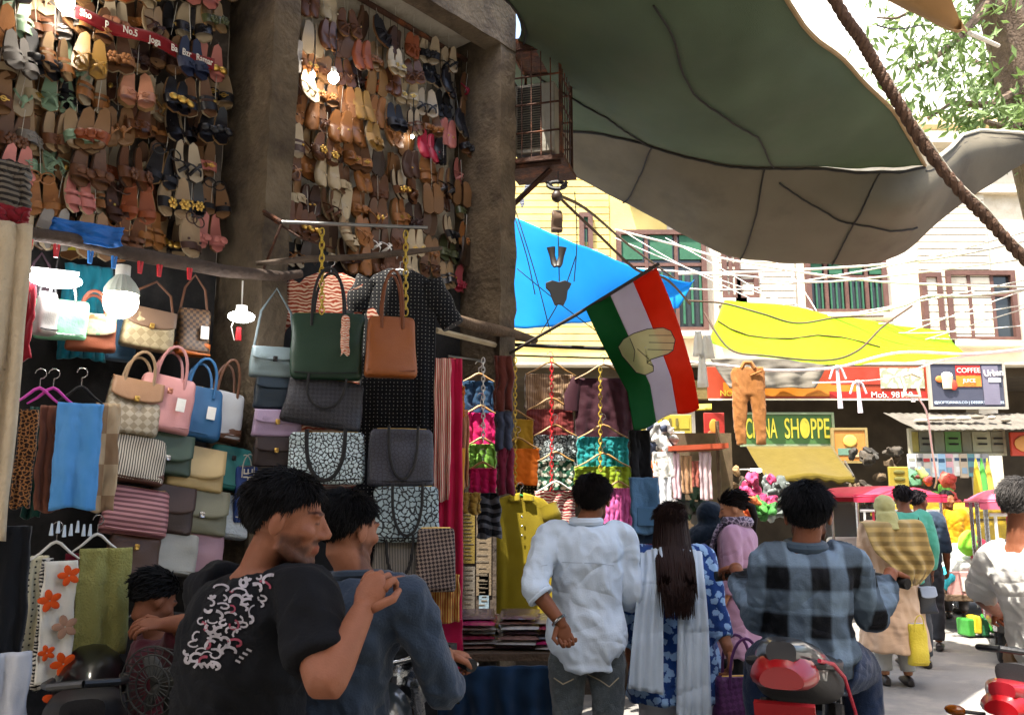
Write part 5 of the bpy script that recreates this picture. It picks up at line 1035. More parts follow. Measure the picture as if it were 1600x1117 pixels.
def rickshaw(label, loc, yaw, roofc, bodyc, kind='e', group='rickshaws', w_=1.0, H=1.78, L=2.3):
    o = thing('rickshaw', label, 'rickshaw', loc, yaw, group); rm = M('rk_'+roofc, roofc, .5, .12, 3., .1, 30.); bm2 = M('rk_'+bodyc, bodyc, .4, .12, 3., .1, 30., coat=.3)
    def rf(u, v):
        x = (u-.5)*w_*1.12; y = (v-.5)*L; e = (1-abs(2*u-1)**4)*(1-abs(2*v-1)**6); return Vector((x, y, H-.14+.14*e))
    solid(MB().grid(rf, 18, 22).build('roof', rm, o, sharp=0), .02, -1)
    MB().box((0, -L/2+.02, H-.17), (w_*1.1, .03, .1)).build('roof_valance', rm, o, smooth=False); MB().box((0, L/2-.02, H-.17), (w_*1.1, .03, .1)).build('roof_valance', rm, o, smooth=False)
    for sx in (-1, 1):
        for y in (-L/2+.08, 0, L/2-.25): MB().tube([(sx*w_*.5, y, .35), (sx*w_*.5, y, H-.13)], .022, 6).build('roof_post', chrome if kind == 'e' else blackp, o)
        bevel(MB().box((sx*w_*.49, -.3, .58), (.04, L*.62, .5)).build('side_panel', bm2, o), .02, 2)
    bevel(MB().box((0, -.1, .38), (w_*.98, L*.86, .1)).build('floor', darkmetal, o), .01, 1); bevel(MB().box((0, -L*.33, .62), (w_*.9, .5, .36)).build('seat', leather('#5a1f24'), o), .05, 3); bevel(MB().box((0, -L*.45, .86), (w_*.95, .08, .52)).build('back_panel', bm2, o), .03, 2)
    if kind == 'e':
        for i in range(9): MB().tube([(-w_*.42+i*w_*.105, -L*.47, 1.1), (-w_*.42+i*w_*.105, -L*.47, 1.45)], .015, 6).build('rear_bar', M('bar_red', '#a8323f', .4) if i % 2 else whitep, o)
        for z in (1.1, 1.45): MB().tube([(-w_*.47, -L*.47, z), (w_*.47, -L*.47, z)], .02, 6).build('rear_rail', whitep, o)
    else:
        def hood(u, v):
            a = math.pi*u; y = lerp(-L*.5, L*.18, v); k = 1-.35*max(0, .3-v)/.3; return Vector((-math.cos(a)*w_*.56*(1 if 1 else k), y, .85+math.sin(a)**.5*(H-.88)*k))
        solid(MB().grid(hood, 18, 10).build('hood', rm, o, sharp=0), .015); solid(MB().grid(lambda u, v: hood(u, 0).lerp(Vector((0, -L*.5-.02, 1.0)), v), 18, 6).build('hood_back', rm, o, sharp=0), .015)
    bevel(MB().box((0, L*.42, .72), (w_*.62, .16, .62), Matrix.Rotation(R(-14), 3, 'X')).build('front_cowl', bm2, o), .06, 3); MB().ell((0, L*.47, .86), (.09, .05, .09), None, 14, 8).build('headlamp', chrome, o); MB().box((0, L*.4, 1.28), (w_*.9, .012, .5), Matrix.Rotation(R(-10), 3, 'X')).build('windscreen', glassm, o, smooth=False)
    wheel(o, (0, L*.42, .22), .22, .08, 8); wheel(o, (-w_*.44, -L*.32, .22), .22, .09, 8); wheel(o, (w_*.44, -L*.32, .22), .22, .09, 8)
    for sx in (-1, 1): MB().ell((sx*w_*.4, -L*.5, .72), (.05, .02, .06), None, 10, 6).build('tail_lamp', M('lens_r', '#a81a1f', .2), o)
    return o
q = G(1360, 925); rickshaw('red roofed e-rickshaw with barred rear window standing before the shops', (P(1358, 770, 12.6).x, 12.6, 0), R(-3), '#b8304a', '#d8d2c6', 'e', w_=1.08)
rickshaw('yellow hooded auto rickshaw parked beside the e-rickshaw', (P(1484, 800, 13.4).x, 13.4, 0), R(8), '#d6b52c', '#c9a524', 'auto', w_=1.15, H=1.55)
rickshaw('pink roofed rickshaw entering behind the white shirted rider', (P(1606, 770, 9.2).x+.12, 9.4, 0), R(-24), '#c25a72', '#8c2430', 'e', w_=1.0, H=1.72)
# cargo cart with sacks
ct = thing('cargo_cart', 'low cargo cart standing before the yellow auto rickshaw', 'cart', (P(1500, 900, 11.3).x, 11.3, 0), R(-8))
bevel(MB().box((0, 0, .42), (.72, 1.1, .08)).build('deck', old_wood, ct), .01, 1); bevel(MB().box((0, -.5, .58), (.66, .06, .3)).build('tail_board', paint('#b98a84'), ct), .01, 1); MB().box((0, -.535, .58), (.34, .012, .16)).build('painted_panel', paint('#c9c2b8'), ct, smooth=False)
for sx in (-1, 1): wheel(ct, (sx*.4, .1, .28), .28, .06, 12); MB().box((sx*.35, 0, .55), (.04, 1.0, .2)).build('side_board', old_wood, ct, smooth=False)
random.seed(11)
sk = [('#d6d4cc', 'white'), ('#c9cfd2', 'pale grey'), ('#d9d9d4', 'off white'), ('#b8bcb4', 'grey green'), ('#e0ddd6', 'ivory')]
for i in range(9):
    c, n_ = sk[i % 5]; q = Vector((ct.location.x + (-.24+.24*(i % 3))+rnd(-.04, .04), 11.0+.3*(i//6)+rnd(-.05, .05), .60+.17*(i//3)+rnd(-.03, .03)))
    mb = MB(); mb.ell((0, 0, 0), (.17, .15, .13), None, 18, 12); mb.v = [tuple(Vector(v)*(1+.28*nz(v, 9, i*3.1))) for v in mb.v]
    o = mb.build('plastic_sack', M('sack'+c, c, .35, .15, 8., .6, 22.), None, sharp=0); o.location = q; tag(o, f'{n_} plastic sack in the {["bottom","middle","top"][i//3]} layer heaped on the cargo cart', 'sack', 'sacks on the cargo cart')
for c, n_, px, py in (('#b0304a', 'crimson', 1532, 862), ('#7fc23a', 'lime green', 1514, 850), ('#3aa0b0', 'turquoise', 1482, 905)):
    q = P(px, py, 10.9); mb = MB(); mb.ell((0, 0, 0), (.13, .1, .15), None, 16, 10); mb.v = [tuple(Vector(v)*(1+.3*nz(v, 11, px))) for v in mb.v]
    o = mb.build('cloth_bundle', cloth(c), None, sharp=0); o.location = q; tag(o, f'{n_} bundle tucked among the white sacks on the cart', 'bundle')
for i in range(8):
    q = Vector((ct.location.x-.36+i*.1, 10.55+rnd(-.04, .04), .1+(i % 2)*.03)); o = bevel(MB().box((0, 0, 0), (.1, .2, .2)).build('snack_packet', M('snack%d' % (i % 3), ['#3f8a3a', '#c9b23a', '#2f6a44'][i % 3], .3, .2, 12., .3), None, smooth=False), .02, 2); o.location = q+Vector((0, 0, .02)); o.rotation_euler = (0, R(rnd(-12, 12)), R(rnd(-20, 20))); tag(o, f'{["green","yellow","dark green"][i % 3]} packet standing on the road before the cart', 'packet', f'{["green","yellow","dark green"][i % 3]} packets before the cart')
# ================================================================== PEOPLE
def voxel_mesh(mb, name, vox, it=4, fac=.5):
    me = mb.mesh('tmp'); out_ = baked(me, [('REMESH', dict(mode='VOXEL', voxel_size=vox, use_smooth_shade=True)), ('SMOOTH', dict(iterations=it, factor=fac))]); bpy.data.meshes.remove(me)
    out_.name = name; out_.materials.clear(); return out_
def skin_mat(hx):
    k = 'skin_'+hx
    if k in MATS: return MATS[k]
    m = M(k, hx, .62, .16, 18., .12, 260., spec=.3); N = m.node_tree.nodes; L = m.node_tree.links; b = N['Principled BSDF']
    src = b.inputs['Base Color'].links[0].from_socket; at = N.new('ShaderNodeAttribute'); at.attribute_name = 'tint'
    x = N.new('ShaderNodeMix'); x.data_type = 'RGBA'; x.blend_type = 'MULTIPLY'; x.inputs[0].default_value = 1; L.new(src, x.inputs[6]); L.new(at.outputs['Color'], x.inputs[7]); L.new(x.outputs[2], b.inputs['Base Color'])
    b.inputs['Subsurface Weight'].default_value = .12; b.inputs['Subsurface Radius'].default_value = (.012, .005, .003); return m
V = Vector
def worn(hx, **k): k.setdefault('wr', .4); return cloth(hx, **k)
TORSO = [(-.18, .10, .09), (-.1, .148, .108), (.04, .165, .118), (.16, .158, .112), (.32, .142, .104), (.48, .148, .108), (.64, .162, .114), (.78, .17, .112), (.88, .15, .098), (.95, .1, .078), (1.02, .058, .06)]
def basis(J, f):
    h = (J['hipR']-J['hipL']).normalized(); s_ = (J['shR']-J['shL']).normalized(); x = h.lerp(s_, min(1, max(0, f))).normalized(); up = (J['nk']-J['pel']).normalized(); y = up.cross(x).normalized(); return x, y, up
def spine(J, f):
    c = J.get('sp'); a, b_ = J['pel'], J['nk']
    if c is None or f < 0: return a+(b_-a)*f
    return a*(1-f)**2 + c*2*f*(1-f) + b_*f*f
def tw(f):
    for i in range(len(TORSO)-1):
        a, b_ = TORSO[i], TORSO[i+1]
        if f <= b_[0]: t = max(0, (f-a[0])/(b_[0]-a[0])); return lerp(a[1], b_[1], t), lerp(a[2], b_[2], t)
    return TORSO[-1][1:]
def torso(mb, J, infl=0., f0=-.18, f1=1.02, k=1., n=24, m=18, wf=None, belly=0.):
    rings = []
    for i in range(m+1):
        f = lerp(f0, f1, i/m); hw, hd = tw(f); x, y, up = basis(J, f); c = spine(J, f); e = infl*(1 if f < .86 else max(0, 1-(f-.86)/.22)); g = wf(f) if wf else 1.
        rings.append([c + x*((hw*k+e)*g*math.copysign(abs(math.cos(a))**.85, math.cos(a))) + y*((hd*k+e+(belly*max(0, math.sin(a))*math.exp(-((f-.25)/.25)**2)))*g*math.copysign(abs(math.sin(a))**.9, math.sin(a))) for a in [2*math.pi*q/n for q in range(n)]])
    mb.loft(rings)
def chain_pts(ps, rs, seg=6):
    pts, rr = [], []
    for i in range(len(ps)-1):
        for j in range(seg):
            t = j/seg; pts.append(ps[i].lerp(ps[i+1], t)); rr.append(lerp(rs[i], rs[i+1], t))
    return pts+[ps[-1]], rr+[rs[-1]]
def smooth_path(pts, it=2):
    for _ in range(it): pts = [pts[0]] + [(pts[i-1]+pts[i]*2+pts[i+1])/4 for i in range(1, len(pts)-1)] + [pts[-1]]
    return pts
def arm(mb, J, S, infl=0., end=2., k=1., cuff=0.):
    sh, el, wr = J['sh'+S], J['el'+S], J['wr'+S]; inn = sh.lerp(spine(J, .84), .42)
    ps = [inn, sh, sh.lerp(el, .45), el, el.lerp(wr, .3), wr]; rs = [.07, .064, .052, .043, .042, .029]
    tt_ = [-.4, 0, .45, 1, 1.3, 2]; P2, R2 = [], []
    for i, t in enumerate(tt_):
        if t <= end: P2.append(ps[i]); R2.append(rs[i]*k+infl*(1 if t > 0 else .5))
        else:
            g = (end-tt_[i-1])/(t-tt_[i-1]); P2.append(ps[i-1].lerp(ps[i], g)); R2.append(lerp(rs[i-1], rs[i], g)*k+infl+cuff); break
    pts, rr = chain_pts(P2, R2); mb.tube(smooth_path(pts), rr, 16)
def leg(mb, J, S, infl=0., end=2., k=1.):
    h, kn, an = J['hip'+S], J['kn'+S], J['an'+S]; ps = [h+ (J['pel']-h)*.2, h.lerp(kn, .2), h.lerp(kn, .55), kn, kn.lerp(an, .3), an]; rs = [.09, .092, .078, .058, .058, .038]
    tt_ = [-.1, .2, .55, 1, 1.3, 2]; P2, R2 = [], []
    for i, t in enumerate(tt_):
        if t <= end: P2.append(ps[i]); R2.append(rs[i]*k+infl*(1 if t < 1.2 else 1.3))
        else: g = (end-tt_[i-1])/(t-tt_[i-1]); P2.append(ps[i-1].lerp(ps[i], g)); R2.append(lerp(rs[i-1], rs[i], g)*k+infl); break
    pts, rr = chain_pts(P2, R2); mb.tube(smooth_path(pts), rr, 16)
def head_mb(mb, Mh, fem=False):
    def E(c, r, rot=None):
        q = MB().ell(c, r, rot, 18, 12); mb.add([Mh @ Vector(v) for v in q.v], q.f)
    def T(pts, r): q = MB().tube(pts, r, 10); mb.add([Mh @ Vector(v) for v in q.v], q.f)
    E((0, -.012, .032), (.074, .094, .084)); E((0, .022, -.012), (.066, .068, .088)); E((0, .036, -.05), (.052, .05, .056)); E((0, .070, -.094), (.024, .02, .019))
    T([(-.05, -.0, -.055), (-.042, .04, -.085), (-.015, .068, -.1), (.015, .068, -.1), (.042, .04, -.085), (.05, 0, -.055)], [.016, .017, .015, .015, .017, .016])
    T([(0, .084, .022), (0, .096, .0), (0, .109, -.025), (0, .105, -.033)], [.008, .0085, .0125, .010])
    for s_ in (-1, 1):
        E((s_*.011, .096, -.031), (.010, .012, .008)); E((s_*.03, .078, .024), (.026, .014, .008), Matrix.Rotation(s_*R(6), 3, 'Y')); E((s_*.045, .056, -.022), (.022, .025, .02))
        E((s_*.031, .072, .003), (.0145, .0125, .011)); E((s_*.077, -.012, -.008), (.010, .019, .033), Matrix.Rotation(R(-10), 3, 'X'))
    E((0, .083, -.056), (.023, .012, .0065)); E((0, .082, -.067), (.020, .012, .0065))
def tint_skin(me, Mh, beard=0., brow=True, lips=True, look=None):
    inv = Mh.inverted(); at = me.color_attributes.new('tint', 'FLOAT_COLOR', 'POINT'); n = len(me.vertices); cols = [1.]*(4*n)
    for i, v in enumerate(me.vertices):
        q = inv @ v.co
        if q.length > .17: continue
        c = [1, 1, 1]
        ax = abs(q.x)
        if beard and q.y > -.015 and q.z < -.028:
            ss = lambda lo, hi, v_: (lambda t: t*t*(3-2*t))(min(1, max(0, (v_-lo)/(hi-lo))))
            b = max(ss(-.068, -.086, q.z), ss(.040, .056, ax)*ss(.068, .045, q.y)*ss(-.02, -.045, q.z), ss(.022, .04, ax)*ss(-.045, -.062, q.z))
            if q.y > .07: b = max(b, ss(-.034, -.040, q.z)*ss(-.056, -.050, q.z)*ss(.036, .026, ax))
            b *= ss(-.015, .005, q.y)
            b *= beard*(.9+.2*nz(q, 140)); b = max(0, min(.85, b)); c = [lerp(a, t, b) for a, t in zip(c, (.16, .14, .14))]
        if brow and q.y > .05 and .022 < q.z < .031 and .012 < ax < .05: c = [.25, .2, .19]
        if q.y > .06 and -.002 < q.z < .0045 and .019 < ax < .043: c = [.3, .22, .2]
        if lips and q.y > .075 and -.072 < q.z < -.052 and ax < .022: c = [.85, .58, .56]
        cols[4*i:4*i+3] = c
    at.data.foreach_set('color', cols)
def hair_obj(parent, Mh, hx='#0d0b0b', n=1500, L=.045, front=.05, back=-.075, vol=1.06, seed=1, flow=(0, -.6, -.5), lift=.55, rad=.0014, cap=True, top=1.2):
    rs_ = random.Random(seed); mb = MB(); c0 = V((0, -.012, .032)); rr = V((.074*vol, .094*vol, .084*vol)); fl = V(flow).normalized()
    def hairline(d):                      # d: direction; lowest z fraction with hair
        if d.y > .25: return lerp(.05, front*11, min(1, (d.y-.25)/.6))
        if d.y > -.1: return -.05+.1*(d.y+.1)/.35
        return lerp(-.05, back*10, min(1, (-.1-d.y)/.6))
    if cap:
        nu, nv = 40, 20; grid = {}; vs, fs = [], []
        for j in range(nv+1):
            for i in range(nu):
                a = 2*math.pi*i/nu; b = -math.pi/2*.75+(math.pi/2*1.75)*j/nv; d = V((math.cos(a)*math.cos(b), math.sin(a)*math.cos(b), math.sin(b))); k = 1.0+.02*nz(d, 5, seed); 
                if d.z < hairline(d): k = .93
                vs.append(Mh @ (c0+V((d.x*rr.x*k, d.y*rr.y*k, d.z*rr.z*k))))
        for j in range(nv):
            for i in range(nu):
                q = [j*nu+i, j*nu+(i+1) % nu, (j+1)*nu+(i+1) % nu, (j+1)*nu+i]
                a = 2*math.pi*(i+.5)/nu; b = -math.pi/2*.75+(math.pi/2*1.75)*(j+.5)/nv; d = V((math.cos(a)*math.cos(b), math.sin(a)*math.cos(b), math.sin(b)))
                if d.z >= hairline(d)-.06: fs.append(q)
        mb.add(vs, fs)
    c = 0
    while c < n:
        d = V((rs_.gauss(0, 1), rs_.gauss(0, 1), rs_.gauss(.3, 1))).normalized()
        if d.z < hairline(d): continue
        c += 1; root = c0+V((d.x*rr.x, d.y*rr.y, d.z*rr.z))*.985; nr = V((d.x/rr.x, d.y/rr.y, d.z/rr.z)).normalized(); t = fl-nr*fl.dot(nr); t = t + V((rs_.uniform(-.5, .5), rs_.uniform(-.5, .5), rs_.uniform(-.4, .4)))*.6
        ln = L*rs_.uniform(.6, 1.2)*(top if d.z > .45 else .75); p1 = root+nr*ln*.28*lift+t*ln*.4; p2 = root+nr*ln*.22*lift+t*ln*.95; mb.tube([Mh @ root, Mh @ p1, Mh @ p2], [rad*1.5, rad*1.3, rad*.3], 3, cap=False)
    return mb.build('hair', M('hair_'+hx, hx, .6, .2, 30., 0, spec=.15), parent, sharp=0)
def fold_mesh(me, J, amp=.01, sc=9., stretch=(1, 1, .45), seed=0., mask=None):
    me.update(); n = len(me.vertices); co = [0.]*(3*n); no = [0.]*(3*n); me.vertices.foreach_get('co', co); me.vertex_normals.foreach_get('vector', no)
    for i in range(n):
        x, y, z = co[3*i:3*i+3]; q = V((x*stretch[0]+z*.35, y*stretch[1], z*stretch[2]-x*.25))*sc
        k = noise.noise(q+V((seed, 0, 0))); k2 = noise.noise(V((q.x*2.1-q.z, q.y*2.1, q.z*2.6+q.x))+V((0, seed, 0))); d = amp*(.25+.9*(.45-abs(k)*2)+.75*(.4-abs(k2)*1.9))*(mask(V((x, y, z))) if mask else 1)
        co[3*i] = x+no[3*i]*d; co[3*i+1] = y+no[3*i+1]*d; co[3*i+2] = z+no[3*i+2]*d
    me.vertices.foreach_set('co', co); me.update()
def hand_mb(mb, palm_mb, w, d, nrm, thumb, curl=.6, k=1., spread=.05):
    d = d.normalized(); nrm = (nrm-d*nrm.dot(d)).normalized(); s_ = d.cross(nrm).normalized()*(1 if thumb > 0 else -1)
    rot = Matrix((s_, nrm, d)).transposed(); palm_mb.ell(w+d*.045*k, (.040*k, .016*k, .055*k), rot, 14, 10); palm_mb.tube([w-d*.03*k, w+d*.02*k], [.027*k, .026*k], 12)
    for i in range(4):
        L = (.072, .082, .077, .06)[i]*k; b = w+d*(.088-.004*abs(i-1.4))*k + s_*(.030-.0195*i)*k; a = 0; pts = [b-d*.02*k, b]; q = b; dd = d.copy()
        for j in range(3):
            a += curl*(.95, 1.15, .8)[j]; dd = (d*math.cos(a)+nrm*math.sin(a)) + s_*spread*(1.5-i)*.5; dd.normalize(); q = q+dd*L*(.45, .32, .23)[j]; pts.append(q)
        mb.tube(smooth_path(pts, 1), [.0095*k, .0098*k, .0088*k, .008*k, .0062*k], 10)
    b = w+d*.025*k+s_*.032*k; t1 = b+(s_*.7+d*.75+nrm*.25*curl).normalized()*.038*k; t2 = t1+(d*.85+nrm*.7*curl-s_*.15).normalized()*.034*k; mb.tube([w+d*.012*k+s_*.018*k, b, t1, t2], [.013*k, .0125*k, .0105*k, .007*k], 10)
def build_person(label, J, face, skin='#8a5638', vox=.008, beard=0., head_tilt=(0, 0), hands=True, fem=False, curl=(.7, .7), base=None, hand_d=None, hk=1., nude_legs=True, feet='#2a2523', group=None, k=1.):
    """J: joints in world coordinates; face: heading of the face in degrees (0 = +Y, positive = towards -X)"""
    base = base or V((J['pel'].x, J['pel'].y, 0)); o = thing('person', label, 'person', base, 0, group); J = {a: (b-base) for a, b in J.items()}
    mb = MB(); torso(mb, J, k=k*.88)
    for S in 'LR': arm(mb, J, S, k=k); leg(mb, J, S, k=k)
    Mh = Matrix.Translation(J['hd']) @ Matrix.Rotation(R(face), 4, 'Z') @ Matrix.Rotation(R(head_tilt[0]), 4, 'X') @ Matrix.Rotation(R(head_tilt[1]), 4, 'Y') @ Matrix.Scale(hk, 4)
    head_mb(mb, Mh, fem); nb = Mh @ V((0, -.022, -.06)); mb.tube([J['nk']-(J['nk']-J['pel']).normalized()*.04, J['nk'].lerp(nb, .5), nb, Mh @ V((0, -.02, -.02))], [.066, .054, .052, .05], 16)
    fm = MB()
    for i, S in enumerate('LR'):
        d = (J['wr'+S]-J['el'+S]).normalized()
        if hand_d and S in hand_d: d, nrm = hand_d[S]
        else: nrm = (V((0, 0, -1)).cross(d)); nrm = (J['pel']-J['wr'+S]); 
        hand_mb(fm, mb, J['wr'+S], V(d), V(nrm), 1 if S == 'L' else -1, curl[i])
    me = voxel_mesh(mb, 'body', vox, 3)
    if hands:
        q = fm.mesh('f'); bm = bmesh.new(); bm.from_mesh(me); bm.from_mesh(q); bm.to_mesh(me); bm.free(); me.polygons.foreach_set('use_smooth', [True]*len(me.polygons))
    tint_skin(me, Mh, beard); me.materials.append(skin_mat(skin)); obj('body', me, o)
    for S in 'LR':
        an = J['an'+S]; f = (J.get('toe'+S) or (an+basis(J, 0)[1]*.12-V((0, 0, .0)))) ; dv = (f-an); dv.z = 0; dv = dv.normalized() if dv.length > .01 else V((0, 1, 0)); zf = max(an.z-.05, .03); sx = dv.cross(V((0, 0, 1)))
        rings = []
        for t, w_, h in ((-.07, .022, .03), (-.05, .034, .05), (.02, .038, .055), (.1, .046, .035), (.16, .042, .025), (.19, .02, .015)):
            c = V((an.x, an.y, zf))+dv*t; rings.append([c+sx*w_*math.cos(a)+V((0, 0, h*max(-.6, math.sin(a)))) for a in [2*math.pi*q/14 for q in range(14)]])
        MB().loft(rings).build('shoe', leather(feet), o)
    return o, J, Mh
def wear(o, J, mb, name, mat, vox=.011, it=3, amp=.009, sc=9., seed=1., stretch=(1, 1, .5), mask=None):
    me = voxel_mesh(mb, name, vox, it); fold_mesh(me, J, amp, sc, stretch, seed, mask); me.materials.append(mat); return obj(name, me, o)
def shirt(o, J, mat, infl=.02, sleeve=.75, f0=-.2, name='shirt', vox=.011, amp=.009, k=1., hem=1.0, seed=1., sl_infl=.018, belly=0., cuff=.004, sc=9., f1=.965):
    mb = MB(); torso(mb, J, infl, f0, f1, k, wf=lambda f: 1+(hem-1)*max(0, .25-f)/.45, belly=belly)
    for S in 'LR': arm(mb, J, S, sl_infl, sleeve if not isinstance(sleeve, dict) else sleeve[S], k, cuff)
    return wear(o, J, mb, name, mat, vox, 3, amp, sc, seed)
def trousers(o, J, mat, infl=.018, end=1.95, vox=.012, k=1., amp=.007, name='trousers'):
    mb = MB(); torso(mb, J, 0., -.2, .04, k*.9)
    for S in 'LR': leg(mb, J, S, infl, end, k)
    return wear(o, J, mb, name, mat, vox, 3, amp, 10., 5., (1, 1, .6))
def dress(o, J, mat, infl=.025, hemz=.5, hemw=.27, hemd=.2, sleeve=1.6, name='kurta', vox=.012, amp=.010, k=1., sl_infl=.016, seed=2., f1=.965):
    mb = MB(); torso(mb, J, infl, -.1, f1, k)
    x, y, up = basis(J, 0); rings = []; c0 = spine(J, .25); c1 = (J['anL']+J['anR'])/2; h0, d0 = tw(.25)
    for i in range(13):
        t = i/12; z = lerp(c0.z, hemz, t); c = V((lerp(c0.x, c1.x, t*.6), lerp(c0.y, c1.y, t*.6), z)); w_ = lerp(h0*k+infl, hemw, t**.75); d_ = lerp(d0*k+infl, hemd, t**.8)
        rings.append([c+x*w_*math.cos(a)*(1+.05*t*math.sin(a*7+seed))+y*d_*math.sin(a)*(1+.07*t*math.sin(a*9+seed)) for a in [2*math.pi*q/36 for q in range(36)]])
    mb.loft(rings)
    for S in 'LR': arm(mb, J, S, sl_infl, sleeve, k)
    return wear(o, J, mb, name, mat, vox, 3, amp, 8., seed, (1, 1, .3))
def drape(o, name, mat, cols, th=.006, amp=.01, folds=4, seed=1., nu=18, nv=30):
    """cloth strip: cols = list of (left point, right point) from one end to the other"""
    def fn(u, v):
        x = v*(len(cols)-1); i = min(int(x), len(cols)-2); t = x-i; g = lambda j, s_: cols[min(max(j, 0), len(cols)-1)][s_]
        def cr(s_): a, b_, c, d = g(i-1, s_), g(i, s_), g(i+1, s_), g(i+2, s_); return .5*((2*b_)+(c-a)*t+(2*a-5*b_+4*c-d)*t*t+(3*b_-a-3*c+d)*t*t*t)
        l, r_ = cr(0), cr(1); q = l.lerp(r_, u); e = (r_-l); nn = e.cross(V((0, 0, 1))); nn = nn.normalized() if nn.length > 1e-6 else V((0, 1, 0))
        return q + nn*(amp*math.sin(u*folds*6.283+seed+1.5*nz((u*2, v*3, seed)))+amp*.6*nz((u*7, v*6, seed)))
    return solid(MB().grid(fn, nu, nv).build(name, mat, o, sharp=0), th)
def standing(px, Y, H=1.7, face=0., pyh=None, sway=0.):
    """default joints of a person standing at photo column px and distance Y, heading face degrees"""
    X = P(px, 790, Y).x; k = H/1.72; Rz = Matrix.Rotation(R(face), 3, 'Z'); b = V((X, Y, 0))
    d = dict(pel=(0, 0, .95), nk=(0, -.015, 1.49), hd=(0, .02, 1.605), shL=(-.18, -.01, 1.43), shR=(.18, -.01, 1.43), elL=(-.24, -.03, 1.12), elR=(.24, -.03, 1.12), wrL=(-.235, .07, .88), wrR=(.235, .07, .88), hipL=(-.09, 0, .92), hipR=(.09, 0, .92), knL=(-.1, .03, .5), knR=(.1, .02, .5), anL=(-.1, -.02, .09), anR=(.1, -.03, .09))
    J = {a: b+Rz @ (V(v)*k) for a, v in d.items()}; return J, lambda v: b+Rz @ (V(v)*k)
def seated(pel, heading, spread=.16, knee=(.40, -.10), foot=(.12, -.42)):
    a = R(heading); f = V((-math.sin(a), math.cos(a), 0)); r_ = V((math.cos(a), math.sin(a), 0)); J = {'pel': pel}
    for S, s_ in (('L', -1), ('R', 1)):
        J['hip'+S] = pel+r_*.09*s_-V((0, 0, .03)); J['kn'+S] = J['hip'+S]+f*knee[0]+r_*spread*s_*.6+V((0, 0, knee[1])); J['an'+S] = J['kn'+S]-f*foot[0]+V((0, 0, foot[1])); J['toe'+S] = J['an'+S]+f*.15
    return J, f, r_
denim = cloth('#2b3440', bump=.3, bs=200.); 
# ---------- the two men on the motorcycle at the left
BYAW = -17
motorcycle('dark motorcycle with curved visor carrying two men past the bags', (-.54, 2.87, 0), R(BYAW), '#20262a', visor='#27332f', mirrors=False, steer=R(-6))
J, f, r_ = seated(V((-.69, 2.36, .90)), BYAW, .3, (.38, -.08), (.1, -.42))
J.update(nk=P(408, 886, 2.30), hd=P(447, 812, 2.28), shL=P(330, 922, 2.45), shR=P(478, 928, 2.18), elR=P(508, 1075, 2.0), wrR=P(566, 955, 2.10), elL=P(350, 1090, 2.62), wrL=P(450, 1120, 2.75))
J['sp'] = J['pel'].lerp(J['nk'], .5)+V((-.05, -.04, 0))
o, j, Mh = build_person('man in black printed t-shirt riding pillion with one hand raised', J, -82, '#85543d', .0055, .9, (-8, 0), curl=(.5, .95), hand_d={'R': ((P(588, 905, 2.12)-P(566, 955, 2.10)), V((.35, .8, .15)))}, hk=1.03)
sh1 = shirt(o, j, worn('#0c0d11', bump=.2, sheen=.0), .022, .74, -.22, 't_shirt', .009, .012, sl_infl=.022, k=1.02, belly=.02); trousers(o, j, worn('#1c1e24'), k=1.05)
hair_obj(o, Mh, n=6000, L=.042, front=.045, back=-.085, seed=3, flow=(0, -.25, -.9), lift=.35, vol=1.07)
# print on the back: brush letters that follow the shirt
pm_ = M('back_print', '#a39da1', .85, .3, 30.); pr = M('back_print_red', '#8a3a4a', .85, .3, 30.)
from mathutils.bvhtree import BVHTree
BVHS = {}
def on_surface(me, mtx_off, pts_px, Ydef, off=.004):
    if me.name not in BVHS: bm = bmesh.new(); bm.from_mesh(me); BVHS[me.name] = BVHTree.FromBMesh(bm); bm.free()
    t = BVHS[me.name]; out_ = []
    for px, py in pts_px:
        d = ray(px, py).normalized(); h = t.ray_cast(V((0, 0, CAMZ))-mtx_off, d)
        if h[0] is None: out_.append(None)
        else: out_.append(h[0]+h[1]*off if h[1].dot(d) < 0 else h[0]-h[1]*off)
    return out_
def stroke(parent, me, off0, path, wd, mat, name='print_stroke', n=14):
    pts = []
    for i in range(len(path)-1):
        for s_ in range(4): t = s_/4; pts.append((lerp(path[i][0], path[i+1][0], t), lerp(path[i][1], path[i+1][1], t)))
    pts.append(path[-1]); L_, R_ = [], []
    for i, (x, y) in enumerate(pts):
        a = pts[min(i+1, len(pts)-1)]; b_ = pts[max(i-1, 0)]; dx, dy = a[0]-b_[0], a[1]-b_[1]; l = math.hypot(dx, dy) or 1; L_.append((x-dy/l*wd, y+dx/l*wd)); R_.append((x+dy/l*wd, y-dx/l*wd))
    A, B = on_surface(me, off0, L_, 0), on_surface(me, off0, R_, 0); ok = [(a, b_) for a, b_ in zip(A, B) if a is not None and b_ is not None]
    if len(ok) < 3: return
    mb = MB(); mb.add([q for ab in ok for q in ab], [(2*i, 2*i+1, 2*i+3, 2*i+2) for i in range(len(ok)-1) if (ok[i+1][0]-ok[i][0]).length < .05]); mb.build(name, mat, parent, sharp=0)
random.seed(31)
for row in range(12):
    for i in range(5):
        cx_ = 386-row*6.2+(i-2)*17*(1-.02*row)+rnd(-4, 4); cy_ = 900+row*12+(i-2)*3+rnd(-4, 4); rx, ry = rnd(5, 10), rnd(4, 8); a0 = rnd(0, 6.28); da = rnd(2.2, 5.2)
        if row < 2 and i < 2 or row > 9 and i > 3: continue
        stroke(sh1, sh1.data, o.location, [(cx_+rx*math.cos(a0+da*q/7)+q*.8, cy_+ry*math.sin(a0+da*q/7)) for q in range(8)], rnd(1.1, 2.5), pr if (row*3+i) % 7 == 0 else pm_)
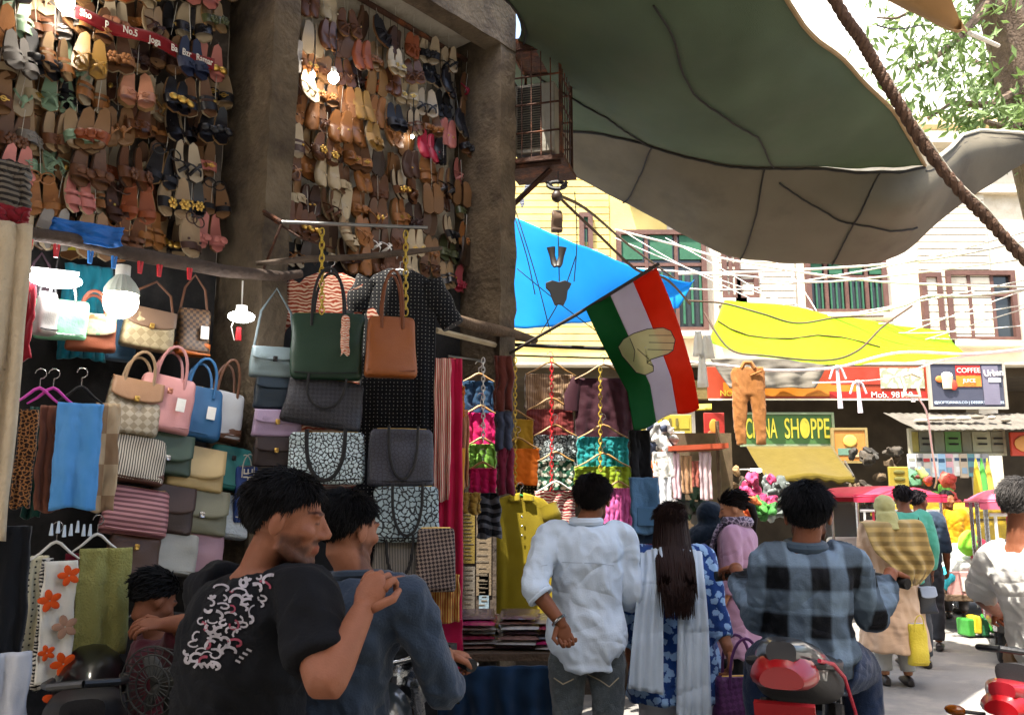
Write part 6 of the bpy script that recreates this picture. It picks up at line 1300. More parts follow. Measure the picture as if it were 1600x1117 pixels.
for i in range(4): stroke(sh1, sh1.data, o.location, [(305+i*9, 1040+rnd(-2, 2)), (312+i*9, 1034+rnd(-2, 2)), (318+i*9, 1042)], 2.2, pm_); stroke(sh1, sh1.data, o.location, [(368+i*6, 1030-i*6), (376+i*6, 1034-i*6)], 1.8, pm_)
# rider
J, f, r_ = seated(V((-.57, 2.80, .86)), BYAW, .3, (.40, -.06), (.05, -.42))
gr = V((-.54, 2.87, 0)) + Matrix.Rotation(R(BYAW), 3, 'Z') @ V((.33, .30, 1.075)); gl = V((-.54, 2.87, 0)) + Matrix.Rotation(R(BYAW), 3, 'Z') @ V((-.33, .30, 1.075))
J.update(nk=P(560, 896, 2.74), hd=P(545, 828, 2.74), shL=P(490, 930, 2.95), shR=P(636, 932, 2.66), elR=P(694, 1082, 2.78), wrR=gr+V((-.085, -.10, .02)), elL=V((-.86, 3.05, 1.12)), wrL=gl+V((-.03, -.1, .02)))
o, j, Mh = build_person('man in slate blue shirt steering the motorcycle, seen from behind', J, -38, '#8b5a42', .006, .75, (-4, 0), curl=(1.0, 1.0), hand_d={'R': (V((.75, .62, -.12)), V((.2, .3, -1))), 'L': (V((.2, .9, -.1)), V((0, .2, -1)))})
shirt(o, j, worn('#2a3646', bump=.25), .02, {'L': 1.6, 'R': 1.3}, -.2, vox=.010, amp=.013, sl_infl=.016, k=.98, seed=7.); trousers(o, j, worn('#23262c'))
mb = MB(); x_, y_, u_ = basis(j, 1); c = j['nk']; mb.torus(c-u_*.005, .07, .018, Matrix((x_, y_, u_)).transposed(), 22, 8); mb.build('collar', worn('#27323f'), o)
hair_obj(o, Mh, n=5500, L=.04, front=.05, back=-.07, seed=5, lift=.3, flow=(0, -.25, -.9), vol=1.07)
# ---------- white shirt man
J, at = standing(914, 4.3, 1.72, 0)
J.update(hd=P(926, 780, 4.31), nk=P(916, 816, 4.28), shL=P(858, 836, 4.28), shR=P(972, 834, 4.33), elL=P(833, 916, 4.12), wrL=P(876, 972, 4.06), elR=P(984, 926, 4.33), wrR=P(975, 955, 4.6))
o, j, Mh = build_person('man in untucked white shirt and faded jeans with a hand on his back', J, -12, '#7d4d33', .007, .3, (4, 0), k=.93, curl=(.9, .5), hand_d={'L': (V((.28, .02, -.9)), V((.3, -.9, .1)))})
ws = shirt(o, j, worn('#c3d0dd', bump=.15, var=.06), .024, {'L': 1.25, 'R': 1.35}, -.26, vox=.009, amp=.013, hem=1.16, k=.95, sl_infl=.016, cuff=.01, seed=11., sc=7.5)
for S in 'LR':
    e = j['el'+S].lerp(j['wr'+S], .27); d = (j['wr'+S]-j['el'+S]).normalized(); x_ = d.cross(V((0, 0, 1))).normalized(); MB().torus(e, .056, .012, Matrix((x_, d.cross(x_), d)).transposed(), 20, 8).build('rolled_cuff', worn('#c3d0dd', var=.06), o)
MB().torus(j['wrL']-(j['wrL']-j['elL']).normalized()*.012, .034, .007, ((j['wrL']-j['elL']).to_track_quat('Z', 'Y')).to_matrix(), 18, 6).build('wrist_watch', chrome, o)
x_, y_, u_ = basis(j, 1); MB().torus(j['nk']+u_*.005, .066, .02, Matrix((x_, y_, u_)).transposed(), 22, 8).build('collar', worn('#c3d0dd', var=.06), o)
stroke(ws, ws.data, o.location, [(846, 884), (880, 878), (930, 880), (968, 884)], .5, worn('#9fadbc'), 'yoke_seam')
tr = trousers(o, j, worn('#464d50', bump=.4, bs=160., dirt=('#70797c', 5., .5, .75)), .008, k=.93)
stroke(tr, tr.data, o.location, [(918, 1052), (938, 1062), (952, 1072), (966, 1058)], .9, worn('#a39a84'), 'pocket_stitch'); stroke(tr, tr.data, o.location, [(866, 1058), (880, 1068), (896, 1060)], .9, worn('#a39a84'), 'pocket_stitch')
hair_obj(o, Mh, '#17100e', n=6000, L=.05, front=.05, back=-.085, seed=8, lift=.3, vol=1.07, flow=(0, -.3, -.95))
# ---------- woman in blue kurta
J, at = standing(1048, 4.55, 1.57, 4)
J.update(elR=P(1117, 955, 4.5), wrR=P(1138, 1015, 4.42))
o, j, Mh = build_person('woman in blue printed kurta with a long white dupatta and loose hair', J, -6, '#8f5d42', .009, 0, (0, 0), fem=True, curl=(.5, .7), k=.93, hand_d={'R': (V((.12, .0, -1)), V((-.9, .1, -.1)))})
dress(o, j, worn('#1f3f7d', pat='floral', hx2='#8fb0d6', ps=24.), .03, .62, .26, .19, 1.7, 'kurta', k=.95); trousers(o, j, worn('#b9bcc4'), .03, 1.9)
hair_obj(o, Mh, '#24130e', n=3000, L=.05, front=.05, back=-.09, seed=9, lift=.08, vol=1.05, flow=(0, -.5, -.9))
rs_ = random.Random(4); mb = MB()
for i in range(700):
    a = rs_.uniform(-1.5, 1.5); c = V((math.sin(a)*.078, -.012-math.cos(a)*.098, rs_.uniform(-.02, .09))); e = rs_.uniform(-.31, -.43) if abs(a) < 1.2 else rs_.uniform(-.2, -.34); x = math.sin(a)*.098*rs_.uniform(.4, 1.)
    mb.tube([Mh @ c, Mh @ V((x, c.y-.015, -.1)), Mh @ V((x*.95, -.255+.03*rs_.random(), -.17)), Mh @ V((x*.95, -.315+.03*rs_.random(), -.27)), Mh @ V((x*.9+rs_.uniform(-.01, .01), -.345+.03*rs_.random(), e))], [.0035, .004, .004, .004, .001], 4, cap=False)
mb.build('long_hair', MATS['hair_#24130e'], o, sharp=0)
wdup = worn('#c4d2df', transl=.2, var=.06)
def L_(p): return p-o.location
yb = 4.55-.19
drape(o, 'dupatta', wdup, [(L_(P(1012, 985, yb+.32)), L_(P(1040, 985, yb+.32))), (L_(P(1002, 866, yb+.18)), L_(P(1034, 858, yb+.14))), (L_(P(1000, 900, yb-.02)), L_(P(1038, 900, yb-.05))), (L_(P(990, 980, yb-.06)), L_(P(1036, 985, yb-.08))), (L_(P(981, 1075, yb-.08)), L_(P(1036, 1085, yb-.08)))], .004, .012, 3, 2.)
drape(o, 'dupatta', wdup, [(L_(P(1060, 985, yb+.32)), L_(P(1090, 985, yb+.32))), (L_(P(1064, 858, yb+.14)), L_(P(1096, 866, yb+.18))), (L_(P(1062, 900, yb-.05)), L_(P(1102, 900, yb-.02))), (L_(P(1060, 985, yb-.08)), L_(P(1108, 985, yb-.06))), (L_(P(1058, 1100, yb-.08)), L_(P(1112, 1100, yb-.08))), (L_(P(1054, 1200, yb-.08)), L_(P(1112, 1200, yb-.08)))], .004, .012, 4, 5.)
pb = bag('shopping_bag', 'purple woven shopping bag held by the woman in blue', P(1160, 1096, 4.4), .28, .24, .14, M('purple_weave', '#4b2350', .6, .2, 8., .3, pat='weave', hx2='#5d3063', ps=50.), yaw=R(8), handle=1, hmat=leather('#5a2f60'), hh=.85, hw=.55)
# ---------- woman in hijab, masked woman
J, at = standing(1109, 7.0, 1.56, -60)
o, j, Mh = build_person('woman in dark navy headscarf and black robe beside the masked woman', J, -70, '#8f5d42', .011, 0, (-6, 0), fem=True, k=.95, hands=False)
dress(o, j, worn('#12161d'), .04, .1, .27, .23, 1.9, 'robe', .014)
mb = MB(); q = MB().ell((0, -.02, .025), (.094, .112, .105), None, 20, 14); mb.add([Mh @ V(v) for v in q.v], q.f); q = MB().ell((0, -.03, -.06), (.088, .085, .1), None, 18, 12); mb.add([Mh @ V(v) for v in q.v], q.f); mb.ell(j['nk']-V((0, 0, .06)), (.19, .15, .13), None, 18, 12)
wear(o, j, mb, 'headscarf', worn('#152230'), .010, 4, .006, 12.)
J, at = standing(1148, 6.7, 1.63, 62)
J.update(elR=at((.26, .03, 1.14)), wrR=at((.2, .22, 1.02)))
o, j, Mh = build_person('woman in pink kurta with black face mask looking down', J, 78, '#b57f60', .010, 0, (-18, 0), fem=True, k=.93)
dress(o, j, worn('#b18ba2', var=.08), .03, .46, .24, .2, 1.6, 'kurta', .013); trousers(o, j, worn('#111215'), .008, 1.95, .014)
hair_obj(o, Mh, '#170f0e', n=700, L=.08, front=.05, back=-.08, seed=12, lift=.2, vol=1.05, flow=(0, -.9, -.3), rad=.005)
mb = MB(); pb_ = Mh @ V((0, -.1, .01)); mb.tube([pb_, pb_+V((.05, -.01, -.02)), pb_+V((.07, -.01, -.1)), pb_+V((.065, -.01, -.22))], [.03, .032, .026, .008], 10); mb.build('ponytail', MATS['hair_#170f0e'], o)
q = MB().ell((0, .062, -.055), (.05, .052, .045), None, 16, 10); mb = MB(); mb.add([Mh @ V(v) for v in q.v], q.f); mb.build('face_mask', worn('#15161a'), o)
scf = worn('#a99bad', pat='leopard', hx2='#4c4254', ps=32.)
mb = MB(); mb.torus(j['nk']+V((0, 0, .02)), .085, .04, None, 22, 10); wear(o, j, mb, 'scarf_loop', scf, .012, 2, .006, 14.)
ft = basis(j, .6)[1]; rt = basis(j, .6)[0]; c = j['nk']
for s_, ln in ((-1, .62), (1, .75)): drape(o, 'scarf_end', scf, [(c+ft*.10+rt*(s_*.09-.05), c+ft*.10+rt*(s_*.09+.05)), (c+ft*.18+rt*(s_*.09-.06)-V((0, 0, .2)), c+ft*.18+rt*(s_*.09+.06)-V((0, 0, .2))), (c+ft*.18+rt*(s_*.1-.07)-V((0, 0, ln)), c+ft*.18+rt*(s_*.1+.07)-V((0, 0, ln)))], .006, .012, 3, 1.+s_)
bag('shopping_bag', 'red cloth bag hanging from the masked woman\'s arm', j['wrR']+o.location+V((.06, -.08, -.22)), .2, .26, .1, worn('#7d1620'), yaw=R(20), handle=1, hh=.6, hw=.5, hr=.006)
# ---------- plaid man on the red tailed motorcycle
bk = motorcycle('motorcycle with big red tail lamp under the man in checked shirt', (1.27, 3.86, 0), R(-23), '#26262a', '#b3121c', steer=R(-4), mirrors=False); bk.scale = (1.12, 1.12, 1.16)
for ch in bk.children:
    n0 = ch.name.split('.')[0]
    if n0 in ('tail_cowl', 'tail_light', 'number_plate'): ch.location = (0, .02, .10)
    if n0 == 'tail_cowl': ch.scale = (.85, 1, 1)
    if n0 in ('indicator', 'indicator_stalk'): ch.location = (0, .02, -.03)
for ch in list(bk.children):
    if ch.name.split('.')[0] == 'grab_rail': ch.location = (0, .06, -.09); ch.scale = (1.05, 1, 1)
MB().tube([(.1, -.84, .93), (.13, -.7, .9), (.15, -.5, .83), (.17, -.35, .7), (.18, -.25, .55)], .006, 8).build('red_trim', M('trim_red', '#a8243a', .3, .05), bk)
J, f, r_ = seated(V((1.20, 3.62, .98)), -18, .2, (.44, -.08), (.06, -.46))
gr = bk.matrix_basis @ V((.33, .30, 1.075)); gl = bk.matrix_basis @ V((-.33, .30, 1.075))
J.update(nk=P(1258, 852, 3.56), hd=P(1262, 804, 3.58), shL=P(1200, 876, 3.56), shR=P(1328, 874, 3.58), elL=P(1190, 972, 3.66), wrL=gl+V((.0, -.1, .03)), elR=P(1362, 968, 3.74), wrR=gr+V((-.06, -.09, .03)))
o, j, Mh = build_person('man in blue grey checked shirt sitting on the red tailed motorcycle', J, -20, '#7a4a33', .0065, .85, (2, 0), curl=(1., 1.), hand_d={'R': (V((.6, .75, -.1)), V((.1, .3, -1))), 'L': (V((-.1, .95, -.1)), V((0, .3, -1)))}, hk=1.08)
shirt(o, j, worn('#0b0e14', pat='plaid', hx2='#66788b', ps=2.0, bump=.2, sheen=0.), .02, 1.75, -.3, 'checked_shirt', .009, .013, k=.97, hem=1.08, sl_infl=.02, belly=.02, seed=15.); trousers(o, j, worn('#1d2c47', bump=.3, bs=200.), .018, k=1.08)
x_, y_, u_ = basis(j, 1); MB().torus(j['nk']+u_*.0, .068, .022, Matrix((x_, y_, u_)).transposed(), 22, 8).build('collar', worn('#3a4a5a', var=.2), o)
hair_obj(o, Mh, '#0c0d12', n=6000, L=.05, front=.05, back=-.09, seed=17, lift=.3, vol=1.07, flow=(0, -.3, -.95))
# ---------- people farther down the lane
J, at = standing(1382, 7.9, 1.62, -8)
o, j, Mh = build_person('woman in beige gown with striped shawl over her head walking away', J, -8, '#9a6a4c', .012, 0, fem=True, k=.98)
dress(o, j, worn('#c2a488'), .05, .3, .29, .24, 1.7, 'gown', .014, .012); trousers(o, j, worn('#a9a9a4'), .02, 1.9, .015)
shm = worn('#a8905c', pat='sz', hx2='#87734a', ps=4., soft=.2)
mb = MB(); q = MB().ell((0, -.015, .03), (.088, .108, .1), None, 18, 12); mb.add([Mh @ V(v) for v in q.v], q.f); mb.tube([Mh @ V((0, -.06, -.03)), j['nk']+V((0, -.03, .0)), j['nk']+V((0, -.04, -.08))], [.085, .1, .15], 16); wear(o, j, mb, 'headscarf', worn('#a3a06f'), .011, 3, .006, 13.)
drape(o, 'shawl', shm, [(j['shL']+V((-.05, .05, .05)), j['shR']+V((.04, .05, .07))), (j['shL']+V((-.09, -.15, .02)), j['shR']+V((.07, -.15, .05))), (j['shL']+V((-.05, -.23, -.18)), j['shR']+V((.09, -.22, -.16))), (j['shL']+V((.12, -.26, -.36)), j['shR']+V((.10, -.24, -.32))), (j['shL']+V((.20, -.27, -.50)), j['shR']+V((-.04, -.27, -.46)))], .008, .03, 3, nu=30)
hb_ = j['shR']+o.location+V((.10, -.05, -.62)); bag('sling_bag', 'black sling bag worn by the woman in the beige gown', hb_, .2, .22, .1, leather('#17161a'), yaw=R(20), flap=leather('#8d95a3'), fh=.4, strap=.6, hmat=blackL)
bag('shopping_bag', 'yellow carrier bag hanging beside the woman in the beige gown', V((o.location.x+.1, 7.66, .38)), .17, .34, .1, M('yellow_bag', '#c9b338', .45, .15, 6., .3), yaw=R(10), handle=1, hh=.3, hr=.005)
J, at = standing(1412, 8.7, 1.72, -6)
o, j, Mh = build_person('man in sea green shirt walking beside the woman in beige', J, -10, '#6d432e', .013, .3); shirt(o, j, worn('#4f9a86'), .03, 1.8, -.3, vox=.014, hem=1.1); trousers(o, j, worn('#3c3f42'), .02, vox=.016); hair_obj(o, Mh, '#150f12', n=600, L=.05, seed=21, rad=.006)
J, at = standing(1436, 9.7, 1.68, -30)
o, j, Mh = build_person('man in dark shirt half hidden behind the man in sea green', J, -60, '#7d4d33', .014, .3); shirt(o, j, worn('#23303f'), .03, 1.2, vox=.015); trousers(o, j, worn('#2a2c30'), vox=.016); hair_obj(o, Mh, '#150f12', n=500, L=.05, seed=22, rad=.006)
J, at = standing(1481, 12.1, 1.70, 160)
o, j, Mh = build_person('man in mustard yellow shirt with moustache facing the camera behind the sacks'.replace(' facing the camera', ''), J, 195, '#8a5638', .013, .7); shirt(o, j, worn('#d19a1c'), .03, .9, vox=.014); trousers(o, j, worn('#3a3430'), vox=.016); hair_obj(o, Mh, '#120d0d', n=600, L=.05, seed=23, rad=.006)
# ---------- white shirted rider at the edge
motorcycle('motorcycle with red tank and chrome lamp under the white shirted rider', (2.62, 4.2, 0), R(-48), '#7d1a22', steer=R(0))
J, f, r_ = seated(V((2.46, 4.05, .92)), -48, .32, (.4, -.08), (.06, -.42))
J.update(nk=P(1592, 850, 4.0), hd=P(1596, 790, 4.0), shL=P(1556, 870, 4.1), shR=P(1640, 870, 3.85), elL=P(1532, 930, 4.35), wrL=P(1558, 955, 4.6), elR=P(1670, 960, 4.0), wrR=P(1690, 960, 4.3))
o, j, Mh = build_person('grey haired rider in bright white shirt and tan shorts', J, -55, '#7a4a33', .008, .2); shirt(o, j, worn('#d8d6d0', var=.05), .026, .95, -.25, vox=.011, amp=.013, sl_infl=.026); trousers(o, j, worn('#8f6f4c'), .03, 1.1); hair_obj(o, Mh, '#4a4745', n=4000, L=.04, seed=25, vol=1.07)
# ---------- vendor crouching in the shade below the bags
sv = P(268, 1010, 3.95); J, f, r_ = seated(V((sv.x, 3.95, .52)), -60, .2, (.4, .05), (.05, -.43))
hp_ = P(240, 938, 3.9); J.update(hd=hp_, nk=hp_+V((.03, .03, -.13)), shL=hp_+V((-.06, .2, -.2)), shR=hp_+V((.15, -.12, -.22)), elR=P(292, 975, 3.65), wrR=P(255, 975, 3.6), elL=hp_+V((.15, .35, -.45)), wrL=hp_+V((.25, .2, -.42)))
o, j, Mh = build_person('vendor with dark hair sitting on a low stool in the shade under the bags', J, -40, '#7a4a33', .010, .4, (-25, 0)); shirt(o, j, worn('#4b1620'), .028, .8, vox=.013); trousers(o, j, worn('#17181b'), vox=.014); hair_obj(o, Mh, '#0b0a0b', n=1500, L=.055, seed=27, rad=.004)
o = thing('stool', 'low wooden stool under the crouching vendor', 'stool', (sv.x, 3.95, 0), R(20)); bevel(MB().box((0, 0, .40), (.32, .3, .04)).build('seat', old_wood, o), .008, 1)
for sx in (-1, 1):
    for sy in (-1, 1): MB().box((sx*.13, sy*.12, .19), (.04, .04, .378)).build('leg', old_wood, o, smooth=False)
# ================================================================== CABLES, ROPE, CLOTHES LINE, TREE
pale_cable = M('pale_cable', '#cfc9c0', .6, .1); dark_cable = M('dark_cable', '#4a3524', .7, .1)
def cable(label, pts, r=.012, mat=None, group='overhead cables'):
    ps = [P(*q) for q in pts]; out_ = []
    for i in range(len(ps)-1):
        a, b_, c, d = ps[max(i-1, 0)], ps[i], ps[i+1], ps[min(i+2, len(ps)-1)]
        for j in range(8): t = j/8; out_.append(.5*((2*b_)+(c-a)*t+(2*a-5*b_+4*c-d)*t*t+(3*b_-a-3*c+d)*t*t*t))
    out_.append(ps[-1]); o = MB().tube(out_, r, 6).build('cable', mat or pale_cable); return tag(o, label, 'cable', group)
cable('thick pale cable rising to the right across the windows', [(1640, 368, 13), (1500, 398, 13), (1372, 414, 13.4), (1200, 424, 14), (1060, 428, 14.5)], .022)
cable('pale cable sagging from the window with green shutters to the right', [(961, 359, 14), (1060, 384, 14), (1160, 410, 13.6), (1372, 440, 13.2), (1640, 449, 12.5)], .018)
cable('pale cable level with the top of the yellow tarpaulin', [(972, 418, 14), (1070, 425, 14), (1160, 431, 13.6), (1300, 440, 13.2), (1640, 400, 12)], .015)
cable('pale cable under the window ledge reaching the blue tarpaulin tip', [(1069, 451, 14), (1160, 452, 14), (1300, 432, 13.4), (1460, 400, 13), (1640, 352, 12.5)], .014)
for i, (a, b_, c) in enumerate((((961, 372), (1090, 425), (1270, 485)), ((975, 362), (1060, 412), (1180, 470)), ((1040, 372), (1110, 410), (1230, 480)), ((1200, 400), (1245, 440), (1276, 486)))):
    cable('thin pale wire slanting across the cream wall', [(a[0], a[1], 14), (b_[0], b_[1], 13.6), (c[0], c[1], 13.2)], .009, group='thin slanting wires')
for i, (y0, y1, y2) in enumerate(((495, 470, 430), (508, 500, 470), (518, 520, 505), (535, 500, 440), (545, 520, 470), (528, 530, 535))):
    cable('thin pale wire in the fan of wires beyond the yellow tarpaulin', [(1300+i*25, y0, 13.4), (1440+i*10, y1, 13), (1640, y2, 12.4)], .009, group='fan of thin wires')
cable('white cable curving up over the end of the yellow tarpaulin', [(1270, 494, 13), (1340, 492, 12.8), (1410, 478, 12.6), (1450, 463, 12.6), (1520, 462, 12.5), (1640, 448, 12.2)], .02)
cable('brown cord looping from the blue tarpaulin over the yellow one', [(1075, 470, 11), (1130, 474, 11), (1190, 490, 10.8), (1245, 505, 10.8), (1310, 496, 10.8), (1380, 494, 11.2)], .013, dark_cable, 'brown cords')
cable('brown cord hanging under the yellow tarpaulin', [(1100, 488, 10.6), (1140, 545, 10.4), (1200, 556, 10.3), (1290, 563, 10.3), (1340, 548, 10.4), (1380, 510, 10.8), (1425, 478, 11.4)], .013, dark_cable, 'brown cords')
cable('brown cable from the air conditioner down past the flag', [(873, 308, 6.5), (930, 362, 6.9), (994, 421, 7.4), (1042, 437, 8), (1078, 475, 9)], .012, dark_cable, 'brown cables')
cable('second brown cable from the air conditioner to the cream wall', [(875, 306, 6.5), (920, 330, 7.4), (985, 385, 9.5), (1060, 440, 12)], .013, dark_cable, 'brown cables')
for i, (a, b_) in enumerate((((803, 335), (836, 460)), ((806, 330), (860, 520)), ((898, 300), (897, 440)), ((845, 520), (900, 400)), ((808, 420), (935, 520)))):
    cable('thin dark wire crossing the blue tarpaulin', [(a[0], a[1], 8.2), ((a[0]+b_[0])/2+4, (a[1]+b_[1])/2+5, 8.1), (b_[0], b_[1], 8)], .005, darkmetal, 'thin dark wires')
# ---- clothes line with trousers, ribbons and a star shaped hanger
cable('white clothes line sagging below the yellow tarpaulin', [(1060, 564, 9.4), (1140, 572, 9.4), (1210, 579, 9.5), (1307, 574, 9.6), (1405, 551, 10), (1520, 553, 10.4), (1640, 540, 10.8)], .018, M('white_line', '#e3d9cf', .7, .05), 'clothes lines')
cable('second thinner clothes line under the first', [(1270, 598, 9.7), (1340, 596, 9.8), (1405, 587, 10), (1486, 560, 10.3), (1640, 545, 10.8)], .010, MATS['white_line'], 'clothes lines')
q = P(1168, 574, 9.38); o = thing('trousers', 'tan leggings hung by the waist from the clothes line', 'trousers', q, R(-6)); tm = cloth('#9a6638', bump=.3); s_ = mpp(9.38)
mb = MB(); rings = []
for z, w_ in ((0, 24), (-8, 27), (-30, 26), (-44, 25)): rings.append([V((math.cos(a)*w_*s_, math.sin(a)*.035, z*s_)) for a in [2*math.pi*k/20 for k in range(20)]])
mb.loft(rings)
for sx in (-1, 1): mb.tube([(sx*11*s_, 0, -34*s_), (sx*14*s_, .0, -60*s_), (sx*16*s_, 0, -95*s_), (sx*15*s_+.008, 0, -122*s_)], [14*s_, 12*s_, 9.5*s_, 7.5*s_], 16, flat=.35, up=(0, 1, 0))
me = voxel_mesh(mb, 'cloth', .012, 2); fold_mesh(me, None, .007, 10., (1, 1, .3), 3.); me.materials.append(tm); obj('cloth', me, o)
MB().tube([(-10*s_, -.02, -2*s_), (-5*s_, -.02, 7*s_), (5*s_, -.02, 7*s_), (10*s_, -.02, -2*s_)], .025, 8).build('waist_loop', tm, o); MB().tube([(3*s_, -.04, -14*s_), (20*s_, -.05, -7*s_)], .012, 6).build('tie_cord', tm, o)
for i, (px, y0, y1) in enumerate(((1308, 574, 638), (1340, 597, 645))):
    o = thing('ribbon', ['white ribbon knotted on the upper clothes line', 'white twisted ribbon hung on the lower clothes line'][i], 'ribbon', P(px, y0, 9.55), 0); h = P(px, y0, 9.55).z-P(px, y1, 9.55).z
    MB().tube([(0, 0, .02), (.005, 0, -h*.5), (.01, 0, -h)], [.018, .022, .03], 7, flat=.4).build('tail', M('ribbon_white', '#d9cfd2', .8), o); MB().ell((0, 0, 0), (.035, .025, .025), None, 10, 6).build('knot', MATS['ribbon_white'], o)
    for sx in (-1, 1): MB().tube([(0, 0, .01), (sx*.05, 0, -.02), (sx*.09, 0, -.13)], .012, 6).build('loop', MATS['ribbon_white'], o)
o = thing('wire_hanger', 'white star shaped wire hanger dangling before the billboard', 'hanger', P(1425, 602, 9.8), R(5)); s_ = mpp(9.8)
pts = [(-17, 14), (0, 19), (17, 12), (9, -3), (12, -18), (-15, -16), (-11, -4), (-17, 14)]
MB().tube([(x*s_, 0, z*s_) for x, z in pts], .022, 6).build('frame', M('wire_white', '#d5dcb8', .5), o); MB().tube([(0, 0, 19*s_), (.0, 0, 27*s_)], .01, 6).build('hook', MATS['wire_white'], o); MB().box((0, 0, -22*s_), (.05, .01, .06)).build('tag', paper, o, smooth=False)
cable('pale hanging cord dropping from the star hanger to the packets', [(1433, 620, 9.8), (1448, 645, 10.2), (1456, 700, 11), (1463, 745, 12), (1460, 762, 12.4)], .012)
o = thing('paper_bunting', 'white paper flags dangling beside the national flag'.replace('national flag', 'hand emblem flag'), 'bunting', P(1096, 545, 8.6), 0)
for x, z, w_, h, a in ((-.03, .05, .12, .26, .25), (.06, .02, .14, .24, -.35), (.0, -.22, .11, .34, .05)): solid(MB().grid(lambda u, v: V(((u-.5)*w_*(.5+.5*v)+x, .02*math.sin(u*4), z-(v-.5)*h)), 5, 5).build('flag_piece', M('bunting_white', '#f0eee6', .8, .05, transl=.5), o), .003)
# ---- thick twisted rope
rp = thing('rope', 'thick twisted brown rope running down to the tarpaulin corner', 'rope', (0, 0, 0)); ropem = M('rope_brown', '#5f4636', .9, .35, 30., .6, 120.)
ctl = [(1282, -40, 3.1), (1318, 24, 3.12), (1345, 62, 3.15), (1370, 105, 3.18), (1398, 152, 3.2), (1440, 222, 3.25), (1500, 298, 3.3), (1550, 350, 3.35), (1600, 404, 3.4), (1660, 460, 3.45)]
path = [P(*q) for q in ctl]; fine = []
for i in range(len(path)-1):
    a, b_, c, d = path[max(i-1, 0)], path[i], path[i+1], path[min(i+2, len(path)-1)]
    for j in range(24): t = j/24; fine.append(.5*((2*b_)+(c-a)*t+(2*a-5*b_+4*c-d)*t*t+(3*b_-a-3*c+d)*t*t*t))
for k in range(3):
    pts = []
    for i, q in enumerate(fine):
        t = (fine[min(i+1, len(fine)-1)]-fine[max(i-1, 0)]).normalized(); x = t.cross(V((0, 1, 0))).normalized(); y = t.cross(x); a = i*.42+k*2.094; pts.append(q+x*.0115*math.cos(a)+y*.0115*math.sin(a))
    MB().tube(pts, [.0135*(1+.12*nz((i*.3, k, 0))) for i in range(len(pts))], 8).build('strand', ropem, rp, sharp=0)
MB().tube([fine[i*6]+V((.006*math.sin(i), -.02, .022)) for i in range(14, 36)], .0035, 6).build('pale_wire', M('pale_rope', '#cfc8b6', .9), rp)
cable('thin dark line tied across from the brown tarpaulin', [(1370, 40, 6), (1400, 46, 6.2), (1440, 40, 6.4)], .006, darkmetal, 'tie lines'); cable('pale bamboo tie line from the trunk to the brown tarpaulin', [(1515, 52, 5.2), (1560, 72, 6.4)], .016, M('pale_rope', '#cfc8b6', .9), 'tie lines')
# ---- tree at the upper right
tr_ = thing('tree', 'leafy tree with a thick ridged trunk beside the brown tarpaulin', 'tree', (8.3, 11.8, 0)); bark = M('bark', '#6f5d4d', .95, .35, 6., 1., 30., dirt=('#4a3c31', 5., .5, .7))
def TL(p): return p-V((8.3, 11.8, 0))
K = 1.55
def PT(a, b_, c): return P(a, b_, c*K)
tp_ = [V((0, 0, -.1)), V((-.1, -.05, 1.8)), V((-.5, -.2, 4.2)), TL(PT(1612, 180, 7.3)), TL(PT(1590, 90, 7.2)), TL(PT(1556, -10, 7.1)), TL(PT(1530, -90, 7.0)), TL(PT(1500, -200, 7.0))]
rings = []; pts, rr = chain_pts(tp_, [.5, .45, .38, .34, .31, .29, .26, .2], 8); pts = smooth_path(pts, 3)
for i, q in enumerate(pts): rings.append([q+V((math.cos(a), math.sin(a), 0))*rr[i]*(1+.1*math.sin(a*7+i*.15)+.08*nz((math.cos(a)*3, math.sin(a)*3, i*.2))) for a in [2*math.pi*k/36 for k in range(36)]])
MB().loft(rings).build('trunk', bark, tr_, sharp=0)
random.seed(77); leaves = MB(); leafm = M('leaf', '#71894c', .5, .35, 3., 0, transl=.35)
limbs = [[(1556, -10, 7.1), (1500, 60, 6.8), (1455, 95, 6.6), (1420, 110, 6.5)], [(1600, 140, 7.2), (1545, 165, 7.0), (1490, 160, 6.9), (1450, 185, 6.8)], [(1600, 120, 7.2), (1560, 110, 7.6), (1520, 95, 8)], [(1610, 190, 7.3), (1570, 200, 7.0), (1540, 190, 6.8)], [(1530, -90, 7), (1480, -30, 6.6), (1440, 10, 6.5), (1400, 30, 6.4), (1370, 28, 6.4)], [(1500, -200, 7), (1560, -120, 7.6), (1640, -60, 8)], [(1610, 60, 7.2), (1660, 30, 7.2), (1720, 60, 7.3)]]
def leaf(q, L, w_):
    d = V((rnd(-.8, .5), rnd(-.5, .5), rnd(-1., .15))).normalized(); s_ = d.cross(V((rnd(-1, 1), rnd(-1, 1), rnd(-1, 1)))).normalized(); n_ = d.cross(s_); b = len(leaves.v)
    leaves.v += [tuple(q), tuple(q+d*L*.45+s_*w_+n_*.006), tuple(q+d*L), tuple(q+d*L*.45-s_*w_+n_*.006), tuple(q+d*L*.5-n_*.004)]; leaves.f += [(b, b+1, b+4), (b+1, b+2, b+4), (b+2, b+3, b+4), (b+3, b, b+4)]
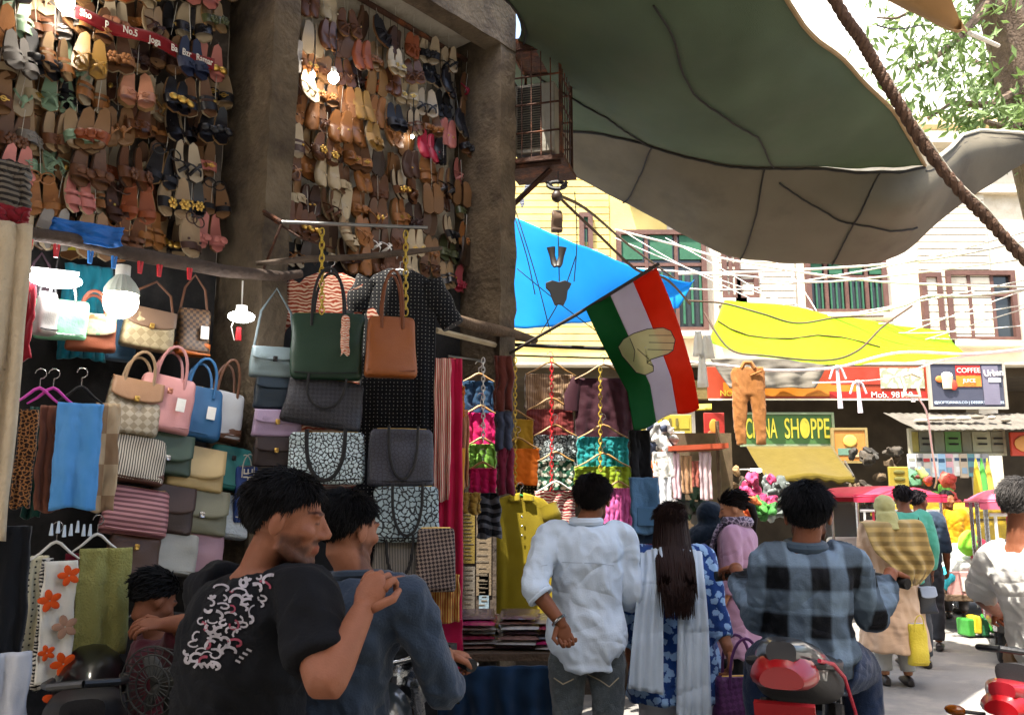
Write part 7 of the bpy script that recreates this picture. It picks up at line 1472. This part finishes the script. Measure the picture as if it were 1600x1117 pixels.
for li, lb in enumerate(limbs):
    ps = [TL(PT(*q)) for q in lb]; pts, rr = chain_pts(ps, [.08, .05, .03, .016, .01][:len(ps)], 8); MB().tube(smooth_path(pts), rr, 7).build('limb', bark, tr_)
    for i in range(85 if li < 4 else 60):
        t = random.random()**.7; q = pts[int(t*(len(pts)-1))]; tw_ = q+V((rnd(-.43, .43), rnd(-.6, .6), rnd(-.46, .34)))*(.4+.8*t)
        for k in range(random.randint(2, 5)): leaf(tw_+V((rnd(-.06, .06), rnd(-.06, .06), rnd(-.06, .06))), rnd(.12, .24), rnd(.02, .036))
for i in range(900):
    c = random.choice([(1585, 40, 7.6), (1580, 150, 7.4), (1560, 205, 7.2), (1500, 60, 7.4), (1520, 20, 7.5), (1650, 0, 7.8), (1560, -80, 7.2), (1480, 75, 6.7)]); q = TL(PT(*c))+V((random.gauss(0, .3), random.gauss(0, .5), random.gauss(0, .26))); leaf(q, rnd(.12, .22), rnd(.02, .038))
cr_ = leaves.build('crown', leafm, tr_, smooth=False)
# ---- parked two-wheelers in the shade at the left
motorcycle('black parked motorcycle standing in the shade under the scarves', (P(150, 1060, 3.7).x-.05, 3.75, 0), R(24), '#0f1012', mirrors=False, light='#2a0a0c', lamp=M('dusty_lamp', '#3d3c38', .5, .3, 9., .2))
o = thing('pedestal_fan', 'dusty grey pedestal fan standing in the shade beside the vendor', 'fan', (P(252, 1066, 3.3).x, 3.3, 0), R(-15)); fz = P(252, 1066, 3.3).z; fg = M('dusty_grey', '#35342f', .7, .3, 9., .3)
for rr_ in (.03, .07, .105, .135): MB().torus((0, -.05, fz), rr_, .0035, Matrix.Rotation(R(90), 3, 'X'), 30, 5).build('guard_ring', fg, o)
for i in range(24): a = i*math.pi/12; MB().tube([(math.cos(a)*.03, -.05, fz+math.sin(a)*.03), (math.cos(a)*.135, -.045, fz+math.sin(a)*.135), (math.cos(a)*.11, .04, fz+math.sin(a)*.11)], .0025, 5).build('guard_wire', fg, o)
for i in range(3): a = i*2.094; MB().ell((math.cos(a)*.06, -.01, fz+math.sin(a)*.06), (.055, .006, .03), Matrix.Rotation(-a, 3, 'Y') @ Matrix.Rotation(R(25), 3, 'X'), 12, 6).build('blade', M('fan_blade', '#45443e', .5), o)
MB().tube([(0, .0, fz), (0, .12, fz)], [.05, .04], 14).build('motor', fg, o); MB().tube([(0, .05, fz-.02), (0, .05, .03)], .018, 10).build('column', fg, o); MB().tube([(0, .05, 0), (0, .05, .03)], [.17, .15], 24).build('foot', fg, o)
bpy.data.scenes.remove(TMPS)
